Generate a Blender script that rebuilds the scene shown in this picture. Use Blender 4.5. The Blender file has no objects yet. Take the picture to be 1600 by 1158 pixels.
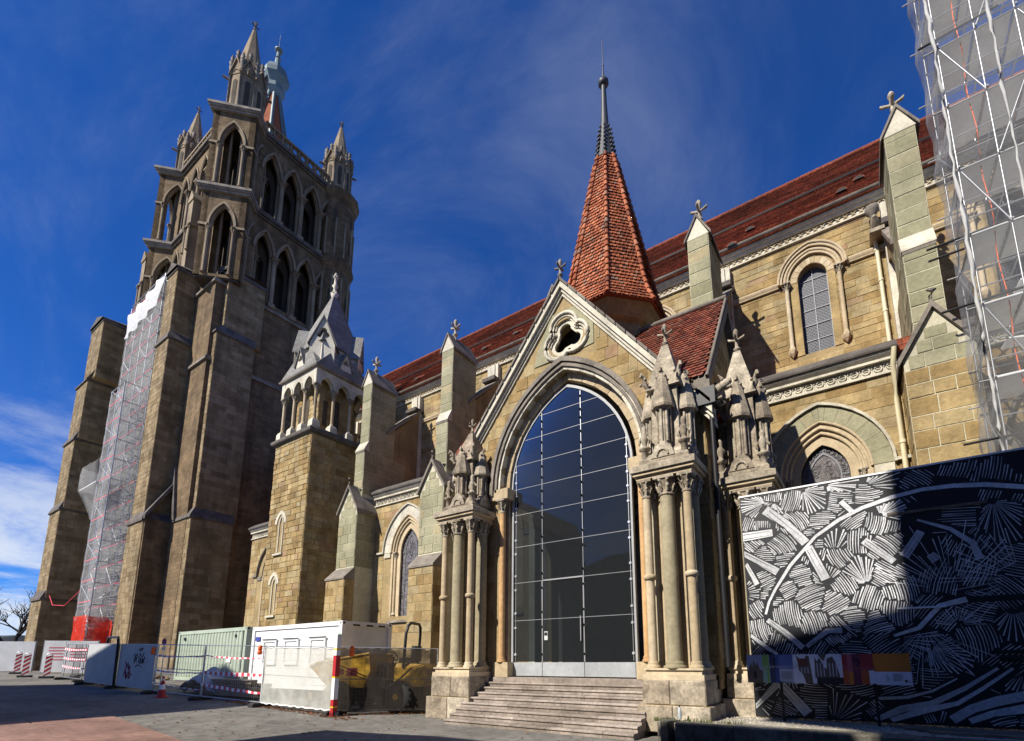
import bpy, math, random
from math import sin, cos, pi, sqrt, atan2, radians, tan
from mathutils import Vector, Matrix
from mathutils.geometry import tessellate_polygon
random.seed(11)
R_ = random.random
def U(a, b): return a + (b - a) * random.random()
sc = bpy.context.scene
COL = sc.collection

# ------------------------------------------------------------------ camera
cam_d = bpy.data.cameras.new('camera'); cam = bpy.data.objects.new('camera', cam_d); COL.objects.link(cam)
PIT, YAW, ROL = .172678, .573321, -.006548
Fw = Vector((-sin(YAW) * cos(PIT), cos(YAW) * cos(PIT), sin(PIT)))
Rt = Vector((cos(YAW), sin(YAW), 0)); Up = Rt.cross(Fw)
R2 = Rt * cos(ROL) + Up * sin(ROL); U2 = -Rt * sin(ROL) + Up * cos(ROL)
M = Matrix((R2, U2, -Fw)).transposed().to_4x4(); M.translation = Vector((0, 0, 1.7)); cam.matrix_world = M
cam_d.sensor_fit = 'HORIZONTAL'; cam_d.sensor_width = 36; cam_d.lens = 766.45 / 1600 * 36
cam_d.shift_x = -58.79 / 1600; cam_d.shift_y = 317.34 / 1600
cam_d.clip_start = .05; cam_d.clip_end = 20000
sc.camera = cam

# ------------------------------------------------------------------ world, sun, exposure
W = bpy.data.worlds.new('World'); sc.world = W; W.use_nodes = True
nt = W.node_tree; nt.nodes.clear()
def N(t, typ, **kw):
    n = t.nodes.new(typ)
    for k, v in kw.items():
        if k[0] == '_': setattr(n, k[1:], v)
        else:
            k2 = int(k[1:]) if k[0] == 'i' and k[1:].isdigit() else k
            n.inputs[k2].default_value = v
    return n
def Lk(t, a, b): t.links.new(a, b)
sky = N(nt, 'ShaderNodeTexSky', _sky_type='NISHITA', _sun_disc=False)
sky.sun_elevation = radians(41.7); sky.sun_rotation = radians(200.3); sky.altitude = 1500; sky.dust_density = 0; sky.ozone_density = 4.0; sky.air_density = 1.0
hsv = N(nt, 'ShaderNodeMix', _data_type='RGBA', _blend_type='MULTIPLY'); hsv.inputs['Factor'].default_value = 1; hsv.inputs[7].default_value = (.27, .86, 1.78, 1); Lk(nt, sky.outputs[0], hsv.inputs[6])
tc = N(nt, 'ShaderNodeTexCoord')
sep = N(nt, 'ShaderNodeSeparateXYZ'); Lk(nt, tc.outputs['Generated'], sep.inputs[0])
# project the direction on a flat cloud layer: (x, y) / (z + .12)
zc = N(nt, 'ShaderNodeMath', _operation='ADD', i1=.12); zm = N(nt, 'ShaderNodeMath', _operation='MAXIMUM', i1=.06)
Lk(nt, sep.outputs[2], zm.inputs[0]); Lk(nt, zm.outputs[0], zc.inputs[0])
dv = N(nt, 'ShaderNodeVectorMath', _operation='DIVIDE'); cz = N(nt, 'ShaderNodeCombineXYZ')
for i in range(3): Lk(nt, zc.outputs[0], cz.inputs[i])
Lk(nt, tc.outputs['Generated'], dv.inputs[0]); Lk(nt, cz.outputs[0], dv.inputs[1])
def cloud(rot, scl, loc, sc_, det, lo, hi, dist=.6):
    mp = N(nt, 'ShaderNodeMapping'); mp.inputs['Rotation'].default_value = (0, 0, rot); mp.inputs['Scale'].default_value = scl; mp.inputs['Location'].default_value = loc
    Lk(nt, dv.outputs[0], mp.inputs[0])
    no = N(nt, 'ShaderNodeTexNoise', Scale=sc_, Detail=det, Roughness=.64, Distortion=dist); Lk(nt, mp.outputs[0], no.inputs['Vector'])
    mr = N(nt, 'ShaderNodeMapRange', _interpolation_type='SMOOTHSTEP'); mr.inputs['From Min'].default_value = lo; mr.inputs['From Max'].default_value = hi
    Lk(nt, no.outputs[0], mr.inputs[0]); return mr.outputs[0]
c1 = cloud(.5, (.5, 1.1, 1), (.4, .3, 0), 1.5, 10, .42, .95, .9)     # wispy streaks
c2 = cloud(.2, (1, 1, 1), (3.3, 1.2, 0), .9, 10, .44, .66, .3)         # fuller low clouds
low = N(nt, 'ShaderNodeMapRange', _interpolation_type='SMOOTHSTEP'); low.inputs['From Min'].default_value = .55; low.inputs['From Max'].default_value = .02
Lk(nt, sep.outputs[2], low.inputs[0])
m2 = N(nt, 'ShaderNodeMath', _operation='MULTIPLY'); Lk(nt, c2, m2.inputs[0]); Lk(nt, low.outputs[0], m2.inputs[1])
m1 = N(nt, 'ShaderNodeMath', _operation='MULTIPLY', i1=.2); Lk(nt, c1, m1.inputs[0])
mx = N(nt, 'ShaderNodeMath', _operation='MAXIMUM'); Lk(nt, m1.outputs[0], mx.inputs[0]); Lk(nt, m2.outputs[0], mx.inputs[1])
mixc = N(nt, 'ShaderNodeMix', _data_type='RGBA'); Lk(nt, mx.outputs[0], mixc.inputs['Factor'])
Lk(nt, hsv.outputs[2], mixc.inputs[6]); mixc.inputs[7].default_value = (9.5, 10.3, 11.5, 1)
bg = N(nt, 'ShaderNodeBackground', Strength=.05); Lk(nt, mixc.outputs[2], bg.inputs[0])
wo = N(nt, 'ShaderNodeOutputWorld'); Lk(nt, bg.outputs[0], wo.inputs[0])

SUN = Vector((.37, 1, -.95)).normalized()
sd = bpy.data.lights.new('sun', 'SUN'); sd.energy = 5.0; sd.angle = radians(.53); sd.color = (1, .93, .82)
so = bpy.data.objects.new('sun', sd); COL.objects.link(so); so.rotation_euler = SUN.to_track_quat('-Z', 'Y').to_euler(); so.location = (-30, -60, 80)
vs = sc.view_settings; vs.view_transform = 'Standard'; vs.look = 'None'; vs.gamma = 1; vs.exposure = .72; vs.use_curve_mapping = False

# ------------------------------------------------------------------ materials
def newmat(name):
    m = bpy.data.materials.new(name); m.use_nodes = True; t = m.node_tree; t.nodes.clear()
    o = N(t, 'ShaderNodeOutputMaterial'); b = N(t, 'ShaderNodeBsdfPrincipled'); Lk(t, b.outputs[0], o.inputs[0])
    return m, t, b
def ramp(t, stops):
    r = N(t, 'ShaderNodeValToRGB'); e = r.color_ramp.elements
    while len(e) < len(stops): e.new(.5)
    for i, (p, c) in enumerate(stops): e[i].position = p; e[i].color = (*c, 1)
    return r
def surf(name, stops, rough=.9, n1=(.7, .75, 1.2), n2=(9, .82, 1.15), streak=0, bump=.25, bscale=22, bdist=.02, spec=.2, metal=0, brick=None, coat=0):
    """tint attribute picks the stone colour; noises add grain, blotches and rain streaks"""
    m, t, b = newmat(name)
    at = N(t, 'ShaderNodeAttribute', _attribute_name='tint'); geo = N(t, 'ShaderNodeNewGeometry')
    r = ramp(t, stops); Lk(t, at.outputs['Fac'], r.inputs[0]); colr = r.outputs[0]
    hgt = None
    if brick:
        bw, bh, mort, fac = brick
        # stone courses that follow the wall's own facing: along = x+y, up = z
        sx = N(t, 'ShaderNodeSeparateXYZ'); Lk(t, geo.outputs['Position'], sx.inputs[0])
        ad = N(t, 'ShaderNodeMath', _operation='ADD'); Lk(t, sx.outputs[0], ad.inputs[0]); Lk(t, sx.outputs[1], ad.inputs[1])
        cb = N(t, 'ShaderNodeCombineXYZ'); Lk(t, ad.outputs[0], cb.inputs[0]); Lk(t, sx.outputs[2], cb.inputs[1])
        bt = N(t, 'ShaderNodeTexBrick', Scale=1.0); bt.inputs['Brick Width'].default_value = bw; bt.inputs['Row Height'].default_value = bh
        bt.inputs['Mortar Size'].default_value = .012; bt.inputs['Mortar Smooth'].default_value = .4; bt.inputs['Bias'].default_value = 0
        bt.inputs['Color1'].default_value = (1 - fac, 1 - fac, 1 - fac, 1); bt.inputs['Color2'].default_value = (1 + fac, 1 + fac, 1 + fac, 1); bt.inputs['Mortar'].default_value = (mort, mort, mort, 1)
        Lk(t, cb.outputs[0], bt.inputs[0])
        mm = N(t, 'ShaderNodeMix', _data_type='RGBA', _blend_type='MULTIPLY'); mm.inputs['Factor'].default_value = 1
        Lk(t, colr, mm.inputs[6]); Lk(t, bt.outputs[0], mm.inputs[7]); colr = mm.outputs[2]; hgt = bt.outputs['Fac']
    for (s, lo, hi), det, stretch in ((n1, 4, None), (n2, 6, None)) + ((((1.6, 1 - streak, 1.05), 3, (1, 1, .12)),) if streak else ()):
        no = N(t, 'ShaderNodeTexNoise', Scale=s, Detail=det, Roughness=.6)
        if stretch:
            mp = N(t, 'ShaderNodeMapping'); mp.inputs['Scale'].default_value = stretch; Lk(t, geo.outputs['Position'], mp.inputs[0]); Lk(t, mp.outputs[0], no.inputs['Vector'])
        else: Lk(t, geo.outputs['Position'], no.inputs['Vector'])
        mr = N(t, 'ShaderNodeMapRange'); mr.inputs['From Min'].default_value = .3; mr.inputs['From Max'].default_value = .7; mr.inputs['To Min'].default_value = lo; mr.inputs['To Max'].default_value = hi
        Lk(t, no.outputs[0], mr.inputs[0])
        mm = N(t, 'ShaderNodeMix', _data_type='RGBA', _blend_type='MULTIPLY'); mm.inputs['Factor'].default_value = 1
        Lk(t, colr, mm.inputs[6]); Lk(t, mr.outputs[0], mm.inputs[7]); colr = mm.outputs[2]
    Lk(t, colr, b.inputs['Base Color'])
    b.inputs['Roughness'].default_value = rough; b.inputs['Specular IOR Level'].default_value = spec; b.inputs['Metallic'].default_value = metal
    if bump:
        no = N(t, 'ShaderNodeTexNoise', Scale=bscale, Detail=5, Roughness=.65); Lk(t, geo.outputs['Position'], no.inputs['Vector'])
        h = no.outputs[0]
        if hgt:
            sb = N(t, 'ShaderNodeMath', _operation='SUBTRACT'); Lk(t, h, sb.inputs[0]); Lk(t, hgt, sb.inputs[1]); h = sb.outputs[0]
        bp = N(t, 'ShaderNodeBump', Strength=bump, Distance=bdist); Lk(t, h, bp.inputs['Height']); Lk(t, bp.outputs[0], b.inputs['Normal'])
    return m
def plain(name, c, rough=.5, metal=0, spec=.4, var=.08):
    return surf(name, [(0, tuple(x * (1 - var) for x in c)), (1, tuple(min(1, x * (1 + var)) for x in c))], rough, (1.3, .86, 1.12), (14, .93, 1.06), 0, .05, 30, .005, spec, metal)
MT = {}
MT['ochre'] = surf('ochre_sandstone', [(0, (.26, .175, .074)), (.3, (.33, .235, .105)), (.65, (.37, .28, .14)), (.9, (.34, .275, .155)), (1, (.31, .20, .115))], n1=(1.1, .64, 1.26), streak=.28, bump=.6, bscale=10, bdist=.04)
MT['mortar'] = surf('pale_mortar', [(0, (.27, .20, .10)), (1, (.32, .245, .13))], bump=.3)
MT['green'] = surf('grey_green_molasse', [(0, (.225, .215, .135)), (.5, (.265, .255, .165)), (.85, (.30, .285, .19)), (1, (.32, .275, .165))], streak=.12, bump=.3, bscale=14)
MT['gmortar'] = surf('white_joint', [(0, (.42, .395, .29)), (1, (.46, .435, .33))], bump=.2)
MT['pale'] = surf('pale_dressed_stone', [(0, (.42, .39, .31)), (.5, (.52, .485, .39)), (1, (.60, .565, .47))], streak=.22, bump=.3)
MT['grey'] = surf('grey_weathered_stone', [(0, (.15, .13, .11)), (.5, (.22, .195, .165)), (1, (.29, .26, .22))], n1=(1.2, .6, 1.25), streak=.2, bump=.5, bscale=16)
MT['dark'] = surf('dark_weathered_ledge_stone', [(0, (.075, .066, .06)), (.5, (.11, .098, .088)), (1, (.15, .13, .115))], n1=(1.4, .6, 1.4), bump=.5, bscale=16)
MT['carved'] = surf('carved_lichened_stone', [(0, (.34, .28, .21)), (.5, (.44, .38, .29)), (1, (.52, .46, .36))], n1=(3.2, .5, 1.2), n2=(16, .6, 1.2), streak=.3, bump=.35, bscale=30, bdist=.015)
MT['shaft'] = surf('smooth_column_stone', [(0, (.38, .295, .18)), (.5, (.47, .38, .25)), (1, (.54, .46, .33))], n1=(1.5, .8, 1.1), streak=.15, bump=.25)
MT['orange'] = surf('orange_sandstone', [(0, (.42, .25, .12)), (1, (.50, .31, .15))], streak=.12, bump=.3)
MT['tower'] = surf('brown_tower_stone', [(0, (.145, .098, .052)), (.5, (.19, .132, .074)), (1, (.245, .178, .105))], n1=(.5, .6, 1.2), streak=.4, bump=.6, bscale=8, bdist=.04, brick=(.75, .36, .80, .2))
MT['buttstone'] = surf('buff_buttress_stone', [(0, (.20, .143, .076)), (.5, (.265, .198, .11)), (1, (.325, .25, .15))], n1=(.5, .65, 1.15), streak=.35, bump=.6, bscale=8, bdist=.04)
MT['ttrim'] = surf('tower_dressed_stone', [(0, (.20, .155, .10)), (.5, (.265, .21, .14)), (1, (.33, .27, .19))], streak=.35, bump=.4)
MT['colstone'] = surf('beige_column_drum', [(0, (.30, .26, .165)), (.5, (.36, .315, .21)), (1, (.42, .37, .26))], n1=(1.2, .75, 1.12), streak=.2, bump=.3)
MT['frame'] = plain('grey_painted_frame', (.30, .31, .32), .5)
MT['inner_shade'] = surf('shaded_inner_stone', [(0, (.06, .05, .038)), (1, (.10, .082, .062))], bump=.4)  # stone darkened: shade of belfry and openings is put into the colour
MT['spiretile'] = surf('orange_clay_tile', [(0, (.13, .045, .028)), (.2, (.25, .070, .032)), (.6, (.33, .10, .045)), (.85, (.40, .145, .07)), (1, (.19, .12, .09))], rough=.8, n1=(.8, .75, 1.2), n2=(16, .75, 1.2), bump=.4)
MT['rooftile'] = surf('dark_red_roof_tile', [(0, (.14, .039, .021)), (.5, (.205, .056, .029)), (1, (.28, .088, .048))], rough=.85, n1=(.35, .7, 1.25), n2=(7, .7, 1.3), bump=.7, bscale=9, bdist=.05, brick=(.19, .22, .5, .25))
MT['porchtile'] = surf('red_porch_tile', [(0, (.10, .032, .022)), (.4, (.17, .046, .027)), (.8, (.22, .065, .038)), (1, (.15, .075, .055))], rough=.8, bump=.4)
MT['lead'] = surf('weathered_lead', [(0, (.09, .10, .115)), (1, (.17, .185, .20))], rough=.45, spec=.5, bump=.2, metal=.3)
MT['copper'] = surf('green_grey_copper', [(0, (.12, .165, .17)), (1, (.19, .245, .25))], rough=.5, spec=.5, bump=.2, metal=.2)
MT['slate'] = surf('grey_slate_roof', [(0, (.155, .15, .14)), (.5, (.205, .20, .185)), (1, (.25, .245, .225))], rough=.8, bump=.5, bscale=12, brick=(.28, .2, .6, .15))
MT['step'] = surf('worn_step_stone', [(0, (.215, .18, .15)), (.5, (.285, .24, .205)), (1, (.35, .30, .26))], n1=(1.6, .62, 1.18), n2=(11, .7, 1.18), bump=.5)
MT['iron'] = plain('black_iron', (.02, .02, .022), .5, .3)
MT['steel'] = plain('galvanised_steel', (.40, .41, .42), .4, .7)
MT['brushed'] = surf('brushed_steel_plate', [(0, (.42, .45, .47)), (1, (.54, .57, .59))], rough=.42, metal=.45, n1=(2.2, .8, 1.1), n2=(14, .9, 1.05), bump=.08)
MT['bolt'] = plain('bright_steel_fitting', (.72, .74, .76), .25, .6)
MT['cream'] = plain('cream_painted_pipe', (.56, .50, .33), .45)
MT['white'] = plain('white_paint', (.72, .73, .73), .5)
MT['offwhite'] = plain('dirty_white_panel', (.46, .47, .48), .7, var=.15)
MT['gcont'] = plain('pale_green_container_paint', (.36, .42, .34), .55)
MT['red'] = plain('signal_red', (.40, .018, .022), .5)
MT['pink'] = plain('tape_red', (.62, .05, .08), .5)
MT['orangep'] = plain('orange_plastic', (.80, .13, .015), .45)
MT['yellow'] = plain('machine_yellow', (.62, .36, .03), .45)
MT['ylw'] = plain('yellow_band', (.75, .5, .02), .5)
MT['rubber_shade'] = plain('black_rubber_and_shade', (.022, .021, .02), .8)  # black of rubber parts, also used for the shade in holes
MT['blackp'] = plain('black_mural_paint', (.012, .013, .017), .45)
MT['whitep'] = surf('white_mural_paint', [(0, (.40, .41, .43)), (.6, (.56, .57, .59)), (1, (.68, .69, .70))], rough=.6, n1=(1.6, .7, 1.15), n2=(25, .7, 1.2), bump=.1)
MT['graff'] = plain('graffiti_black', (.03, .03, .04), .6)
MT['graffr'] = plain('graffiti_red', (.30, .02, .04), .6)
MT['wood'] = surf('weathered_timber', [(0, (.13, .10, .075)), (1, (.23, .185, .14))], n1=(2, .75, 1.2), bump=.4)
MT['rust'] = surf('red_brown_road_plate', [(0, (.20, .118, .092)), (1, (.26, .16, .128))], n1=(.9, .7, 1.2), n2=(6, .7, 1.2), bump=.2, rough=.75)
MT['blue'] = plain('sign_blue', (.06, .07, .32), .5)
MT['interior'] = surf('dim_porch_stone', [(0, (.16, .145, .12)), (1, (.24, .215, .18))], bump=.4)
MT['clear'] = plain('cloudy_clear_plastic', (.42, .46, .48), .2)
MT['asphalt'] = surf('grey_asphalt', [(0, (.14, .132, .118)), (1, (.17, .16, .143))], n1=(.45, .68, 1.28), n2=(4, .66, 1.25), bump=.5, bscale=60, bdist=.012)
MT['gravel'] = surf('pale_gravel', [(0, (.20, .18, .145)), (.5, (.33, .30, .245)), (1, (.45, .42, .36))], n2=(30, .6, 1.35), bump=.8, bscale=50, bdist=.03)
MT['bark'] = surf('bare_bark', [(0, (.015, .012, .012)), (1, (.03, .025, .023))], bump=.3)
MT['hill'] = plain('far_wooded_hill', (.030, .038, .042), .95)
MT['render'] = plain('house_render', (.30, .275, .235), .9)
MT['leaf'] = surf('dead_leaves', [(0, (.10, .035, .014)), (.5, (.20, .07, .025)), (1, (.27, .14, .05))], bump=0)
MT['grass'] = surf('short_weeds', [(0, (.04, .06, .015)), (1, (.10, .12, .03))], bump=0)
MT['mossy'] = surf('mossy_kerb_stone', [(0, (.10, .095, .075)), (.6, (.15, .14, .11)), (1, (.21, .195, .16))], n1=(2.5, .55, 1.2), n2=(14, .6, 1.2), bump=.7, bscale=18)
MT['bluegrey'] = plain('grey_tarpaulin', (.34, .36, .40), .6)
MT['stain'] = surf('dark_stained_glass', [(0, (.05, .048, .05)), (.5, (.11, .10, .10)), (1, (.18, .16, .15))], rough=.25, spec=.5, n1=(6, .3, 1.8), n2=(22, .4, 1.7), bump=.3)
MT['leaded'] = surf('leaded_dark_glass', [(0, (.028, .032, .044)), (1, (.06, .065, .08))], rough=.45, spec=.25, bump=.15, bscale=8)
MT['came'] = plain('lead_came', (.15, .155, .17), .5, .2)
def glass_mat():
    m, t, b = newmat('dark_window_glass'); o = [n for n in t.nodes if n.type == 'OUTPUT_MATERIAL'][0]; t.nodes.remove(b)
    tr = N(t, 'ShaderNodeBsdfTransparent'); tr.inputs[0].default_value = (.30, .33, .36, 1)
    gl = N(t, 'ShaderNodeBsdfGlossy', Roughness=.015); gl.inputs[0].default_value = (.50, .53, .57, 1)
    geo = N(t, 'ShaderNodeNewGeometry')
    no = N(t, 'ShaderNodeTexNoise', Scale=.9, Detail=2); Lk(t, geo.outputs['Position'], no.inputs['Vector'])
    bp = N(t, 'ShaderNodeBump', Strength=.03, Distance=.02); Lk(t, no.outputs[0], bp.inputs['Height']); Lk(t, bp.outputs[0], gl.inputs['Normal'])
    df = N(t, 'ShaderNodeBsdfDiffuse'); df.inputs[0].default_value = (.060, .068, .075, 1)
    fr = N(t, 'ShaderNodeFresnel', IOR=1.46)
    m0 = N(t, 'ShaderNodeMixShader'); m0.inputs[0].default_value = .2; Lk(t, tr.outputs[0], m0.inputs[1]); Lk(t, df.outputs[0], m0.inputs[2])
    m1 = N(t, 'ShaderNodeMixShader'); Lk(t, fr.outputs[0], m1.inputs[0]); Lk(t, m0.outputs[0], m1.inputs[1]); Lk(t, gl.outputs[0], m1.inputs[2])
    Lk(t, m1.outputs[0], o.inputs[0]); return m
MT['glass'] = glass_mat()
def net_mat(name, c, alpha, fold=3.0):
    m, t, b = newmat(name); o = [n for n in t.nodes if n.type == 'OUTPUT_MATERIAL'][0]; t.nodes.remove(b)
    tr = N(t, 'ShaderNodeBsdfTransparent'); df = N(t, 'ShaderNodeBsdfDiffuse'); tl = N(t, 'ShaderNodeBsdfTranslucent')
    df.inputs[0].default_value = (*c, 1); tl.inputs[0].default_value = (*c, 1)
    geo = N(t, 'ShaderNodeNewGeometry'); no = N(t, 'ShaderNodeTexNoise', Scale=fold, Detail=4); Lk(t, geo.outputs['Position'], no.inputs['Vector'])
    mr = N(t, 'ShaderNodeMapRange'); mr.inputs['From Min'].default_value = .3; mr.inputs['From Max'].default_value = .7; mr.inputs['To Min'].default_value = alpha * .75; mr.inputs['To Max'].default_value = min(.97, alpha * 1.25)
    Lk(t, no.outputs[0], mr.inputs[0])
    a = N(t, 'ShaderNodeMixShader'); a.inputs[0].default_value = .35; Lk(t, df.outputs[0], a.inputs[1]); Lk(t, tl.outputs[0], a.inputs[2])
    k = N(t, 'ShaderNodeMixShader'); Lk(t, mr.outputs[0], k.inputs[0]); Lk(t, tr.outputs[0], k.inputs[1]); Lk(t, a.outputs[0], k.inputs[2])
    Lk(t, k.outputs[0], o.inputs[0]); return m
MT['net'] = net_mat('white_scaffold_net', (.55, .56, .56), .25)
MT['net2'] = net_mat('grey_scaffold_net', (.36, .37, .38), .24, 2.0)
MT['net3'] = net_mat('grey_scaffold_net_fold', (.38, .39, .40), .5, 2.0)
MT['netw'] = net_mat('white_tarpaulin', (.80, .82, .84), .93)
MT['netr'] = net_mat('red_debris_net', (.62, .05, .03), .88)
MT['fnet'] = net_mat('white_fence_net', (.62, .63, .58), .66)
MT['fnet_shaded'] = net_mat('shaded_fence_net', (.065, .056, .048), .74)  # fence net darkened to carry its shade in the colour
MT['net_b'] = plain('bundled_net', (.40, .40, .39), .8)
MT['darklead'] = plain('dark_lead_sheet', (.045, .048, .055), .5, .2)
MT['wframe'] = plain('grey_window_bar', (.24, .25, .27), .5, .1)
# ------------------------------------------------------------------ mesh helpers
def FR(ox, oy, deg):
    """wall frame: a runs to the right seen from outside, d points outward, z up"""
    c, s = cos(radians(deg)), sin(radians(deg))
    return lambda a, d, z: (ox + a * c + d * s, oy + a * s - d * c, z)
class MB:
    def __init__(s, fr=None, tint=None): s.v = []; s.f = []; s.t = []; s.m = []; s.sm = []; s.fr = fr; s.tn = tint; s.mi = 0
    def add(s, vs, fs, smooth=False):
        b = len(s.v); fr = s.fr; s.v += [fr(*p) for p in vs] if fr else [tuple(p) for p in vs]
        tn = s.tn if s.tn is not None else R_()
        for f in fs: s.f.append([b + i for i in f]); s.t.append(tn); s.m.append(s.mi); s.sm.append(smooth)
    def hexa(s, p): s.add(p, [(0, 1, 2, 3), (7, 6, 5, 4), (0, 4, 5, 1), (1, 5, 6, 2), (2, 6, 7, 3), (3, 7, 4, 0)])
    def box(s, a0, a1, d0, d1, z0, z1):
        s.hexa([(a0, d0, z0), (a1, d0, z0), (a1, d1, z0), (a0, d1, z0), (a0, d0, z1), (a1, d0, z1), (a1, d1, z1), (a0, d1, z1)])
    def loft(s, rings, caps=True, smooth=False):
        n = len(rings[0]); vs = [p for r in rings for p in r]; fs = []
        for k in range(len(rings) - 1):
            for i in range(n): j = (i + 1) % n; fs.append((k * n + i, k * n + j, k * n + n + j, k * n + n + i))
        s.add(vs, fs, smooth)
        if caps:
            s.add(rings[0], [tuple(range(n))[::-1]]); s.add(rings[-1], [tuple(range(n))])
    def ext(s, poly, d0, d1):
        """polygon in (a, z), extruded along d"""
        s.loft([[(a, d0, z) for a, z in poly], [(a, d1, z) for a, z in poly]])
    def exta(s, poly, a0, a1):
        """profile in (d, z), extruded along a"""
        s.loft([[(a0, d, z) for d, z in poly], [(a1, d, z) for d, z in poly]])
    def extz(s, poly, z0, z1): s.loft([[(a, d, z0) for a, d in poly], [(a, d, z1) for a, d in poly]])
    def wall(s, outer, holes, d0, d1):
        loops = [outer] + holes; pts = [p for l in loops for p in l]
        tr = tessellate_polygon([[Vector((a, z, 0)) for a, z in l] for l in loops])
        s.add([(a, d1, z) for a, z in pts], [tuple(t) for t in tr]); s.add([(a, d0, z) for a, z in pts], [tuple(t) for t in tr])
        for l in loops:
            n = len(l); s.add([(a, d1, z) for a, z in l] + [(a, d0, z) for a, z in l], [(i, (i + 1) % n, n + (i + 1) % n, n + i) for i in range(n)])
    def tube(s, pts, r, n=6, caps=True, smooth=True):
        pts = [Vector(p) for p in pts]; rings = []
        for i, p in enumerate(pts):
            t = (pts[min(i + 1, len(pts) - 1)] - pts[max(i - 1, 0)]).normalized()
            u = t.cross(Vector((0, 0, 1)));
            if u.length < .05: u = t.cross(Vector((1, 0, 0)))
            u.normalize(); w = u.cross(t); rr = r[i] if isinstance(r, (list, tuple)) else r
            rings.append([tuple(p + (u * cos(2 * pi * k / n) + w * sin(2 * pi * k / n)) * rr) for k in range(n)])
        s.loft(rings, caps, smooth)
    def lathe(s, x, y, prof, n=12, smooth=True, ph=0):
        s.loft([[(x + r * cos(2 * pi * k / n + ph), y + r * sin(2 * pi * k / n + ph), z) for k in range(n)] for r, z in prof], True, smooth)
    def ball(s, x, y, z, r, n=7, sz=1):
        s.lathe(x, y, [(r * max(.02, sin(pi * k / 5)), z - r * sz * cos(pi * k / 5)) for k in range(6)], n)
    def band(s, ac, zs, wi, hi, wo, ho, d0, d1, zb=None, n=10):
        """pointed-arch ring between two outlines, with legs down to zb"""
        I = apts(ac, wi, zs, hi, n); O = apts(ac, wo, zs, ho, n)
        if zb is not None: I = [(ac - wi, zb)] + I + [(ac + wi, zb)]; O = [(ac - wo, zb)] + O + [(ac + wo, zb)]
        m = len(I); vs = [(a, d1, z) for a, z in I] + [(a, d1, z) for a, z in O] + [(a, d0, z) for a, z in I] + [(a, d0, z) for a, z in O]
        fs = []
        for i in range(m - 1): fs += [(i, i + 1, m + i + 1, m + i), (2 * m + i, 2 * m + i + 1, i + 1, i), (m + i, m + i + 1, 3 * m + i + 1, 3 * m + i)]
        fs += [(0, m, 3 * m, 2 * m), (m - 1, 2 * m - 1, 4 * m - 1, 3 * m - 1)]
        s.add(vs, fs)
def apts(ac, w, zs, h, n=10):
    """pointed arch from left springing over the apex to the right springing"""
    R = (w * w + h * h) / (2 * w); L = []
    for k in range(n + 1):
        z = h * sin(pi / 2 * k / n); a = (R - w) - sqrt(max(0, R * R - z * z)); L.append((a, z))
    L[-1] = (0, h)
    return [(ac + a, zs + z) for a, z in L] + [(ac - a, zs + z) for a, z in L[-2::-1]]
def ahalf(w, zs, h, sill, z):
    if z < sill or z > zs + h: return 0
    if z <= zs: return w
    R = (w * w + h * h) / (2 * w); return max(0, sqrt(max(0, R * R - (z - zs) ** 2)) - (R - w))
def hole(ac, w, sill, zs, h, n=8): return [(ac - w, sill)] + apts(ac, w, zs, h, n) + [(ac + w, sill)]
LOC = {}
def wloc(o):
    v = Vector((0, 0, 0))
    while o: v = v + LOC.get(o.name, Vector((0, 0, 0))); o = o.parent
    return v
def thing(name, label, cat, loc=(0, 0, 0), group=None):
    o = bpy.data.objects.new(name, None); COL.objects.link(o); o.location = loc; LOC[o.name] = Vector(loc); o.empty_display_size = .2
    o['label'] = label; o['category'] = cat
    if group: o['group'] = group
    return o
def ob(name, mb, mat, parent=None, label=None, cat=None, kind=None, group=None):
    me = bpy.data.meshes.new(name); off = wloc(parent) if parent else Vector((0, 0, 0))
    me.from_pydata([(x - off.x, y - off.y, z - off.z) for x, y, z in mb.v], [], mb.f)
    at = me.attributes.new('tint', 'FLOAT', 'FACE'); at.data.foreach_set('value', mb.t)
    me.polygons.foreach_set('use_smooth', mb.sm); me.polygons.foreach_set('material_index', mb.m)
    for m in (mat if isinstance(mat, (list, tuple)) else [mat]): me.materials.append(MT[m])
    o = bpy.data.objects.new(name, me); COL.objects.link(o)
    if parent: o.parent = parent
    if label: o['label'] = label
    if cat: o['category'] = cat
    if kind: o['kind'] = kind
    if group: o['group'] = group
    return o
def copy_tree(o, parent=None):
    c = o.copy(); COL.objects.link(c); c.parent = parent
    LOC[c.name] = LOC.get(o.name, Vector((0, 0, 0)))
    for ch in list(o.children): copy_tree(ch, c)
    return c
CNT = {}
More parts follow.
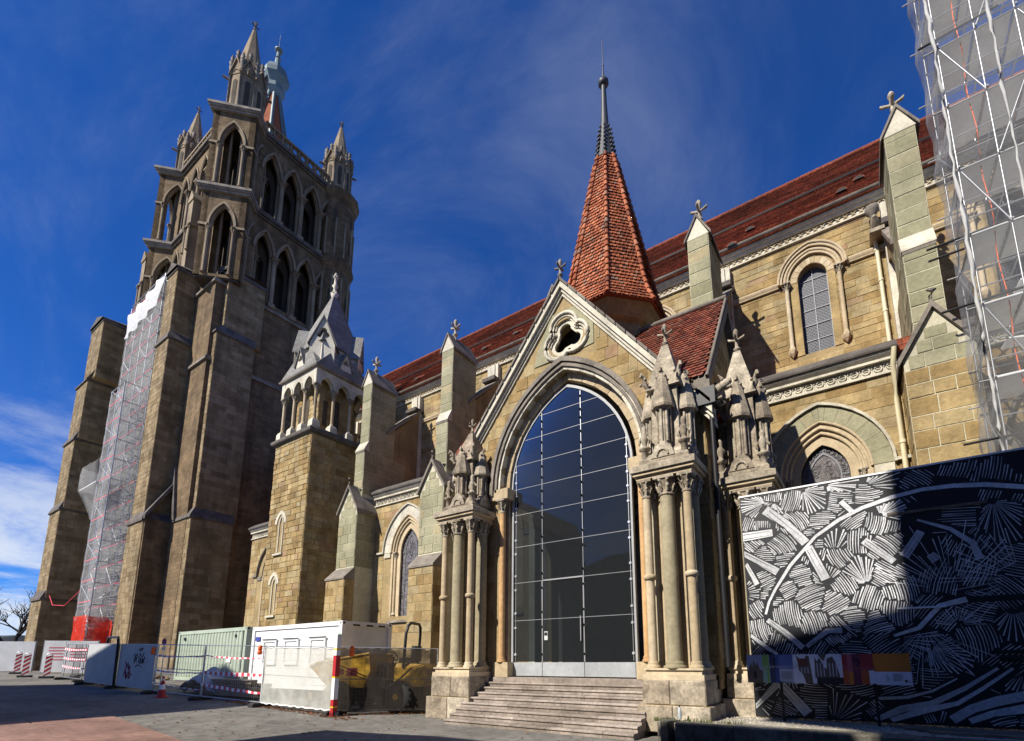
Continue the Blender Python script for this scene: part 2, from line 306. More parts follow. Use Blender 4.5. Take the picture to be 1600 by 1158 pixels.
def ashlar(parent, fr, mat, a0, a1, z0, z1, ch=.35, ln=.8, d=.0, region=None, indiv=True, proud=.018, joint=.02, bev=.012, name='stone', root=None, tlo=0, thi=1):
    """courses of separate stone blocks proud of the wall; the first 300 per thing are objects, the rest one stuff mesh"""
    rest = MB(fr); z = z0; key = root or parent.name
    while z < z1 - .05:
        h = min(ch * U(.85, 1.15), z1 - z)
        if z1 - z - h < ch * .4: h = z1 - z
        zm = z + h / 2
        for (lo, hi) in (region(zm, z, z + h) if region else [(a0, a1)]):
            a = lo; first = True
            while a < hi - .03:
                L = ln * U(.55, 1.45) * (U(.4, .9) if first else 1); first = False
                if hi - a - L < ln * .35: L = hi - a
                j = joint / 2; p = proud * U(.45, 1.35); b = min(bev, L * .2)
                A0, A1, Z0, Z1 = a + j, a + L - j, z + j, z + h - j
                if A1 - A0 > .03:
                    k = [U(-1, 1) * bev * .7 for _ in range(4)]
                    vs = [(A0, d, Z0), (A1, d, Z0), (A1, d, Z1), (A0, d, Z1), (A0 + b, d + p, Z0 + b + k[0]), (A1 - b + k[1], d + p, Z0 + b), (A1 - b, d + p, Z1 - b + k[2]), (A0 + b + k[3], d + p, Z1 - b)]
                    fs = [(4, 5, 6, 7), (0, 1, 5, 4), (1, 2, 6, 5), (2, 3, 7, 6), (3, 0, 4, 7)]
                    c = CNT.get(key, 0); tn = tlo + (thi - tlo) * R_()
                    if indiv and c < 298:
                        CNT[key] = c + 1; m = MB(fr, tn); m.add(vs, fs); ob(name, m, mat, parent)
                    else: rest.tn = tn; rest.add(vs, fs)
                a += L
        z += h
    if rest.f: ob('small_stone', rest, mat, parent, kind='stuff')
def cut(iv, lo, hi):
    out = []
    for a, b in iv:
        if hi <= a or lo >= b: out.append((a, b)); continue
        if lo > a + .04: out.append((a, lo))
        if hi < b - .04: out.append((hi, b))
    return out
def voussoirs(parent, fr, mat, ac, zs, wi, hi, wo, ho, d0, d1, n=9, gap=.012, name='voussoir', tlo=0, thi=1):
    I = apts(ac, wi, zs, hi, n); O = apts(ac, wo, zs, ho, n)
    for i in range(len(I) - 1):
        def lp(p, q, t): return (p[0] + (q[0] - p[0]) * t, p[1] + (q[1] - p[1]) * t)
        dl = sqrt((O[i + 1][0] - O[i][0]) ** 2 + (O[i + 1][1] - O[i][1]) ** 2); g = min(.2, gap / max(dl, .02))
        q = [lp(I[i], I[i + 1], g), lp(I[i], I[i + 1], 1 - g), lp(O[i], O[i + 1], 1 - g), lp(O[i], O[i + 1], g)]
        m = MB(fr, U(tlo, thi)); m.ext(q, d0, d1 + U(-.004, .004)); ob(name, m, mat, parent)
def capital(m, x, y, z0, h, r, ab):
    m.lathe(x, y, [(r * 1.12, z0 - .03), (r * 1.18, z0), (r, z0 + .02), (r * 1.02, z0 + h * .3), (r * 1.25, z0 + h * .65), (ab * .95, z0 + h * .84)], 10)
    for k in range(8):
        t = k * pi / 4 + pi / 8; c, s = cos(t), sin(t)
        for f, zz in ((1.0, .80), (.72, .48)):
            q = r + (ab - r) * f + .01
            m.tube([(x + c * r, y + s * r, z0 + h * (zz - .35)), (x + c * q * .9, y + s * q * .9, z0 + h * (zz - .08)), (x + c * q * 1.05, y + s * q * 1.05, z0 + h * zz), (x + c * q, y + s * q, z0 + h * (zz - .1))], [r * .2, r * .22, r * .22, r * .1], 4)
    m.box(x - ab, x + ab, y - ab, y + ab, z0 + h * .84, z0 + h)
def column(parent, x, y, z0, z1, r, ch=.4, ring=None, mat='shaft', capmat='carved', ab=None, names=True):
    """base, shaft (with ring) and leafy capital as sub-parts of one column"""
    ab = ab or r * 1.75; m = MB()
    m.lathe(x, y, [(r, z0 + .1), (r * .985, (z0 + z1) / 2), (r * .97, z1 - ch)], 14)
    if ring: m.lathe(x, y, [(r, ring - .07), (r * 1.35, ring - .05), (r * 1.5, ring), (r * 1.35, ring + .05), (r, ring + .07)], 14)
    c = ob('column', m, mat, parent)
    m = MB(); m.lathe(x, y, [(r * 1.5, z0), (r * 1.55, z0 + .04), (r * 1.3, z0 + .07), (r * 1.2, z0 + .09), (r * 1.28, z0 + .12), (r, z0 + .16)], 14)
    deep = parent.parent is not None
    p2 = parent if deep else c
    ob('base', m, mat, p2)
    m = MB(); capital(m, x, y, z1 - ch, ch, r, ab); ob('capital', m, capmat, p2)
    return c
def finial(m, x, y, z, s=1.0):
    """carved cross-flower finial: stem, knob, four upturned leaves, bud"""
    m.lathe(x, y, [(.15 * s, z), (.09 * s, z + .1 * s), (.075 * s, z + .3 * s), (.16 * s, z + .36 * s), (.16 * s, z + .42 * s), (.075 * s, z + .48 * s), (.065 * s, z + .8 * s), (.085 * s, z + .9 * s), (.075 * s, z + 1.1 * s), (.12 * s, z + 1.22 * s), (.10 * s, z + 1.34 * s), (.02 * s, z + 1.45 * s)], 8)
    for k in range(4):
        c, q = cos(k * pi / 2), sin(k * pi / 2)
        m.tube([(x + c * .04 * s, y + q * .04 * s, z + .84 * s), (x + c * .2 * s, y + q * .2 * s, z + .90 * s), (x + c * .31 * s, y + q * .31 * s, z + .93 * s), (x + c * .36 * s, y + q * .36 * s, z + 1.02 * s)], [.055 * s, .06 * s, .07 * s, .03 * s], 5)
def gz(x): return max(0, min(1.0, .027 * (-11 - x)))
# profiles
def cornice(m, a0, a1, z0, z1, out, d=0):
    h = z1 - z0
    m.exta([(d, z0), (d + out * .3, z0), (d + out * .38, z0 + h * .25), (d + out * .6, z0 + h * .38), (d + out * .72, z0 + h * .55), (d + out, z0 + h * .6), (d + out, z0 + h * .82), (d + out * .8, z0 + h), (d, z0 + h)], a0, a1)
# ------------------------------------------------------------------ setting
m = MB(tint=.5); xs = [-6000, -1500, -500, -260, -140, -90, -70, -60, -55, -50, -48] + [-46 + 2 * i for i in range(26)] + [10, 30, 80, 300, 900]
ys = [-600, -200, -60, -20, -8, 0, 4, 8, 12, 16, 20, 40, 100, 400, 2000]
def gz2(x): return gz(x) if x > -60 else 1.0 - min(60, (-60 - x) * .06)
vs = [(x, y, gz2(x)) for x in xs for y in ys]; ny = len(ys)
m.add(vs, [(i * ny + j, (i + 1) * ny + j, (i + 1) * ny + j + 1, i * ny + j + 1) for i in range(len(xs) - 1) for j in range(ny - 1)])
ob('ground', m, 'asphalt', kind='structure')
m = MB(tint=.5)   # far wooded ridge to the west
prof = [(-4200 + k * 90, 10 + 66 * (.6 + .4 * sin(k * .55 + 1) + .12 * sin(k * 2.3)) * min(1, (60 - k) / 14 if k < 60 else 0)) for k in range(61)]
r0 = [(-3300 + 40 * sin(k), -1400 + k * 75, -80) for k in range(61)]; r1 = [(-3500, -1400 + k * 75, 105 + 26 * sin(k * .5) + 10 * sin(k * 1.7)) for k in range(61)]; r2 = [(-4300, -1400 + k * 75, 165 + 22 * sin(k * .33 + 1)) for k in range(61)]
for A, B in ((r0, r1), (r1, r2)):
    m.add(A + B, [(i, i + 1, 62 + i, 61 + i) for i in range(60)], True)
ob('hills', m, 'hill', kind='structure')
m = MB(tint=.6)   # raised gravel bed behind the kerb wall
m.hexa([(-3.9, 10.15, .1), (8, 10.15, .1), (8, 18, .1), (-3.0, 18, .1), (-3.9, 10.15, .40), (8, 10.15, .40), (8, 18, .36), (-3.0, 18, .36)])
ob('gravel_bed', m, 'gravel', kind='structure')
m = MB(); g = MB()
for i in range(2600):
    x, y = U(-3.7, 3.4), U(10.3, 12.95); r = U(.008, .022); z = .392
    g.tn = R_(); g.hexa([(x - r, y - r, z), (x + r, y - r * .6, z), (x + r * .7, y + r, z), (x - r, y + r * .8, z), (x - r * .5, y - r * .5, z + r), (x + r * .6, y - r * .4, z + r * 1.2), (x + r * .4, y + r * .5, z + r), (x - r * .4, y + r * .5, z + r * .9)])
ob('gravel', g, 'gravel', kind='stuff')
# kerb wall of rough stones in front of the bed
kw = thing('kerb_wall', 'low mossy stone kerb wall with a rounded left end before the gravel bed', 'low wall', (-3.4, 10.1, 0))
path = [(-3.55, 10.75, 0), (-3.72, 10.55, 0), (-3.72, 10.25, 0), (-3.5, 10.05, 0), (-3.1, 9.98, 0)]
def kblock(A, B, z0, z1, th=.32):
    ax, ay = A; bx, by = B; dx, dy = bx - ax, by - ay; l = sqrt(dx * dx + dy * dy); nx, ny_ = dy / l * th, -dx / l * th
    b = .035; mm = MB(tint=R_())
    mm.loft([[(ax, ay, z0), (bx, by, z0), (bx + nx, by + ny_, z0), (ax + nx, ay + ny_, z0)], [(ax, ay, z1 - b), (bx, by, z1 - b), (bx + nx, by + ny_, z1 - b), (ax + nx, ay + ny_, z1 - b)],
             [(ax + dx / l * .01, ay, z1 + U(-.01, .012)), (bx, by, z1 + U(-.01, .012)), (bx + nx * .82, by + ny_ * .82, z1 - .004), (ax + nx * .82, ay + ny_ * .82, z1)]])
    ob('kerb_stone', mm, 'mossy', kw)
pp = [(-3.62, 11.0), (-3.70, 10.68), (-3.66, 10.42), (-3.45, 10.28)]; x = -3.45
while x < 6: x2 = x + U(.7, 1.3); pp.append((x2, 10.27 + U(-.012, .012))); x = x2
for A, B in zip(pp, pp[1:]): kblock(A, B, -.02, .44 + U(-.012, .012))
w = MB()   # weeds
for i in range(420):
    x, y = (U(-4.1, -2.2), U(10.35, 10.58)) if i % 3 else (U(-2.4, -1.2), U(12.7, 12.95)); h = U(.03, .13); a = U(0, 6.28)
    w.tn = R_(); dx, dy = cos(a) * .012, sin(a) * .012; lx, ly = U(-.05, .05), U(-.05, .05)
    w.add([(x - dx, y - dy, .38), (x + dx, y + dy, .38), (x + lx, y + ly, .38 + h)], [(0, 1, 2)])
ob('weeds', w, 'grass', kind='stuff')
lf = MB()   # dead leaves along the fence foot
for i in range(1500):
    t = R_(); x = -20 + t * 7.5 if i % 4 else U(-13.6, -11.9)
    y = (8.95 + U(-.12, .35) + (x + 13.7) * -.02) if i % 4 else 9.5 + (x + 13.6) * 1.2 + U(-.2, .15)
    if i % 4 == 1: x, y = U(-19, -4), U(4.5, 9.8)
    if i % 4 == 1 and R_() < .5: continue
    r = U(.02, .05); a = U(0, 6.28); z = gz(x) + .012
    c, s = cos(a) * r, sin(a) * r; lf.tn = R_()
    lf.add([(x - c, y - s, z), (x + s * .6, y - c * .6, z + U(.005, .03)), (x + c, y + s, z + .004), (x - s * .6, y + c * .6, z + U(.005, .03))], [(0, 1, 2, 3)])
ob('fallen_leaves', lf, 'leaf', kind='stuff')
m = MB(tint=.5)   # reddish road plates lying on the asphalt at the left
rp = thing('road_plate', 'reddish brown flat road plate lying on the asphalt in the left foreground', 'road plate', (-16, 3.4, .1))
for k in range(3):
    A, B = (-17.9, 5.3), (-12.2, 4.85); C, D = (-19.6, .4), (-10.5, .2)
    f0, f1 = k / 3 + .004, (k + 1) / 3 - .004
    q = [(A[0] + (C[0] - A[0]) * f, A[1] + (C[1] - A[1]) * f) for f in (f0, f1)]; r = [(B[0] + (D[0] - B[0]) * f, B[1] + (D[1] - B[1]) * f) for f in (f0, f1)]
    mm = MB(tint=.3 + .3 * k); P = [q[0], r[0], r[1], q[1]]
    mm.loft([[(x, y, gz(x) + .004) for x, y in P], [(x, y, gz(x) + .025) for x, y in P]]); ob('plate', mm, 'rust', rp)

# houses across the square, behind the camera: they throw the shadows on the ground and the hoarding
def house(label, poly, y0, y1, x0, nwin=4, roofpoly=None, extra=None):
    t = thing('house', label, 'house', (x0, y1, 0), 'houses across the square'); m = MB(tint=.5); m.loft([[(x, y0, z) for x, z in poly], [(x, y1, z) for x, z in poly]]); ob('wall', m, 'render', t)
    if roofpoly:
        m = MB(); m.loft([[(x, y0 - .1, z) for x, z in roofpoly], [(x, y1 + .12, z) for x, z in roofpoly]]); ob('roof', m, 'rooftile', t)
    f = FR(0, y1, 180)
    xsn = [p[0] for p in poly]; lo, hi = min(xsn) + 1, max(xsn) - 1; zt = min(z for x, z in poly if z > 1) - .8; z = 1.2
    while z + 1.6 < zt:
        k = 0; n = max(2, int((hi - lo) / 2.6))
        for k in range(n):
            c = lo + (k + .5) * (hi - lo) / n; mm = MB(FR(0, y1, 180)); a = -c
            mm.box(a - .5, a + .5, -.02, .03, z, z + 1.6); w_ = ob('window', mm, 'leaded', t)
            mm = MB(FR(0, y1, 180)); mm.box(a - .62, a + .62, 0, .07, z - .12, z - .005); ob('sill', mm, 'pale', w_)
        z += 3.1
    return t
house('tall plain rendered house across the square at right', [(-6.0, -1), (24, -1), (24, 24), (-6.0, 24)], -17, -6, 8)
house('narrow lower house beside the tall one', [(-8.8, -1), (-5.2, -1), (-5.2, 12.85), (-8.8, 12.85)], -12, -3, -7)
house('small near house with a low pitched roof', [(-13.4, -1), (-9.6, -1), (-9.6, 7.2), (-11.2, 7.15), (-13.9, 6.4), (-13.4, 4.5)], -9, .8, -11)
house('gabled house at the western side of the square', [(-22.8, -1), (-22.9, 10.5), (-23.3, 12.6), (-24.3, 14.8), (-31, 17.3), (-39, 14.9), (-39, -1)], -18, -6, -31, roofpoly=[(-22.85, 12.9), (-24.0, 15.1), (-31, 17.65), (-39.4, 15.1), (-39.2, 14.85), (-31, 17.35), (-24.3, 14.85), (-23.3, 12.65)])
OR = ((-9.0, 18.2), (-9.0, 19.1), (-6.01, 19.85), (-6.01, 16.6), (-7.3, 17.75))
m = MB(); m.loft([[(x, -7.4, z) for x, z in OR], [(x, -6.05, z) for x, z in OR]])
tt = thing('shade_block', 'unseen block added on the corner of the tall house to shade the hoarding', 'shade_block', (-7.5, -6.5, 17)); ob('shade_block_wall', m, 'render', tt)  # unseen block added and shaped to shade the lower hoarding

# ------------------------------------------------------------------ PORCH
PX = -7.05
po = thing('porch', 'gabled stone porch with tall glazed arch and orange tiled needle spire', 'church porch', (PX, 12, 1.19))
fS = FR(PX, 11.8, 0)
gt = lambda a: 13.25 - 1.27 * abs(a)
AW, AZ, AH = 2.42, 7.05, 3.36     # opening in the front wall
m = MB(fS, .5)
m.wall([(-4.05, 1.0), (-AW, 1.0)] + apts(0, AW, AZ, AH, 12) + [(AW, 1.0), (4.05, 1.0), (4.05, gt(4.05)), (0, gt(0)), (-4.05, gt(4.05))], [[(.08 + .62 * cos(k * pi / 10), 11.52 + .62 * sin(k * pi / 10)) for k in range(20)]], -.55, 0)
ob('front_wall', m, 'mortar', po)
def reg(zm, z0, z1):
    g = (13.25 - z1) / 1.27 - .22; iv = [(-min(g, 4.05), min(g, 4.05))] if g > .1 else []
    h = max(ahalf(2.64, AZ, 3.62, 0, z0), ahalf(2.66, AZ, 3.64, 0, z1))
    if h: iv = cut(iv, -h - .0, h + .0)
    if z1 > 10.86 and z0 < 12.5: iv = cut(iv, -1.1, 1.12 if zm < 12.1 else .9)
    return iv
ashlar(po, fS, 'ochre', 0, 0, 7.2, 12.6, .36, .7, 0, reg, proud=.012, joint=.009, bev=.008)
def reg2(zm, z0, z1): return [(-4.05, -2.62), (2.62, 4.05)]
ashlar(po, fS, 'ochre', 0, 0, 1.3, 7.2, .45, .8, 0, reg2, proud=.012, joint=.009)
# trefoil plate
cx_, cz_, rr = .08, 11.52, .36
tre = [(cx_ + rr * .92 * cos(radians(t)), cz_ + rr * .92 * sin(radians(t))) for t in (100, 220, 340)]
def trefoil(r, off):
    P = []
    for (x, z), t in zip(tre, (100, 220, 340)):
        for k in range(-6, 7):
            q = radians(t + k * 17.5); P.append((cx_ + (x - cx_) * off + r * cos(q), cz_ + (z - cz_) * off + r * sin(q)))
    return P
m = MB(fS, .7); m.wall([(-1.08, 10.86), (-.95, 11.4), (-.42, 12.44), (.56, 12.44), (1.05, 11.7), (1.05, 10.95), (.6, 10.9)], [trefoil(.47, 1.02)], -.02, .024); ob('trefoil_panel', m, 'green', po)
m = MB(fS, .6)
for r, d, th in ((.49, .045, .055), (.40, .0, .035), (.33, -.05, .03)):
    P = trefoil(r, 1.0); m.tube([(a, d, z) for a, z in P + P[:1]], th, 6)
m.wall(trefoil(.50, 1.02), [trefoil(.205, .92)], -.16, -.07)
ob('trefoil', m, 'pale', po)
m = MB(fS, .3); m.box(-.62, .78, -.6, -.56, 10.85, 12.2); ob('trefoil_shade', m, 'rubber_shade', po)  # black sheet stands for the shade behind the lobes
# arch orders, door jambs
voussoirs(po, fS, 'pale', 0, AZ, AW + .005, AH + .005, 2.62, 3.6, -.25, .06, 8, .01, tlo=.2, thi=.9)
m = MB(fS, .5); m.band(0, AZ, 2.62, 3.6, 2.74, 3.76, -.05, .17, AZ - .2, 14); m.band(0, AZ, 2.50, 3.46, 2.58, 3.56, .02, .12, AZ - .1, 14); ob('hood_mould', m, 'grey', po)
voussoirs(po, fS, 'shaft', 0, AZ, 2.2, 3.14, AW, AH, -.4, -.17, 8, .01)
for s in (-1, 1):
    m = MB(fS, .4)
    m.box(s * 2.2, s * 2.42, -.42, -.17, 1.19, AZ - .35); m.box(s * 2.05, s * 2.75, -.45, .12, AZ - .35, AZ - .01); m.box(s * 2.05, s * 2.6, -.45, .05, 1.19, 1.62); ob('jamb', m, 'shaft', po)
for s in (-1, 1): column(po, PX + s * 2.34, 11.83, 1.62, AZ - .33, .095, .42, mat='orange', ab=.17)
# raking gable mouldings
for s in (-1, 1):
    m = MB(fS, .75); L = 4.35
    for off, th, dd in ((-.30, .10, .06), (-.18, .10, .12), (-.06, .14, .2)):
        m.ext([(0, gt(0) + off), (s * L, gt(L) + off), (s * L, gt(L) + off + th * 1.6), (0, gt(0) + off + th * 1.6)], -.3, dd)
    m.tn = .2
    ob('gable_moulding', m, 'pale', po)
    for k in range(14):
        f0, f1 = k / 14 + .004, (k + 1) / 14 - .004; mm = MB(fS, R_())
        mm.ext([(s * L * f0, gt(L * f0) + .165), (s * L * f1, gt(L * f1) + .165), (s * L * f1, gt(L * f1) + .27), (s * L * f0, gt(L * f0) + .27)], -.45, .25); ob('coping_slab', mm, 'grey', po)
m = MB(); finial(m, PX, 11.65, gt(0) + .15, .55); ob('finial', m, 'grey', po)
# side gables (east and west) and body
for deg, x0 in ((90, -2.95), (-90, -11.15)):
    f = FR(x0, 14.7, deg); gs = lambda a: 12.55 - 1.36 * abs(a); m = MB(f, .4)
    m.wall([(-2.9, 1), (-1.9, 1)] + apts(0, 1.9, 6.2, 2.7, 8) + [(1.9, 1), (2.9, 1), (2.9, gs(2.9)), (0, gs(0)), (-2.9, gs(2.9))], [], -.5, 0)
    ob('side_wall', m, 'mortar', po)
    def reg3(zm, z0, z1):
        g = (12.55 - z1) / 1.36; iv = [(-min(2.9, g), min(2.9, g))] if g > .1 else []; h = max(ahalf(2.15, 6.2, 3.0, 0, z0), ahalf(2.15, 6.2, 3.0, 0, z1)); return cut(iv, -h, h) if h else iv
    ashlar(po, f, 'ochre', 0, 0, 1.2, 12.3, .42, .8, 0, reg3, indiv=False)
    m = MB(f, .5); m.band(0, 6.2, 1.88, 2.68, 2.2, 3.05, -.3, .1, 1.0)
    for s in (-1, 1): m.ext([(0, gs(0) - .05), (s * 3.05, gs(3.05) - .05), (s * 3.05, gs(3.05) + .28), (0, gs(0) + .28)], -.2, .22)
    ob('side_moulding', m, 'grey', po)
# roof slopes (S-N ridge and E-W ridge)
def slope(p0, p1, p2, p3, th=.1, mat='porchtile', name='roof_slope'):
    a, b, c, d = map(Vector, (p0, p1, p2, p3)); n = (b - a).cross(d - a).normalized()
    if n.z < 0: n = -n
    m = MB(tint=.4); m.hexa([tuple(v) for v in (a, b, c, d)] + [tuple(v + n * th) for v in (a, b, c, d)]); return ob(name, m, mat, po)
zr = 13.3; ye = 18.4
slope((PX - 4.35, 11.7, gt(4.35)), (PX - 4.35, ye, gt(4.35)), (PX, ye, zr), (PX, 11.7, zr))
slope((PX + 4.35, 12.0, gt(4.35)), (PX + 4.35, ye, gt(4.35)), (PX, ye, zr), (PX, 12.0, zr))
for s in (-1, 1):
    for e in (-1, 1):
        if s > 0 and e < 0: continue
        m = MB(tint=.4); P = [(PX + s * .36, 14.7, 12.8), (PX + s * 4.25, 14.7, 12.8), (PX + s * 4.25, 14.7 + e * 3.08, 12.8 - 1.36 * 3.08), (PX + s * 3.75, 14.7 + e * 3.08, 12.8 - 1.36 * 3.08)]
        m.loft([P, [(x, y, z + .12) for x, y, z in P]]); ob('roof_slope', m, 'porchtile', po)
def tiles(parent, mat, O, ua, us, wid, hgt, tw, th, keep, indiv=0, name='roof_tile', lift=.03, rnd=True):
    """overlapping beaver-tail tiles on a slope; keep(a, h) trims; the lowest ones are separate objects"""
    O, ua, us = Vector(O), Vector(ua).normalized(), Vector(us).normalized(); n = ua.cross(us)
    if n.z < 0: n = -n
    rest = MB(); r = 0; h = 0
    while h < hgt - .02:
        a = -tw * .5 * (r % 2)
        while a < wid:
            if keep(a + tw / 2, h + th / 2):
                j = tw * .035; l1 = U(.75, 1.25) * lift; P = []
                for x, y in ([(j, .25), (.5 * tw * .45, .06), (tw * .5, 0), (tw - .5 * tw * .45, .06), (tw - j, .25), (tw - j, 1.35), (j, 1.35)] if rnd else [(j, 0), (tw - j, 0), (tw - j, 1.3), (j, 1.3)]):
                    P.append((x, y * th))
                vs = [tuple(O + ua * (a + x) + us * (h + y) + n * (l1 * (1.25 - y / th) + .012)) for x, y in P] + [tuple(O + ua * (a + x) + us * (h + y) + n * (l1 * (1.25 - y / th) - .012)) for x, y in P]
                k = len(P); fs = [tuple(range(k))] + [(i, i + 1, k + i + 1, k + i) for i in range(k - 3)]
                if indiv > 0: indiv -= 1; mm = MB(tint=R_()); mm.add(vs, fs); ob(name, mm, mat, parent)
                else: rest.tn = R_(); rest.add(vs, fs)
            a += tw
        h += th; r += 1
    if rest.f: ob('small_roof_tile', rest, mat, parent, kind='stuff')
# south slope of the east wing
dz = -1.36; us = Vector((0, 1, 1.36)).normalized(); e0 = Vector((PX, 11.62, 12.9 - 1.36 * 3.08)); SL = 3.08 * sqrt(1 + 1.36 ** 2)
def kp(a, h):
    y = 11.62 + h / SL * 3.08; z = e0.z + h / SL * 3.08 * 1.36
    return a < 4.22 and z > gt(a) + .1
tiles(po, 'porchtile', e0, (1, 0, 0), us, 4.3, SL, .155, .17, kp, 0)
m = MB(tint=.3)
m.tube([(PX + .4, 14.7, 12.98), (PX + 4.3, 14.7, 12.98)], .09, 6)
m.tube([(PX + 4.28, 11.6, 8.66), (PX + 4.28, 14.7, 12.95)], .05, 5); m.tube([(PX + 4.28, 17.8, 8.66), (PX + 4.28, 14.7, 12.95)], .05, 5)
ob('verge', m, 'grey', po)
m = MB(tint=.3); m.tube([(PX + 4.3, 11.75, 8.0), (PX + 4.3, 11.75, 1.5)], .06, 8); m.box(PX + 4.0, PX + 4.45, 11.55, 11.95, 7.9, 8.35); ob('rainwater_pipe', m, 'iron', po)

# needle spire over the crossing
SX, SY = -7.0, 15.2; oc = [radians(22.5 + 45 * k) for k in range(8)]
m = MB(tint=.5); m.lathe(SX, SY, [(1.45, 10.5), (1.45, 13.2), (1.65, 13.3), (1.85, 13.55), (2.0, 13.68), (1.9, 13.8)], 8, False, radians(22.5)); ob('spire_drum', m, 'ochre', po)
prof = [(2.13, 13.70), (1.88, 14.25), (1.70, 14.9), (1.54, 15.8), (.39, 21.35)]
m = MB(tint=.3); m.lathe(SX, SY, prof, 8, False, radians(22.5)); ob('spire_roof', m, 'spiretile', po)
nt_ = 0; rest = MB()
for fi in (5, 6, 7, 4, 0, 1, 2, 3):
    t0, t1 = oc[fi], oc[(fi + 1) % 8]; 
    for (ra, za), (rb, zb) in zip(prof, prof[1:]):
        pass
    # walk up the profile in courses
    S = [0]
    for (ra, za), (rb, zb) in zip(prof, prof[1:]): S.append(S[-1] + sqrt((ra - rb) ** 2 * .853 + (za - zb) ** 2))
    def rz(s):
        for i in range(len(S) - 1):
            if s <= S[i + 1] or i == len(S) - 2:
                f = (s - S[i]) / (S[i + 1] - S[i]); return prof[i][0] + (prof[i + 1][0] - prof[i][0]) * f, prof[i][1] + (prof[i + 1][1] - prof[i][1]) * f
    th = .165; s = 0; r = 0
    mid = (t0 + t1 + (2 * pi if t1 < t0 else 0)) / 2; nx, ny_ = cos(mid), sin(mid)
    while s < S[-1] - .05:
        ra, za = rz(s); rb, zb = rz(min(s + th * 1.3, S[-1])); L = 2 * ra * sin(pi / 8); n = max(1, int(round(L / .15))); tw = L / n; sh = .5 * (r % 2)
        for k in range(-1, n + 1):
            u0, u1 = (k + sh) / n, (k + 1 + sh) / n; u0, u1 = max(0, u0), min(1, u1)
            if u1 - u0 < .25 / n: continue
            def pt(u, rr_, z, o): x0, y0, x1, y1 = cos(t0) * rr_, sin(t0) * rr_, cos(t1) * rr_, sin(t1) * rr_; return (SX + x0 + (x1 - x0) * u + nx * o, SY + y0 + (y1 - y0) * u + ny_ * o, z)
            zc = (zb - za) * .18; rc_ = ra + (rb - ra) * .18; e = .05 * (u1 - u0); o = U(.045, .065)
            vs = [pt(u0 + e, rc_, za + zc, o), pt((u0 * 2.6 + u1) / 3.6, ra, za + .01, o + .006), pt((u0 + 2.6 * u1) / 3.6, ra, za + .01, o + .006), pt(u1 - e, rc_, za + zc, o), pt(u1 - e, rb, zb, .01), pt(u0 + e, rb, zb, .01)] + [pt(u0 + e, rc_, za + zc, o - .025), pt((u0 * 2.6 + u1) / 3.6, ra, za + .01, o - .02), pt((u0 + 2.6 * u1) / 3.6, ra, za + .01, o - .02), pt(u1 - e, rc_, za + zc, o - .025)]
            fs = [(0, 1, 2, 3, 4, 5), (0, 1, 7, 6), (1, 2, 8, 7), (2, 3, 9, 8)]
            if fi in (5, 6) and nt_ < 298: nt_ += 1; mm = MB(tint=R_()); mm.add(vs, fs); ob('spire_tile', mm, 'spiretile', po)
            else: rest.tn = R_(); rest.add(vs, fs)
        s += th; r += 1
    nh = 26   # rounded hip tiles
    for k in range(nh):
        ra, za = rz(S[-1] * k / nh); rb, zb = rz(S[-1] * (k + 1.12) / nh if k < nh - 1 else S[-1])
        P0 = Vector((SX + cos(t0) * (ra + .05), SY + sin(t0) * (ra + .05), za)); P1 = Vector((SX + cos(t0) * (rb + .02), SY + sin(t0) * (rb + .02), zb))
        mm = MB(tint=R_()); mm.tube([P0, P0 + (P1 - P0) * .12, P1], [.088, .095, .062], 6)
        ob('hip_tile', mm, 'spiretile', po)
ob('small_roof_tile', rest, 'spiretile', po, kind='stuff')
m = MB(tint=.4); m.lathe(SX, SY, [(.43, 21.3), (.36, 21.7), (.25, 22.4), (.165, 23.2), (.12, 24.2), (.1, 25.1)], 10)
for t in oc:
    for k in range(8):
        z = 21.35 + k * .22; r = .42 - .024 * k * 1.0; m.ball(SX + cos(t) * r, SY + sin(t) * r, z, .075 - .004 * k, 5)
m.ball(SX, SY, 25.25, .23, 10, .85); m.lathe(SX, SY, [(.05, 25.4), (.022, 26.2), (.018, 27.45)], 6); m.lathe(SX, SY, [(.06, 25.46), (.09, 25.5), (.06, 25.55)], 8); m.lathe(SX, SY, [(.02, 26.1), (.05, 26.15), (.02, 26.2)], 8)
ob('spire_cap', m, 'darklead', po)

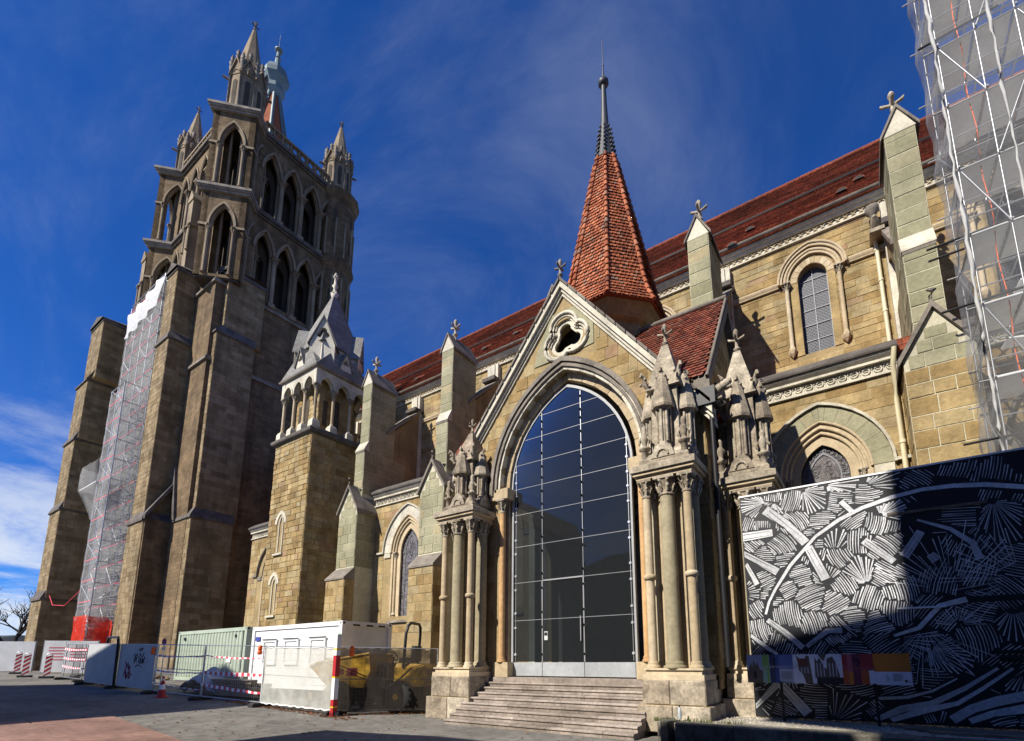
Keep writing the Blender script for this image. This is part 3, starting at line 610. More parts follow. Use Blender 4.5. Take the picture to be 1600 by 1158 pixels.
# glazed screen
GY = 12.08; fG = FR(-7.12, GY, 0); GW, GZ, GH, GB = 2.06, 7.05, 2.98, 1.62
gs_ = thing('glass_screen', 'tall pointed glass screen with doors filling the porch arch above the steps', 'glass entrance', (-7.12, GY, 1.19))
xa = [-2.06, -1.86, -.93, .47, 1.72, 2.06]; cols = [-1.92, -.93, .47, 1.92]
rows = [1.62, 2.86, 4.02, 5.16, 6.2, 7.05, 7.85, 8.65, 9.35, 10.1]
def gtop(a):
    a = abs(a)
    if a >= GW: return GZ
    R = (GW * GW + GH * GH) / (2 * GW); q = R * R - (a - (GW - R)) ** 2 if True else 0
    return GZ + sqrt(max(0, R * R - (a + R - GW) ** 2))
npn = 0
for i, (a0, a1) in enumerate([(-2.05, -.93), (-.93, .47), (.47, 2.05)]):
    for z0, z1 in zip(rows, rows[1:]):
        if z0 < 4.0 and i == 1 and z0 > 2: pass
        # pane outline clipped by the arch
        P = []; n = 8; g = .008
        tops = [(a0 + g + (a1 - a0 - 2 * g) * k / n) for k in range(n + 1)]
        tp = [min(z1 - g, gtop(a) - .03) for a in tops]
        if max(tp) <= z0 + .1: continue
        P = [(a, max(z, z0 + g + .001)) for a, z in zip(tops, tp)]
        if z1 <= GZ: P = [P[0], P[-1]]
        mm = MB(fG, R_()); mm.ext([(a0 + g, z0 + g)] + P + [(a1 - g, z0 + g)], -.012, U(-.001, .002)); ob('pane', mm, 'glass', gs_)
        for a in (a0, a1):
            for zz in (z0 + .22, z1 - .22):
                aa = a + (.13 if a == -2.05 else -.13 if a == 2.05 else 0)
                if zz < gtop(aa) - .12 and zz > 1.7:
                    mm = MB(fG, .5); mm.loft([[(aa + .042 * cos(q * pi / 4), .0, zz + .042 * sin(q * pi / 4)) for q in range(8)], [(aa + .036 * cos(q * pi / 4), .034, zz + .036 * sin(q * pi / 4)) for q in range(8)]])
                    if npn < 90: ob('glass_fitting', mm, 'bolt', gs_); npn += 1
m = MB(fG, .5)
for a in (-1.92, -.93, .47, 1.92): m.box(a - .007, a + .007, .006, .016, 1.65, gtop(a) - .06)
ob('mullion_rod', m, 'steel', gs_)
m = MB(fG, .4)
for z in rows[1:-1]:
    w_ = GW - .01 if z <= GZ else max(.1, ahalf(GW, GZ, GH, 0, z) - .03); m.box(-w_, w_, .003, .010, z - .007, z + .007)
ob('joint_seal', m, 'wframe', gs_)
m = MB(fG, .5); m.band(0, GZ, GW - .02, GH - .02, GW + .05, GH + .07, -.06, .03, GZ - .02, 14)
for s in (-1, 1): m.box(s * 1.99, s * 2.05, -.06, .05, 1.2, GZ - .03); m.box(s * 1.99, s * 2.16, -.06, .05, GZ - .08, GZ - .03)
ob('screen_frame', m, 'frame', gs_)
for a0, a1, k in ((-1.97, -.94, 0), (-.92, .46, 1), (.48, 1.97, 2)):
    mm = MB(fG, .5); mm.box(a0, a1, -.02, .035, 1.22, 1.61); ob('kick_plate', mm, 'brushed', gs_)
dr = MB(fG, .5)
for a in (-.93, .47): dr.box(a - .018, a + .018, -.02, .03, 1.62, 4.02)
dr.box(-.93, .47, -.02, .03, 4.0, 4.04); dob = ob('door_frame', dr, 'steel', gs_)
m = MB(fG, .5); m.box(-.86, -.74, .02, .035, 2.25, 2.5); ob('door_sign', m, 'offwhite', gs_)
m = MB(fG, .5); m.box(-.85, -.75, .036, .04, 2.38, 2.47); ob('notice', m, 'blackp', gs_)
m = MB(fG, .5); m.tube([(.38, .06, 2.2), (.38, .06, 2.9)], .015, 6); ob('door_handle', m, 'bolt', gs_)
# dim interior: floor, back wall with a stepped portal
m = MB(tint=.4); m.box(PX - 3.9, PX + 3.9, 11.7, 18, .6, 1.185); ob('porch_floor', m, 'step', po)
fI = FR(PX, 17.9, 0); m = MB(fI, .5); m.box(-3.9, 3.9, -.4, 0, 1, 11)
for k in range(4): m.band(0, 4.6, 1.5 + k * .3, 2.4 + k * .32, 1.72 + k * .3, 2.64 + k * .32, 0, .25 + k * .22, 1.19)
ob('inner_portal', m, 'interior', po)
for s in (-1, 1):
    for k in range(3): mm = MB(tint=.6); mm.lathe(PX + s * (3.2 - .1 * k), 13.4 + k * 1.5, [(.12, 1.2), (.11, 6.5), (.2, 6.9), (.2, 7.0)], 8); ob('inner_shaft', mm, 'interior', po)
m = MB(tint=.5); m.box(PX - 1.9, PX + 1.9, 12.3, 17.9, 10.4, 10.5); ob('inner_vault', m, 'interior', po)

# clustered piers with pinnacles
def pinnacle(pr_, cx, cy, z0, hgt):
    k = hgt / 3.55; m = MB()
    m.box(cx - .62, cx + .62, cy - .62, cy + .62, z0, z0 + .1)
    m.loft([[(cx - q, cy - q, z), (cx + q, cy - q, z), (cx + q, cy + q, z), (cx - q, cy + q, z)] for q, z in ((.62, z0 + .1), (.36, z0 + .42), (.33, z0 + 1.9 * k), (.33, z0 + 2.0 * k))])
    for deg in (0, 90, 180, 270):
        f = FR(cx, cy, deg); g = MB(f); g.ext([(-.3, z0 + .1), (.3, z0 + .1), (.22, z0 + .32), (0, z0 + .52), (-.22, z0 + .32)], .38, .64); g.tube([(.14 * cos(q * pi / 6), .65, z0 + .14 + .15 * sin(q * pi / 6)) for q in range(7)], .03, 5)
        g2 = [(p, fc) for p, fc in ()]; b = len(m.v); m.v += g.v; m.f += [[b + i for i in fc] for fc in g.f]; m.t += g.t; m.m += g.m; m.sm += g.sm
        ax, ay, _ = f(0, .44, 0)
        m.lathe(ax, ay, [(.2, z0 + .35), (.165, z0 + .5), (.165, z0 + 1.25 * k), (.22, z0 + 1.32 * k)], 8, False, pi / 8)
        for q in range(8): m.tube([(ax + .17 * cos(q * pi / 4), ay + .17 * sin(q * pi / 4), z0 + .5), (ax + .17 * cos(q * pi / 4), ay + .17 * sin(q * pi / 4), z0 + 1.28 * k)], .036, 5)
        m.lathe(ax, ay, [(.29, z0 + 1.32 * k), (.30, z0 + 1.38 * k), (.215, z0 + 1.75 * k), (.11, z0 + 2.2 * k), (.05, z0 + 2.32 * k)], 8, False, pi / 8)
    ob('pinnacle_drum', m, 'carved', pr_)
    m = MB(); q = .5
    m.loft([[(cx - r, cy - r, z), (cx + r, cy - r, z), (cx + r, cy + r, z), (cx - r, cy + r, z)] for r, z in ((.44, z0 + 1.92 * k), (.42, z0 + 2.0 * k), (.085, z0 + 3.2 * k))]); ob('spirelet', m, 'carved', pr_)
    m = MB()
    for (sx, sy) in ((1, 0), (-1, 0), (0, 1), (0, -1), (1, 1), (1, -1), (-1, 1), (-1, -1)):
        e = .40 if sx and sy else .42; ox, oy = cx + sx * e, cy + sy * e; zz = z0 + 2.05 * k
        m.tube([(ox - sx * .04, oy - sy * .04, zz - .12), (ox + sx * .05, oy + sy * .05, zz + .06), (ox + sx * .04, oy + sy * .04, zz + .22), (ox + sx * .12, oy + sy * .12, zz + .3), (ox + sx * .13, oy + sy * .13, zz + .22)], [.05, .075, .045, .06, .03], 6)
        for w_ in (-1, 1): m.ball(ox + sx * .08 - sy * .1 * w_, oy + sy * .08 + sx * .1 * w_, zz + .1, .045, 5)
    ob('crocket', m, 'carved', pr_)
    for sx, sy in ((-1, -1), (1, -1), (1, 1), (-1, 1)):
        m = MB(); x, y = cx + sx * .5, cy + sy * .5; z = z0 + .1
        m.lathe(x, y, [(.09, z), (.085, z + .28), (.14, z + .31), (.15, z + .36), (.07, z + .39), (.06, z + .46), (.095, z + .58), (.085, z + .70), (.05, z + .76), (.07, z + .83), (.055, z + .92), (.015, z + .96)], 8)
        for w_ in (-1, 1): m.tube([(x + w_ * .07, y, z + .66), (x + w_ * .14, y - .03 * sy, z + .58), (x + w_ * .13, y, z + .48)], [.035, .038, .02], 5)
        ob('corner_figure', m, 'carved', pr_)
    m = MB(); finial(m, cx, cy, z0 + 3.08 * k, .52 * k); ob('finial', m, 'carved', pr_)
def pier(label, cx, cy, hw, hd, z0, cols, zb=1.22, zc=6.0, ph=3.55, base=True):
    p = thing('clustered_pier', label, 'pier', (cx, cy, z0), 'clustered piers of the porch')
    W_, D_ = hw + .14, hd + .14
    if base:
        for (e, za, zb2, pad) in ((0, z0, z0 + (zb - z0) * .52, .10), (1, z0 + (zb - z0) * .52, zb, 0)):
            w2, d2 = W_ + pad, D_ + pad; m = MB(tint=.2); m.box(cx - w2 + .03, cx + w2 - .03, cy - d2 + .03, cy + d2 - .03, za, zb2); ob('plinth_core', m, 'mortar', p)
            for deg, L, o in ((0, w2, d2), (90, d2, w2), (270, d2, w2)):
                f = FR(cx, cy, deg); sp = U(-.12, .12) * L
                for a0, a1 in ((-L, sp), (sp, L)):
                    mm = MB(f, R_()); b = .02; mm.loft([[(a0 + .004, o - .1, za + .004), (a1 - .004, o - .1, za + .004), (a1 - .004, o - .1, zb2 - .004), (a0 + .004, o - .1, zb2 - .004)], [(a0 + .004, o - b, za + .004), (a1 - .004, o - b, za + .004), (a1 - .004, o - b, zb2 - .004), (a0 + .004, o - b, zb2 - .004)], [(a0 + b, o, za + b), (a1 - b, o, za + b), (a1 - b, o, zb2 - b), (a0 + b, o, zb2 - b)]]); ob('plinth_stone', mm, 'carved' if deg else 'carved', p)
    m = MB(tint=.8); 
    for o, a, b in ((.12, zb, zb + .12), (.06, zb + .12, zb + .22), (.1, zb + .22, zb + .26)): m.box(cx - hw - o, cx + hw + o, cy - hd - o, cy + hd + o, a, b)
    ob('base_moulding', m, 'shaft', p)
    m = MB(tint=.35); m.box(cx - hw * .5, cx + hw * .5, cy - hd * .5, cy + hd * .5, zb + .2, zc); ob('pier_core', m, 'shaft', p)
    for (x, y, r, mt, rg) in cols: column(p, x, y, zb + .26, zc, r, .42, rg, mt, ab=r * 1.7 if r < .15 else r * 1.45)
    m = MB(tint=.6); 
    for o, a, b in ((.10, zc, zc + .09), (.17, zc + .09, zc + .17)): m.box(cx - hw - o, cx + hw + o, cy - hd - o, cy + hd + o, a, b)
    ob('abacus_slab', m, 'shaft', p)
    m = MB(tint=.6); o = .22; m.box(cx - hw - o, cx + hw + o, cy - hd - o, cy + hd + o, zc + .17, zc + .32); m.loft([[(cx - q - hw, cy - q - hd, z), (cx + q + hw, cy - q - hd, z), (cx + q + hw, cy + q + hd, z), (cx - q - hw, cy + q + hd, z)] for q, z in ((o, zc + .32), (.02, zc + .42))]); ob('cornice_slab', m, 'carved', p)
    if ph: pinnacle(p, cx, cy, zc + .4, ph)
    return p
def six(cx, cy, hw, hd, r=.105, R=.175):
    L = []
    for sx in (-1, 1):
        for sy in (-1, 1): L.append((cx + sx * (hw - .08), cy + sy * (hd - .08), r, 'shaft', 3.6))
    for sy in (-1,): L.append((cx, cy + sy * (hd - .12), R, 'colstone', None))
    for sx in (-1, 1): L.append((cx + sx * (hw - .12), cy, R, 'colstone', None))
    return L
pier('clustered pier at left of the steps, its shadow falling on the gable', -10.5, 11.55, .62, .62, 0, six(-10.5, 11.55, .62, .62), ph=3.05)
pier('clustered pier at right of the steps beside the glass arch', -3.75, 11.5, .58, .58, .1, six(-3.75, 11.5, .58, .58), ph=3.75)
pier('clustered pier half hidden by the black and white hoarding', -2.22, 12.78, .55, .55, .3, six(-2.22, 12.78, .55, .55), zc=5.75, ph=4.0)
# gargoyle
m = MB()
m.tube([(-3.3, 12.05, 7.98), (-3.05, 12.0, 8.08), (-2.8, 11.93, 8.2), (-2.6, 11.88, 8.33), (-2.48, 11.85, 8.4)], [.17, .2, .19, .14, .12], 8)
m.ball(-2.4, 11.84, 8.42, .15, 8, .9); m.tube([(-2.42, 11.82, 8.46), (-2.24, 11.8, 8.47)], [.09, .06], 6); m.tube([(-2.4, 11.82, 8.34), (-2.25, 11.8, 8.32)], [.06, .045], 6)
for s in (-1, 1):
    m.tube([(-2.44, 11.84 + s * .1, 8.52), (-2.52, 11.84 + s * .15, 8.64)], [.05, .015], 5); m.tube([(-2.7, 11.9 + s * .16, 8.2), (-2.58, 11.88 + s * .17, 8.02), (-2.46, 11.86 + s * .14, 8.05)], [.07, .05, .05], 5)
    m.loft([[(-3.0, 12 + s * .19, 8.25), (-2.7, 11.95 + s * .2, 8.35), (-3.15, 12 + s * .21, 8.5)], [(-3.0, 12 + s * .23, 8.25), (-2.7, 11.95 + s * .24, 8.35), (-3.15, 12 + s * .25, 8.5)]])
ob('gargoyle', m, 'carved', po)
# steps
st = thing('stone_steps', 'worn flight of stone steps before the glass entrance', 'steps', (-7.1, 11, 0))
n = 9
for k in range(n):
    y0 = 9.95 + k * .222; z1 = 1.185 * (k + 1) / n; z0 = z1 - 1.185 / n
    cuts = [-9.88] + sorted(U(-9.2, -5) for _ in range(3)) + [-4.36]
    for a, b in zip(cuts, cuts[1:]):
        m = MB(tint=R_()); g = .004; s = .02; back = y0 + .6 if k < n - 1 else 12.0
        m.loft([[(a + g, y0 + .03, z0 - .1 if k == 0 else z0), (b - g, y0 + .03, z0 - .1 if k == 0 else z0), (b - g, back, z0), (a + g, back, z0)], [(a + g, y0 + .03, z1 - .055), (b - g, y0 + .03, z1 - .055), (b - g, back, z1 - .055), (a + g, back, z1 - .055)],
                [(a + g, y0, z1 - .045), (b - g, y0, z1 - .045), (b - g, back, z1 - .045), (a + g, back, z1 - .045)], [(a + g, y0 + .004, z1 - s + U(-.006, .002)), (b - g, y0 + .004, z1 - s + U(-.006, .002)), (b - g, back, z1 - s), (a + g, back, z1 - s)], [(a + g, y0 + .03, z1 + U(-.006, 0)), (b - g, y0 + .03, z1 + U(-.006, 0)), (b - g, back, z1 - .001 * k), (a + g, back, z1 - .001 * k)]])
        ob('step_stone', m, 'step', st)
m = MB(tint=.2); m.box(-9.8, -4.4, 10.4, 12, -.1, .2); ob('step_core', m, 'step', st)
# ------------------------------------------------------------------ NAVE
na = thing('nave', 'long stone nave with arched windows and a dark red tiled roof', 'church nave', (-20, 24, 1))
YA, YC = 18.3, 22.0
BAY = [2.5, -4.25, -11.2, -18.15, -25.1, -32, -39, -46]
ctr = [(BAY[i] + BAY[i + 1]) / 2 for i in range(6)]; ctr[0] = -.72
fA = FR(0, YA, 0); fC = FR(0, YC, 0)
NX0, NX1, AX0 = -43.0, 11, -38.8
# aisle wall
aw = []      # (centre, half width, sill, springing, rise)
for i, c in enumerate(ctr): aw.append((c, .74, 6.6 if i == 0 else 4.1, 7.8, 1.1))
aw.append((5.9, .74, 4.6, 7.8, 1.1))

aw[3] = (-21.3, .74, 4.1, 7.8, 1.3)
m = MB(fA, .5); m.wall([(AX0, -.5), (NX1, -.5), (NX1, 10.85), (AX0, 10.85)], [hole(c, w + .62, s, z, h + .75) for c, w, s, z, h in aw], -.7, 0); m.box(AX0, AX0 + .7, -4, -.7, -.5, 11.4); ob('aisle_wall', m, 'mortar', na)
def regA(x0, x1):
    def f(zm, z0, z1):
        iv = [(x0, x1)]
        for c, w, s, z, h in aw:
            hh = max(ahalf(2.0, z, 2.5, s - .1, z0), ahalf(2.0, z, 2.5, s - .1, z1))
            if hh: iv = cut(iv, c - hh, c + hh)
        return iv
    return f
ashlar(na, fA, 'ochre', 0, 0, 5.4, 10.85, .40, .95, 0, regA(-3.5, 1.75), proud=.012, joint=.009, bev=.009)
ashlar(na, fA, 'ochre', 0, 0, 3.2, 10.85, .42, .9, 0, regA(-24.2, -19.0), proud=.012, joint=.009, bev=.009)
ashlar(na, fA, 'ochre', 0, 0, 3.2, 10.85, .45, 1.0, 0, regA(AX0, -31.4), indiv=False)
ashlar(na, fA, 'ochre', 0, 0, 5.4, 10.85, .45, 1.0, 0, regA(3.3, 10), indiv=False)
for i, (c, w, s, z, h) in enumerate(aw):
    full = i in (0, 3)
    m = MB(fA, .5)
    m.band(c, z, w, h, w + .30, h + .36, -.62, -.14, s); m.band(c, z, w + .30, h + .36, w + .47, h + .58, -.5, -.07, s); m.band(c, z, w + .47, h + .58, w + .62, h + .78, -.4, -.0, s)
    for r, d, q in ((w + .33, -.10, h + .40), (w + .47, -.03, h + .57), (w + .62, .03, h + .77)):
        P = apts(c, r, z, q, 10); m.tube([(a, d, zz) for a, zz in P], .055, 6)
    ob('archivolt', m, 'shaft', na)
    if full: voussoirs(na, fA, 'green' if i == 0 else 'pale', c, z, w + .64, h + .82, w + 1.2, h + 1.36, -.2, .07, 7, .005, tlo=.75, thi=.95)
    m = MB(fA, .4); m.band(c, z, w + 1.2, h + 1.36, w + 1.28, h + 1.46, 0, .16, z - .02, 10)
    for q in (-1, 1): m.box(c + q * (w + 1.24) + (-.02 if q > 0 else -.6), c + q * (w + 1.24) + (.6 if q > 0 else .02), 0, .14, z + .0, z + .10)
    m.box(c - w - 1.2 , c - w - .66, 0, .07, z - .28, z - .02); m.box(c + w + .66, c + w + 1.2, 0, .07, z - .28, z - .02)
    ob('hood_mould', m, 'pale' if full else 'grey', na)
    if full or i == 5:
        for q in (-1, 1):
            column(na, c + q * (w + .36), YA + .12, s + .1, z, .085, .34, ab=.15)
    m = MB(fA, .5); m.exta([(-.7, s - .35), (.12, s - .35), (.1, s - .25), (-.5, s)], c - w - .66, c + w + .66); ob('sill', m, 'grey', na)
    wn = MB(fA, .4); wn.band(c, z, w - .03, h - .04, w + .04, h + .05, -.34, -.24, s); wob = ob('window', wn, 'iron', na)
    m = MB(fA, .5); m.ext([(c - w, s)] + apts(c, w, z, h, 8) + [(c + w, s)], -.32, -.29); ob('stained_pane', m, 'stain', wob)
    m = MB(fA, .5); m.band(c, z, w * .62, h * .72, w * .68, h * .8, -.29, -.26, s); 
    for q in (-1, 1): m.box(c + q * w * .65, c + q * w, -.29, -.265, z - .02, z + .02)
    m.box(c - .015, c + .015, -.29, -.265, z + h * .72, z + h)
    for k in range(1, int((z - s) / .62) + 1): m.box(c - w, c + w, -.29, -.265, s + k * .62 - .015, s + k * .62 + .015)
    ob('lead_bar', m, 'came', wob)
    if full:
        m = MB(fA)
        for k in range(34):
            t = k / 34; r = w * .83; P = apts(c, r, z, h * .9, 8); q = P[int(t * len(P)) % len(P)]
            m.tn = R_(); m.tube([(q[0] + .07 * cos(e * pi / 3), -.27, q[1] + U(-.05, .05) + .07 * sin(e * pi / 3)) for e in range(7)], .010, 4)
        for k in range(16): m.tn = R_(); a_, z_ = c + U(-.36, .36), z + U(-.9, .5); rr_ = U(.05, .12); m.tube([(a_ + rr_ * cos(e * pi / 4), -.27, z_ + rr_ * 1.2 * sin(e * pi / 4)) for e in range(9)], .010, 4)
        ob('lead_tracery', m, 'came', wob, kind='stuff')
# aisle cornice: frieze of linked rings, mouldings, weathered slab
segs = [(-4.0 + .55, 1.62), (3.35, 10), (-24.3, -18.95), (-31.2, -25.95), (AX0, -32.5), (-17.3, -11.3)]
for x0, x1 in segs:
    m = MB(fA, .6); m.box(x0, x1, -.2, .1, 10.78, 10.86); m.box(x0, x1, -.2, .0, 10.86, 11.22); m.box(x0, x1, -.2, .16, 11.22, 11.3); m.exta([(-.2, 11.3), (.14, 11.3), (.26, 11.42), (.26, 11.5), (-.2, 11.5)], x0, x1); ob('cornice', m, 'pale', na)
    m = MB(fA); n = int((x1 - x0) / .33); st_ = (x1 - x0) / n
    for k in range(n):
        a = x0 + (k + .5) * st_; m.tn = R_()
        m.tube([(a + .105 * cos(e * pi / 5), .025, 11.04 + .105 * sin(e * pi / 5)) for e in range(11)], .026, 5)
        for q in (-1, 1): m.tube([(a + .16, .02, 11.04 + q * .03), (a + .165, .03, 11.04 + q * .165)], .022, 4)
        m.tube([(a - .06, .02, 11.04), (a + .06, .02, 11.04)], .022, 4)
    ob('ring_frieze', m, 'pale', na)
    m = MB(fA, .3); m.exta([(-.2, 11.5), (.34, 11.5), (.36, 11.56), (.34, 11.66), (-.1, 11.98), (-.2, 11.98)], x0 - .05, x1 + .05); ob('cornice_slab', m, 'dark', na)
m = MB(tint=.5); m.hexa([(AX0, 18.3, 11.5), (NX1, 18.3, 11.5), (NX1, 22.1, 12.9), (AX0, 22.1, 12.9), (AX0, 18.3, 11.9), (NX1, 18.3, 11.9), (NX1, 22.1, 13.5), (AX0, 22.1, 13.5)]); ob('aisle_roof', m, 'rooftile', na)
# clerestory
cw = [(c if i else -.55, .56, 14.45, 17.95, .66) for i, c in enumerate(ctr)] + [(5.75, .56, 14.45, 17.95, .66)]
cw[3] = (-21.4, .56, 14.45, 17.95, .66)
m = MB(fC, .5); m.wall([(NX0, 12), (NX1, 12), (NX1, 19.95), (NX0, 19.95)], [hole(c, w + .02, s, z, h + .02) for c, w, s, z, h in cw], -.8, 0); ob('clerestory_wall', m, 'mortar', na)
def regC(x0, x1):
    def f(zm, z0, z1):
        iv = [(x0, x1)]
        for c, w, s, z, h in cw:
            hh = max(ahalf(.86, z, .98, s - .02, z0), ahalf(.86, z, .98, s - .02, z1))
            if hh: iv = cut(iv, c - hh, c + hh)
        return iv
    return f
ashlar(na, fC, 'ochre', 0, 0, 13.6, 19.92, .30, .72, 0, regC(-3.7, 2.0), proud=.018, bev=.018, joint=.006)
ashlar(na, fC, 'ochre', 0, 0, 13.6, 19.92, .32, .8, 0, regC(3.0, 10), indiv=False, proud=.018, bev=.018, joint=.006)
ashlar(na, fC, 'ochre', 0, 0, 13.6, 19.92, .36, .85, 0, regC(NX0, -4.7), indiv=False, proud=.018, bev=.018, joint=.006)
for i, (c, w, s, z, h) in enumerate(cw):
    m = MB(fC, .5); m.band(c, z, w, h, w + .30, h + .32, -.3, .035, s)
    ob('window_surround', m, 'ochre', na)
    voussoirs(na, fC, 'shaft', c, z, w + .02, h + .02, w + .29, h + .31, -.2, .05, 5, .01)
    m = MB(fC, .5)
    m.band(c, z + .05, .92, 1.06, 1.12, 1.30, 0, .12, None, 12); m.band(c, z + .05, 1.16, 1.36, 1.34, 1.58, 0, .2, None, 12)
    P = apts(c, 1.06, z + .05, 1.22, 12); m.tube([(a, .1, q) for a, q in P], .07, 6)
    P = apts(c, 1.3, z + .05, 1.52, 12); m.tube([(a, .2, q) for a, q in P], .06, 6)
    ob('hood_mould', m, 'shaft', na)
    for q in (-1, 1):
        column(na, c + q * 1.0, YC - .13, 14.75, z + .02, .085, .30, ab=.17)
        m = MB(fC, .5); a = c + q * 1.0; m.loft([[(a + r * cos(e * pi / 3), max(-.05, .1 + r * sin(e * pi / 3)), zz) for e in range(6)] for r, zz in ((.02, 14.42), (.13, 14.58), (.17, 14.7), (.17, 14.76))]); ob('corbel', m, 'shaft', na)
    wn = MB(fC, .4); wn.band(c, z, w - .02, h - .02, w + .03, h + .04, -.34, -.22, s)
    wn.box(c - .013, c + .013, -.32, -.24, s, z + h); 
    for k in range(1, 6): wn.box(c - w, c + w, -.31, -.25, s + k * .72 - .013, s + k * .72 + .013)
    wob = ob('window', wn, 'wframe', na)
    near = i in (0, 6)
    if near:
        for q in (-1, 1):
            for k in range(6):
                z0, z1 = s + k * .72 + .02, min(s + (k + 1) * .72 - .02, z + h - .05) if k < 5 else z + h - .04
                a0, a1 = (c - w, c - .02) if q < 0 else (c + .02, c + w); P = [(a0 + (a1 - a0) * e / 5) for e in range(6)]
                tp = [min(z1, z + h * sqrt(max(0, 1 - (abs(a - c) / w) ** 1.7))) if z1 > z else z1 for a in P]
                if max(tp) - z0 < .05: continue
                mm = MB(fC, R_()); mm.ext([(a0, z0)] + [(a, max(t, z0 + .001)) for a, t in zip(P, tp)] + [(a1, z0)], -.31, -.29 + U(-.004, .004)); ob('pane', mm, 'leaded', wob)
        m = MB(fC, .5)
        for sg in (-1, 1):
            for k in range(-6, 32):
                b0 = s + k * .155; pts = []
                for e in range(25):
                    a = c - w + 2 * w * e / 24; zz = b0 + sg * (a - c) * 1.0
                    if s < zz < (z + h * sqrt(max(0, 1 - (abs(a - c) / w) ** 1.7))): pts.append((a, zz))
                if len(pts) > 1: (a0, za), (a1, zb) = pts[0], pts[-1]; m.hexa([(a0, -.287, za - .011), (a1, -.287, zb - .011), (a1, -.28, zb - .011), (a0, -.28, za - .011), (a0, -.287, za + .011), (a1, -.287, zb + .011), (a1, -.28, zb + .011), (a0, -.28, za + .011)])
        ob('lead_lattice', m, 'came', wob, kind='stuff')
    else:
        mm = MB(fC, .5); mm.ext([(c - w, s)] + apts(c, w, z, h, 6) + [(c + w, s)], -.31, -.29); ob('pane', mm, 'leaded', wob)
for i in range(-1, 6):   # string course at capital height between hoods
    a0 = cw[i][0] + 1.35 if i >= 0 else cw[6][0] + 1.35
    if i == -1: x1, x0 = 10.5, a0
    else:
        x0 = cw[i][0] + 1.3; x1 = (cw[i - 1][0] - 1.3) if i > 0 else cw[6][0] - 1.3
    m = MB(fC, .5); m.exta([(0, z_) if False else (0, 17.98), (.10, 17.98), (.13, 18.03), (.16, 18.1), (.16, 18.16), (0, 18.2)], x0, x1); m.tube([(x0, .06, 17.96), (x1, .06, 17.96)], .05, 6); ob('string_course', m, 'shaft', na)
m = MB(fC, .6); m.box(NX0, NX1, -.6, .12, 19.9, 19.97); m.box(NX0, NX1, -.6, .02, 19.97, 20.28); m.exta([(-.6, 20.28), (.14, 20.28), (.2, 20.36), (.2, 20.4), (.26, 20.42), (.32, 20.5), (.32, 20.56), (-.6, 20.56)], NX0, NX1); ob('cornice', m, 'pale', na)
m = MB(fC); n = 190
for k in range(n):
    a = NX0 + (k + .5) * (NX1 - NX0) / n; st_ = (NX1 - NX0) / n; m.tn = R_()
    for q in (-1, 1): m.tube([(a - st_ / 2, .05, 20.125 - q * .14), (a, .06, 20.125), (a + st_ / 2, .05, 20.125 + q * .14)], .028, 4)
ob('lattice_frieze', m, 'shaft', na)
for b in BAY[:6]:   # pale pilaster where a flyer meets the wall
    m = MB(fC, .7); m.box(b - .42, b + .42, 0, .30, 12.5, 19.88); m.box(b - .2, b + .2, .30, .36, 12.5, 19.86); ob('pilaster', m, 'pale', na)
m = MB(fC, .3); m.loft([[(NX0, .36 + .16 * cos(t), 20.72 + .14 * sin(t)) for t in [pi + k * pi / 8 for k in range(9)]] + [], [(NX1, .36 + .16 * cos(t), 20.72 + .14 * sin(t)) for t in [pi + k * pi / 8 for k in range(9)]]]); m.box(NX0, NX1, .1, .3, 20.565, 20.62); ob('gutter', m, 'grey', na)
# roof in overlapping courses
ry0, rz0, ry1, rz1 = 21.55, 20.66, 28.0, 28.75
m = MB(tint=.5); m.loft([[(NX0, ry0, rz0 - .1), (NX0, ry1, rz1 - .1), (NX0, 34.4, rz0 - .1)], [(NX1, ry0, rz0 - .1), (NX1, ry1, rz1 - .1), (NX1, 34.4, rz0 - .1)]]); nc = 58
m.box(NX0, NX1, 22.3, 33.6, 13, 20.5)
dy, dzz = (ry1 - ry0) / nc, (rz1 - rz0) / nc; nn = Vector((0, -dzz, dy)).normalized()
for k in range(nc):
    y, z = ry0 + k * dy, rz0 + k * dzz
    x = NX0
    while x < NX1:
        x2 = min(NX1, x + U(1.0, 3.0)); l = U(.035, .06); m.tn = R_()
        m.add([(x, y + nn.y * l, z + nn.z * l), (x2, y + nn.y * l, z + nn.z * l), (x2, y + dy * 1.2, z + dzz * 1.2), (x, y + dy * 1.2, z + dzz * 1.2), (x, y, z - .01), (x2, y, z - .01)], [(0, 1, 2, 3), (4, 5, 1, 0)]); x = x2
ob('roof', m, 'rooftile', na)
m = MB(tint=.5); m.tube([(NX0, 28, 28.82), (NX1, 28, 28.82)], .14, 6); ob('ridge_tile', m, 'rooftile', na)
for f in (.40, .43): m = MB(tint=.2); m.tube([(NX0, ry0 + (ry1 - ry0) * f - .1, rz0 + (rz1 - rz0) * f + .12), (NX1, ry0 + (ry1 - ry0) * f - .1, rz0 + (rz1 - rz0) * f + .12)], .03, 5); ob('snow_guard', m, 'iron', na)
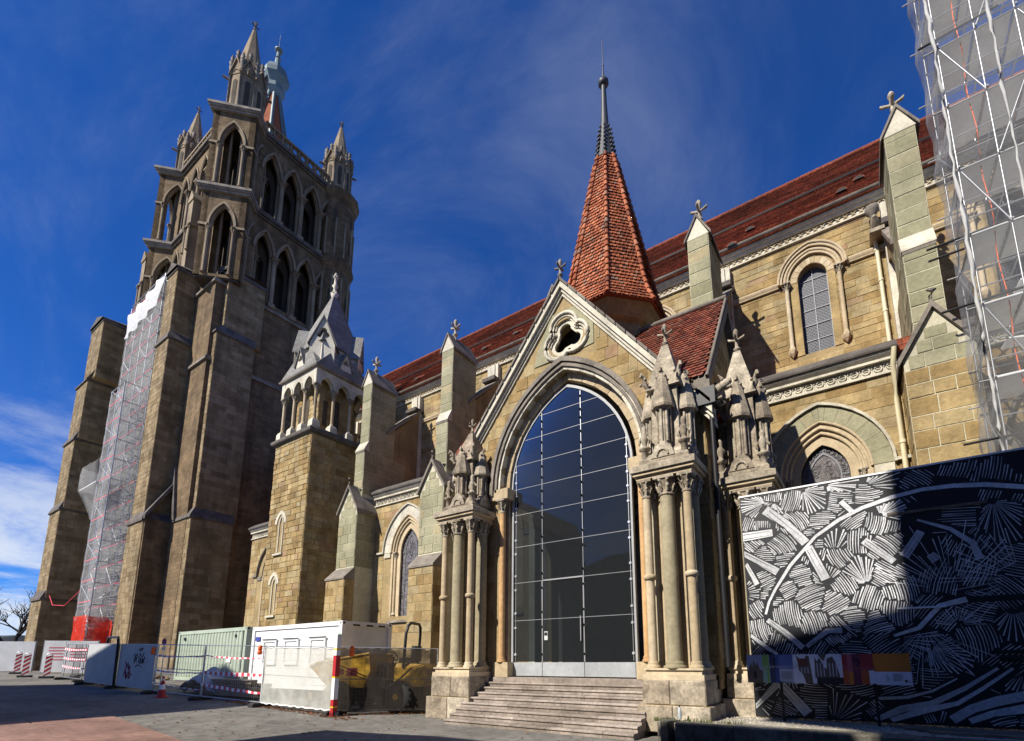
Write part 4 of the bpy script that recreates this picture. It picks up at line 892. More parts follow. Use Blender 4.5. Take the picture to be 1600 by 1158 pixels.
for x, f in ((-2.9, .17), (.9, .12), (1.6, .22), (-3.6, .0), (-17.2, .2), (-19.6, .16), (-22, .12), (-15.2, .2), (-9, .2), (6, .2), (-26, .15), (-29, .2)):
    y, z = ry0 + (ry1 - ry0) * f, rz0 + (rz1 - rz0) * f + .05; P = [(x + .22 * cos(pi * k / 8), z + .17 * sin(pi * k / 8)) for k in range(9)]
    m = MB(tint=.5); m.loft([[(a, y - .12, q + .0) for a, q in P], [(a, y + .55, q + .55) for a, q in P]]); v_ = ob('roof_vent', m, 'rooftile', na)
    m = MB(tint=.2); m.loft([[(x + (a - x) * .85, y - .13, z + (q - z) * .85) for a, q in P], [(x + (a - x) * .85, y - .125, z + (q - z) * .85) for a, q in P]]); ob('vent_mouth', m, 'rubber_shade', v_)  # black disc stands in for the shade of the vent hole
# white snow hooks on the ridge
# ------------------------------------------------------------------ FLYING BUTTRESSES
def buttress(bx, label, zg, tip, vis, lead=False, fin=True):
    t = thing('flying_buttress', label, 'buttress', (bx, 17, zg), 'flying buttresses along the nave')
    # lower pier with gabled front
    hw = .84; y0 = 17.0
    f = FR(bx, y0, 0); gl, ga = 10.4, 11.85
    m = MB(tint=.5); m.loft([[(bx + a, y0, z) for a, z in ((-hw, zg - .3), (hw, zg - .3), (hw, gl), (0, ga - .02), (-hw, gl))], [(bx + a, 20.5, z) for a, z in ((-hw, zg - .3), (hw, zg - .3), (hw, gl), (0, ga - .02), (-hw, gl))]]); ob('pier_core', m, 'gmortar', t)
    def rg(zm, z0, z1):
        g = hw if z1 < gl else hw * (ga - .1 - z1) / (ga - gl); return [(-g, g)] if g > .08 else []
    lo = vis[0]
    ashlar(t, f, 'ochre' if vis[2] == 'o' else 'green', 0, 0, lo, gl - .35, .50, .85, 0, rg, proud=.02, joint=.022)
    ashlar(t, f, 'green', 0, 0, gl - .35, ga - .05, .42, .7, 0, rg, proud=.02, joint=.022, tlo=.2)
    for deg in ((90,) if not lead else (90, -90)):
        fe = FR(bx + (hw if deg == 90 else -hw), 17.0 + (0 if deg == 90 else 1.35), deg)
        ashlar(t, fe, 'ochre' if vis[2] == 'o' else 'green', 0, 1.3, lo, gl, .50, .85, 0, proud=.016, joint=.022)
    m = MB(f, .4)   # gable coping
    for s in (-1, 1): m.ext([(0, ga - .02), (s * (hw + .14), gl - .2), (s * (hw + .14), gl + .02), (0, ga + .2)], -1.3, .12)
    ob('gable_coping', m, 'grey', t)
    m = MB(f, .5); m.tube([(0, .02, ga + .1), (0, .06, ga + .35), (.1, .06, ga + .5), (-.06, .06, ga + .58)], [.06, .05, .08, .04], 6); ob('crocket', m, 'grey', t)
    if vis[3]:      # bottom step with a sloped weathering
        zt = vis[3]; f2 = FR(bx, y0 - .55, 0); m = MB(tint=.5); m.box(bx - hw - .02, bx + hw + .02, y0 - .55, y0 + .1, zg - .3, zt); ob('plinth_core', m, 'mortar', t)
        ashlar(t, f2, 'ochre', -hw - .02, hw + .02, 3.0, zt, .45, .8, 0, indiv=True)
        fe = FR(bx + hw + .02, y0 - .55, 90); ashlar(t, fe, 'ochre', 0, .55, 3.0, zt, .45, .6, 0)
        m = MB(f2, .4); m.exta([(-.6, zt), (.07, zt), (.07, zt + .1), (-.56, zt + .75), (-.6, zt + .75)], -hw - .06, hw + .06); ob('weathering', m, 'grey', t)
    # upper pier
    uw = .42; y1, y2 = 17.55, 17.8; zs = 14.35; yb = 20.6; zt = tip - 1.0
    m = MB(tint=.5); m.box(bx - uw, bx + uw, y1, yb, gl, zs); m.box(bx - uw + .002, bx + uw - .002, y2, yb - .9, zs - .1, zt); ob('pier_core', m, 'gmortar', t)
    fu1, fu2 = FR(bx, y1, 0), FR(bx, y2, 0)
    ashlar(t, fu1, 'green', -uw, uw, ga - .5, zs, .55, 2.2, 0, proud=.018, joint=.028); ashlar(t, fu2, 'green', -uw, uw, zs + .55, zt, .55, 2.2, 0, proud=.018, joint=.028)
    for deg in (90, -90):
        o = .001; fe = FR(bx + (uw if deg == 90 else -uw), y1 if deg == 90 else yb, deg)
        ashlar(t, fe, 'green', 0, yb - y1, ga - .3 if deg == 90 else ga, zs, .55, .95, 0, proud=.014, joint=.022)
        fe = FR(bx + (uw if deg == 90 else -uw), y2 if deg == 90 else yb - .9, deg)
        ashlar(t, fe, 'green', 0, yb - .9 - y2, zs, zt, .55, .95, 0, proud=.014, joint=.022)
    m = MB(fu1, .6); m.exta([(-.28, zs), (.05, zs), (.05, zs + .06), (-.24, zs + .66), (-.28, zs + .66)], -uw - .03, uw + .03); ob('weathering', m, 'pale', t)
    m = MB(fu1, .3); m.box(-uw - .01, uw + .01, -.05, .035, zs - .12, zs - .005); ob('shadow_line', m, 'grey', t)  # grey band painted in for the shadow line below the set-off
    m = MB(fu2, .7); m.wall([(-uw - .03, zt), (uw + .03, zt), (0, tip - .05)], [], -.4, .02); ob('gable', m, 'pale', t)
    m = MB(fu2, .4)
    for s in (-1, 1): m.ext([(0, tip - .06), (s * (uw + .12), zt - .1), (s * (uw + .12), zt + .04), (0, tip + .1)], -1.95, .08)
    ob('coping', m, 'grey', t)
    if fin: m = MB(tint=.6); finial(m, bx, 18.35, tip - .1, .95); ob('finial', m, 'carved', t)
    # flyer: sloping top, quarter-arch underside
    fe = FR(bx + .38, 0, 90); P = [(19.2, 15.9), (22.0, 18.85)]; arc = [(22.0, 17.2 - 0)] + [(22.0 - 2.3 * sin(k * pi / 16), 13.4 + 3.8 * cos(k * pi / 16)) for k in range(1, 9)]
    if bx < -15: arc = [(22.0, 12.5)]  # western flyers filled solid, shaped to darken the bays
    m = MB(fe, .5); m.ext(P + arc + [(19.2, 12.5 if bx < -15 else 13.4)], -.76, 0); ob('flyer', m, 'buttstone', t)
    m = MB(fe, .4); m.ext([(19.1, 15.95), (22.0, 18.86), (22.0, 19.06), (19.1, 16.15)], -.9, .14); ob('flyer_coping', m, 'grey', t)
    m = MB(fe, .4); m.exta([(-.8, 18.55), (.2, 18.55), (.24, 18.65), (.24, 18.8), (-.3, 19.08), (-.84, 18.8), (-.84, 18.65)], 21.3, 22.0) if False else m.box(21.25, 22.0, -.86, .12, 18.62, 18.85); ob('flyer_cap', m, 'dark', t)
    return t
buttress(BAY[0], 'flying buttress with broad gabled pier between downpipe and netted scaffold', .4, 19.95, (5.0, 0, 'o', 0), True)
buttress(BAY[1], 'flying buttress rising behind the red tiled porch roof', .4, 19.5, (9.5, 0, 'g', 0))
buttress(BAY[2], 'flying buttress hidden behind the needle spire', .4, 19.5, (11, 0, 'g', 0), fin=False)
buttress(BAY[3], 'flying buttress just left of the porch gable, its cross finial against the sky', .4, 19.7, (7.0, 0, 'g', 6.2))
buttress(BAY[4], 'flying buttress beside the small gabled stair turret', .4, 19.9, (7.0, 0, 'g', 6.2))
buttress(BAY[5], 'flying buttress mostly behind the stair turret', .4, 19.9, (11, 0, 'g', 0), fin=False)
# downpipes on the right bay
def pipe(name, label, segs_, grp='cream downpipes'):
    t = thing(name, label, 'downpipe', segs_[0][0], grp)
    for P in segs_:
        m = MB(tint=.5); m.tube(P, .075, 8); ob('pipe', m, 'cream', t)
        L = 0
        for A, B in zip(P, P[1:]):
            A, B = Vector(A), Vector(B); n_ = int((B - A).length / 1.25)
            for k in range(1, n_ + 1):
                c = A + (B - A) * k / (n_ + .3); m = MB(tint=.5); d_ = (B - A).normalized() * .05; m.tube([c - d_, c + d_], .095, 8); ob('joint', m, 'cream', t)
    return t
t = pipe('downpipe', 'cream downpipe with stone hopper against the upper wall', [[(2.42 - .62, 21.78, 19.3), (1.80, 21.78, 13.4)]])
m = MB(tint=.5); m.lathe(1.80, 21.6, [(.08, 19.2), (.12, 19.4), (.24, 19.55), (.25, 19.75), (.2, 19.8)], 10); ob('hopper', m, 'grey', t)
m = MB(tint=.5); m.tube([(1.9, 21.9, 18.6), (1.85, 21.5, 18.75), (1.82, 21.3, 18.95), (1.8, 21.15, 19.0)], [.2, .18, .14, .06], 7); m.box(1.6, 2.1, 21.2, 22, 18.35, 18.5); ob('gargoyle', m, 'carved', t)
pipe('downpipe', 'cream downpipe beside the broad gabled buttress above the hoarding', [[(1.55, 17.62, 11.3), (1.48, 17.75, 10.8), (1.48, 18.05, 10.3), (1.48, 18.13, 9.8), (1.48, 18.13, 5.0)]])
# ------------------------------------------------------------------ STAIR TURRET
tu = thing('stair_turret', 'square ochre stair turret with open arcade and gabled slate spire', 'stair turret', (-29.4, 17.7, .5))
TX0, TX1, TY0, TY1 = -31.4, -27.4, 15.7, 19.7
m = MB(tint=.5); m.box(TX0, TX1, TY0, TY1, .2, 15.5); ob('shaft_core', m, 'mortar', tu)
fT = FR(TX1 - 2, TY0, 0); niche = [(-.55, .42, 8.2, 10.1, .62), (-.75, .38, 4.4, 6.3, .55)]
def rgT(zm, z0, z1):
    iv = [(-2, 2)]
    for c, w, s, z, h in niche:
        hh = max(ahalf(w, z, h, s, z0), ahalf(w, z, h, s, z1))
        if hh: iv = cut(iv, c - hh, c + hh)
    return iv
ashlar(tu, fT, 'ochre', 0, 0, 3.0, 15.5, .36, .62, 0, rgT, proud=.03, bev=.022, joint=.007)
fTE = FR(TX1, TY0, 90)
def rgTE(zm, z0, z1):
    iv = [(0, 2.6 if zm < 11.8 else 4)]
    if 13.9 < zm < 14.9: iv = cut(iv, 1.5, 1.9)
    return iv
ashlar(tu, fTE, 'ochre', 0, 0, 3.0, 15.5, .36, .62, 0, rgTE, indiv=False, proud=.03, bev=.022, joint=.007)
ashlar(tu, FR(TX0, TY1, -90), 'ochre', 0, 4, 3.0, 15.5, .5, .9, 0, indiv=False)
m = MB(fT, .5)
for c, w, s, z, h in niche: m.band(c, z, w - .02, h - .03, w + .2, h + .22, 0, .05, None, 6); m.band(c + .12, z - .1, w * .45, h * .8, w * .62, h, 0, .06, s + .1, 6); m.box(c - w - .1, c + w + .1, 0, .12, s - .12, s)
ob('niche', m, 'pale', tu)
def sqr(q, z): c = (TX0 + TX1) / 2, (TY0 + TY1) / 2; return [(c[0] - 2 - q, c[1] - 2 - q, z), (c[0] + 2 + q, c[1] - 2 - q, z), (c[0] + 2 + q, c[1] + 2 + q, z), (c[0] - 2 - q, c[1] + 2 + q, z)]
m = MB(tint=.4); m.loft([sqr(.02, 15.45), sqr(.22, 15.55), sqr(.25, 15.62), sqr(.25, 15.75), sqr(.05, 15.95), sqr(-.1, 15.95)]); ob('ledge', m, 'dark', tu)
TC = ((TX0 + TX1) / 2, (TY0 + TY1) / 2)
m = MB(tint=.5); m.box(TC[0] - 1.25, TC[0] + 1.25, TC[1] - 1.25, TC[1] + 1.25, 15.9, 20.1); ob('arcade_core', m, 'mortar', tu)
for deg in (0, 90):
    f = FR(TC[0], TC[1], deg); f2 = (lambda f: lambda a, d, z: f(a, d + 1.25, z))(f)
    ashlar(tu, f2, 'ochre', -1.25, 1.25, 15.95, 19.8, .36, .6, 0, indiv=False)
    m = MB(f2, .2); m.box(-.2, .2, 0, .03, 16.6, 18.6); m.box(-.95, -.65, 0, .03, 16.6, 18.3); ob('slit', m, 'inner_shade', tu)
for deg in (0, 90, 180, 270):
    f = FR(TC[0], TC[1], deg); m = MB(f, .7); ops = [-1.2, 0, 1.2]
    out = [(-1.98, 18.86)]
    for c in ops: out += apts(c, .46, 18.86, .62, 6)
    out += [(1.98, 18.86), (1.98, 19.95), (-1.98, 19.95)]
    m.wall(out, [], 1.62, 1.96); 
    for c in ops: m.band(c, 18.86, .46, .62, .56, .74, 1.9, 2.01, None, 6)
    ob('arcade', m, 'pale', tu)
for i in range(4):
    for deg in (0, 90, 180, 270):
        f = FR(TC[0], TC[1], deg); a = -1.8 + 1.2 * i
        if i == 0 : continue
        x, y, _ = f(a, 1.8, 0); c = column(tu, x, y, 16.45, 18.86, .10, .40, mat='shaft', ab=.2)
        m = MB(tint=.7); m.loft([[(x - r, y - r, z), (x + r, y - r, z), (x + r, y + r, z), (x - r, y + r, z)] for r, z in ((.25, 15.9), (.24, 16.3), (.17, 16.45))]); ob('pedestal', m, 'pale', tu)
m = MB(tint=.5); m.loft([sqr(0, 19.9), sqr(.12, 19.95), sqr(.16, 20.05), sqr(.05, 20.1)]); ob('eave', m, 'grey', tu)
# broached roof: corner slopes, diagonal gables with trefoils, octagonal spire
sq = lambda r, z: [(TC[0] - r, TC[1] - r, z), (TC[0] + r, TC[1] - r, z), (TC[0] + r, TC[1] + r, z), (TC[0] - r, TC[1] + r, z)]
m = MB(tint=.6); m.loft([sq(1.5, 20.0), sq(1.45, 22.3)]); ob('spire_drum', m, 'pale', tu)
m = MB(tint=.5); m.loft([sq(1.6, 22.2), sq(1.55, 22.35), sq(.10, 27.1)]); ob('spire_roof', m, 'slate', tu)
m = MB(tint=.4)
for k in range(4):
    f = FR(TC[0], TC[1], 90 * k)
    m.loft([[f(-2.1, 2.1, 20.08), f(2.1, 2.1, 20.08), f(2.1, 1.6, 20.08), f(-2.1, 1.6, 20.08)], [f(-.9, 1.78, 21.6), f(.9, 1.78, 21.6), f(.9, 1.5, 21.6), f(-.9, 1.5, 21.6)]])
ob('broach_roof', m, 'slate', tu)
def gablet(deg, d, hw, z0, ze, za, back, tr):
    f = FR(TC[0], TC[1], deg); m = MB(f, .75)
    hl = [(0 + tr * .62 * cos(radians(t)) + tr * .62 * cos(radians(t + q)), za - (za - ze) * .62 + tr * .62 * sin(radians(t)) + tr * .62 * sin(radians(t + q))) for t in (90, 210, 330) for q in (-100, -70, -35, 0, 35, 70, 100)]
    m.wall([(-hw, z0), (hw, z0), (hw, ze), (0, za), (-hw, ze)], [hl], d - .25, d)
    m.box(-hw, -hw + .12, back, d - .01, z0, ze); m.box(hw - .12, hw, back, d - .01, z0, ze); g = ob('gablet', m, 'pale', tu)
    m = MB(f, .1); m.box(-hw + .1, hw - .1, d - .9, d - .8, z0, ze + .2); ob('gablet_back', m, 'inner_shade', g)
    m = MB(f, .5)
    for s in (-1, 1): m.ext([(0, za), (s * (hw + .12), ze - .12), (s * (hw + .12), ze - .02), (0, za + .13)], back, d + .1)
    ob('gablet_roof', m, 'slate', g)
for k in range(4):
    gablet(45 + 90 * k, 2.02, .76, 20.7, 22.0, 24.0, .3, .34)
    gablet(90 * k, 2.0, .40, 20.1, 20.7, 21.85, 1.3, .2)
m = MB(tint=.7); m.lathe(TC[0], TC[1], [(.16, 26.9), (.26, 27.2), (.14, 27.3), (.1, 27.7), (.2, 27.9), (.1, 28.0), (.09, 28.5), (.16, 28.65), (.05, 28.95)], 8)
for k in range(6): m.ball(TC[0] + .2 * cos(k * pi / 3), TC[1] + .2 * sin(k * pi / 3), 27.25, .09, 5); m.ball(TC[0] + .13 * cos(k * pi / 3), TC[1] + .13 * sin(k * pi / 3), 28.6, .07, 5)
ob('finial', m, 'pale', tu)
# ------------------------------------------------------------------ BELL TOWER
bt = thing('bell_tower', 'tall square bell tower with two arcaded storeys and corner pinnacles', 'bell tower', (-60, 25, 1))
SE, SWc, NE, NWc = (-53.6, 20.0), (-66.9, 19.7), (-52.9, 31.3), (-66.8, 31.3)
EX, SY_ = -52.0, 18.6
m = MB(tint=.5); m.box(-67.5, EX, SY_, 32, .3, 39.8); ob('tower_wall', m, 'tower', bt)
for z in (39.6, 31.0): m = MB(tint=.5); m.box(-67.7, EX + .22, SY_ - .22, 32.1, z, z + .25); m.box(-67.7, EX + .12, SY_ - .12, 32.1, z + .25, z + .45); ob('string_course', m, 'grey', bt)
m = MB(tint=.5); m.box(-67.7, EX + .1, SY_ - .1, 32.1, .3, 2.2); ob('base_course', m, 'ttrim', bt)
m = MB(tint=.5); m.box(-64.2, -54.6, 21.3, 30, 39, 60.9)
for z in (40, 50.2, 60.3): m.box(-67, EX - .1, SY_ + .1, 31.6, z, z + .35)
ob('belfry_core', m, 'inner_shade', bt)  # dark block so the arches look shaded instead of see-through
lev = [(40.6, 46.2, 2.6, 40.2, 50.2), (51.2, 56.3, 2.7, 50.8, 60.3)]
def arcade(f, a0, a1, cs, w, cols, hasinner=True):
    for (sill, sp, rise, z0, z1) in lev:
        m = MB(f, .5); m.wall([(a0, z0 - .6), (a1, z0 - .6), (a1, z1 + .6), (a0, z1 + .6)], [hole(c, w, sill, sp, rise) for c in cs], -.9, 0); ob('arcade_wall', m, 'tower', bt)
        m = MB(f, .6)
        for c in cs: m.band(c, sp, w - .16, rise - .2, w, rise, -.5, -.2, sill); m.band(c, sp, w, rise, w + .16, rise + .22, -.05, .1, sp); m.tube([(a, .1, z) for a, z in apts(c, w + .2, sp, rise + .26, 8)], .07, 5)
        ob('archivolt', m, 'ttrim', bt)
        for c in cols:
            x, y, _ = f(c, .02, 0); column(bt, x, y, sill - .1, sp + .05, .21, .7, mat='ttrim', capmat='ttrim', ab=.42)
            m = MB(f, .6); m.box(c - .36, c + .36, -.3, .36, sill - .6, sill - .08); ob('pedestal', m, 'ttrim', bt)
        m = MB(f, .2)
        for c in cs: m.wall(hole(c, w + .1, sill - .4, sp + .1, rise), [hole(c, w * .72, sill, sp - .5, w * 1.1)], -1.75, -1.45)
        ob('inner_lancet', m, 'inner_shade', bt)
        m = MB(f, .5)
        for c in cs:
            for k in range(4): m.tube([(c - w, -.3, sill + .25 + k * .25), (c + w, -.3, sill + .25 + k * .25)], .02, 4)
        ob('rail', m, 'iron', bt)
arcade(FR(EX, 0, 90), 20.6, 31, [22.72, 25.1, 27.5, 29.75], .98, [23.9, 26.3, 28.65])
arcade(FR(0, SY_, 0), -66.4, -54.4, [-63.7, -61.2, -58.7, -56.2], .98, [-62.45, -59.95, -57.45])
m = MB(tint=.5)
for x in (-67.3,): m.box(x, x + .9, 20, 31.6, 39.6, 60.8)
m.box(-67, EX - .2, 31, 31.9, 39.6, 60.8); ob('rear_wall', m, 'tower', bt)
def ledge(m, cx, cy, hs, z, rot, out=.5):
    f = FR(cx, cy, rot)
    for o, a, b in ((out * .5, z - .55, z - .3), (out * .8, z - .3, z - .12), (out, z - .12, z + .16), (out * .6, z + .16, z + .34)):
        q = hs + o; m.extz([f(-q, -q, 0)[:2], f(q, -q, 0)[:2], f(q, q, 0)[:2], f(-q, q, 0)[:2]], a, b)
def turret(cx, cy, hs, label=None):
    for deg in (45, 135, -45, 225):
        f0 = FR(cx, cy, deg); f = lambda a, d, z, f0=f0: f0(a, d + hs, z)
        for (sill, sp, rise, z0, z1) in lev:
            w = 1.16
            m = MB(f, .6); m.wall([(-hs, z0), (hs, z0), (hs, z1 + .3), (-hs, z1 + .3)], [hole(0, w, sill - .1, sp, rise)], -.6, 0); ob('turret_wall', m, 'tower', bt)
            m = MB(f, .7); m.band(0, sp, w - .16, rise - .2, w + .0, rise, -.4, -.12, sill - .1); m.band(0, sp, w, rise, w + .18, rise + .26, -.05, .12, sp)
            for s in (-1, 1): m.box(s * (w - .05), s * (hs + .06), -.4, .1, sp - .25, sp + .02)
            ob('archivolt', m, 'ttrim', bt)
            for s in (-1, 1): x, y, _ = f(s * (w + .02), .02, 0); column(bt, x, y, sill - .1, sp - .22, .16, .6, mat='ttrim', capmat='ttrim', ab=.28)
            m = MB(f, .3)
            for k in range(4): m.tube([(-w, -.2, sill + .1 + k * .3), (w, -.2, sill + .1 + k * .3)], .022, 4)
            ob('rail', m, 'iron', bt)
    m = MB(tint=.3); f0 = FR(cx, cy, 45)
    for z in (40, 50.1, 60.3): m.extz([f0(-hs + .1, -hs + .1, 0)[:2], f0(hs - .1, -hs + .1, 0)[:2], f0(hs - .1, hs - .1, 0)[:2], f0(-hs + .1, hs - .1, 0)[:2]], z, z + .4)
    ob('turret_floor', m, 'inner_shade', bt)
    for q in (-.5, .5):
        x, y, _ = f0(q, hs - .9, 0); m = MB(tint=.3); m.lathe(x, y, [(.13, 40.4), (.13, 60.3)], 8); ob('inner_shaft', m, 'ttrim', bt)
    for z in (50.55, 60.75): m = MB(tint=.9); ledge(m, cx, cy, hs, z, 45); ob('turret_ledge', m, 'grey', bt)
turret(*SE, 2.08); turret(*SWc, 2.02)
for z in (50.55, 60.75):
    for q in (0, 1):
        m = MB(tint=.3)
        for o, a, b in ((.2, z - .5, z - .25), (.42, z - .25, z + .1), (.2, z + .1, z + .3)):
            if q: m.box(EX - .5, EX + o, 20.5, 31.2, a, b)
            else: m.box(-66.8, -53.6, SY_ - o, SY_ + .5, a, b)
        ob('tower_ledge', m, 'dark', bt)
# round north-east stair turret
m = MB(tint=.5); m.lathe(*NE, [(2.15, .5), (2.15, 49.6), (2.3, 49.8), (2.5, 50.4), (2.5, 50.7), (2.15, 50.95), (2.15, 59.2), (2.35, 59.6), (2.65, 60.3), (2.65, 60.8), (2.2, 61.1)], 12, False); ob('corner_stair', m, 'tower', bt)
for k in range(12):
    t = k * pi / 6 + .0
    for z0, z1 in ((51.3, 56.5), (43.5, 48.5)): m = MB(tint=.6); m.tube([(NE[0] + 2.17 * cos(t), NE[1] + 2.17 * sin(t), z0), (NE[0] + 2.17 * cos(t), NE[1] + 2.17 * sin(t), z1)], .13, 6); ob('stair_shaft', m, 'ttrim', bt)
m = MB(tint=.1)
for k in range(6):
    t = k * pi / 3 - .6 ; f = FR(NE[0], NE[1], degr) if False else FR(NE[0], NE[1], (t * 180 / pi) + 90)
    for z0 in (44.5, 52.5, 56.2): m.fr = f; m.box(-.18, .18, 2.0, 2.16, z0, z0 + 2.0)
ob('stair_slit', m, 'inner_shade', bt)
def tpinn(cx, cy, z0, H, r0):
    """octagonal gabled pinnacle; thing > part > sub-parts"""
    k = H / 15.6; m = MB(tint=.55); zd = z0 + 6.0 * k
    m.lathe(cx, cy, [(r0 * 1.02, z0), (r0 * 1.02, z0 + .3), (r0 * .95, z0 + .5), (r0 * .92, zd)], 8, False, 0)
    p = ob('pinnacle', m, 'ttrim', bt)
    m = MB(tint=.1); g = MB(tint=.5); q = MB(tint=.4)
    for i in range(8):
        t = i * 45 + 22.5; f = FR(cx, cy, t + 90); ap = r0 * .92 * cos(pi / 8); hw = r0 * .92 * sin(pi / 8)
        m.fr = f; m.ext([(-hw * .36, z0 + 1.3 * k), (hw * .36, z0 + 1.3 * k)] + apts(0, hw * .36, z0 + 4.4 * k, hw * .5, 4)[::-1], ap, ap + .07)
        g.fr = f; za = zd + 1.5 * k; ze = zd - .5 * k
        g.ext([(-hw * 1.08, ze), (hw * 1.08, ze), (0, za)], ap - .5, ap + .06)
        for s in (-1, 1): g.ext([(0, za), (s * hw * 1.25, ze - .12), (s * hw * 1.25, ze + .14), (0, za + .26)], ap - .5, ap + .24)
        g.tube([(hw * .5 * cos(e * pi / 6), ap + .08, zd + hw * .5 * sin(e * pi / 6) - .25) for e in range(7)], .06, 4)
        x, y = cx + r0 * .95 * cos(radians(t + 22.5)), cy + r0 * .95 * sin(radians(t + 22.5))
        q.lathe(x, y, [(.13, z0), (.12, zd - .3), (.24, zd - .25), (.16, zd), (.26, zd + .5 * k), (.2, zd + .8 * k), (.3, zd + 1.1 * k), (.14, zd + 1.5 * k), (.2, zd + 1.8 * k), (.04, zd + 2.3 * k)], 6)
        x, y, _ = f(0, ap + .05, 0); q.lathe(x, y, [(.1, za), (.25, za + .35 * k), (.12, za + .6 * k), (.24, za + .9 * k), (.05, za + 1.3 * k)], 6)
        x2, y2, _ = f(0, ap + .8, 0)
        if i % 2: q.tube([(x, y, ze), (x2, y2, ze + .1)], [.16, .14], 5)
    ob('lancet', m, 'inner_shade', p); ob('gablet', g, 'ttrim', p); ob('crocket', q, 'grey', p)
    m = MB(tint=.5); m.lathe(cx, cy, [(r0 * .86, zd + .1), (r0 * .80, zd + .6), (r0 * .12, z0 + 14.1 * k)], 8, False, 0)
    ob('spirelet', m, 'ttrim', p)
    m = MB(tint=.4); finial(m, cx, cy, z0 + 13.8 * k, 1.25 * k); ob('finial', m, 'dark', p)
tpinn(SE[0] - .2, SE[1], 61.0, 15.3, 1.9); tpinn(SWc[0], SWc[1], 61.0, 12.4, 1.55); tpinn(NE[0], NE[1] - .3, 61.0, 12.4, 1.75); tpinn(NWc[0], NWc[1], 61.0, 12.4, 1.55)
# pierced parapet
m = MB(tint=.5)
for f, a0, a1 in ((FR(EX + .1, 0, 90), 21.5, 29.4), (FR(0, SY_ - .1, 0), -65.3, -55.2)):
    m.fr = f; m.box(a0, a1, -.3, .05, 61.0, 61.2); m.box(a0, a1, -.32, .08, 62.2, 62.45); n = int((a1 - a0) / .95); s = (a1 - a0) / n
    for k in range(n + 1): m.box(a0 + k * s - .09, a0 + k * s + .09, -.25, 0, 61.2, 62.2)
    for k in range(n):
        c = a0 + (k + .5) * s; m.tube([(c + .34 * cos(e * pi / 4), -.12, 61.7 + .38 * sin(e * pi / 4)) for e in range(9)], .1, 5)
ob('parapet', m, 'ttrim', bt)
# spire
TCx, TCy = -60.0, 25.4
m = MB(tint=.6); m.lathe(TCx, TCy, [(3.7, 60.8), (3.4, 62.5), (.75, 76.2)], 8, False, radians(22.5)); ob('spire_roof', m, 'spiretile', bt)
m = MB(tint=.6)
for k in range(8):
    t = radians(22.5 + 45 * k); m.tube([(TCx + 3.75 * cos(t), TCy + 3.75 * sin(t), 61), (TCx + 3.45 * cos(t), TCy + 3.45 * sin(t), 62.5), (TCx + .78 * cos(t), TCy + .78 * sin(t), 76.2)], .2, 4)
ob('spire_hip', m, 'copper', bt)
m = MB(tint=.5); m.lathe(TCx, TCy, [(.75, 76.0), (1.0, 76.5), (1.25, 77.0), (1.25, 77.6), (1.0, 77.9), (1.1, 78.1), (1.6, 79.0), (1.65, 79.6), (1.3, 80.5), (.5, 80.95), (.36, 81.2), (.3, 82.6), (.4, 82.7), (.25, 82.9), (.18, 84.0)], 8, False, radians(22.5)); m.ball(TCx, TCy, 84.1, .52, 10, .5); m.lathe(TCx, TCy, [(.06, 84.2), (.02, 86.8)], 5); ob('spire_bulb', m, 'copper', bt)
# buttresses: stages with weathered set-offs; front face and both sides get separate stones
def tbut(stages, depth, label=None):
    p = None
    for i, (z0, z1, x0, x1, y) in enumerate(stages):
        m = MB(tint=.5); m.box(x0, x1, y, y + depth, z0, z1); o = ob('buttress', m, 'mortar', bt, label)
        for f, L in ((FR((x0 + x1) / 2, y, 0), (x1 - x0) / 2),):
            ashlar(o, f, 'buttstone', -L, L, z0 + .05, z1, .48, .85, 0, indiv=True, proud=.02, joint=.015, root='bell_tower')
        ashlar(o, FR(x1, y, 90), 'buttstone', 0, depth, z0 + .05, z1, .5, 1.0, 0, indiv=False, proud=.025, joint=.012)
        nz, nx0, nx1, ny_ = (stages[i + 1][0], *stages[i + 1][2:]) if i + 1 < len(stages) else (z1 + 1.6, x0 + .3, x1 - .3, y + 1.9)
        m = MB(tint=.4); yb = y + depth
        if i + 1 < len(stages): m.loft([[(x0 - .12, y - .16, z1 - .22), (x1 + .14, y - .16, z1 - .22), (x1 + .14, yb, z1 - .22), (x0 - .12, yb, z1 - .22)], [(x0 - .12, y - .16, z1 - .04), (x1 + .14, y - .16, z1 - .04), (x1 + .14, yb, z1 - .04), (x0 - .12, yb, z1 - .04)], [(nx0 + .01, ny_ + .01, z1 + .9), (nx1 - .01, ny_ + .01, z1 + .9), (nx1 - .01, yb, z1 + .9), (nx0 + .01, yb, z1 + .9)]])
        else:
            xm = (x0 + x1) / 2; m.loft([[(x0 - .16, y - .2, z1 - .2), (x1 + .16, y - .2, z1 - .2), (xm, y - .2, z1 - .2)], [(x0 - .16, y - .2, z1), (x1 + .16, y - .2, z1), (xm, y - .2, z1 + .9)], [(x0 - .16, yb, z1 + .4), (x1 + .16, yb, z1 + .4), (xm, yb, z1 + 1.9)]])
            m.box(x0 - .1, x1 + .1, y - .1, yb, z1 - .4, z1)
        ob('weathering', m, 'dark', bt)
tbut([(.3, 14.9, -59.4, -55.7, 16.55), (14.9, 34.0, -59.2, -56.1, 16.65), (34.0, 42.2, -59.0, -56.5, 16.75)], 3.0, 'stepped south buttress nearest the scaffold')
tbut([(.3, 15.0, -55.3, -51.2, 18.65), (15.0, 34.2, -55.3, -51.35, 18.95), (34.2, 41.6, -55.3, -51.45, 19.5)], 3.6, 'corner buttress behind the containers')
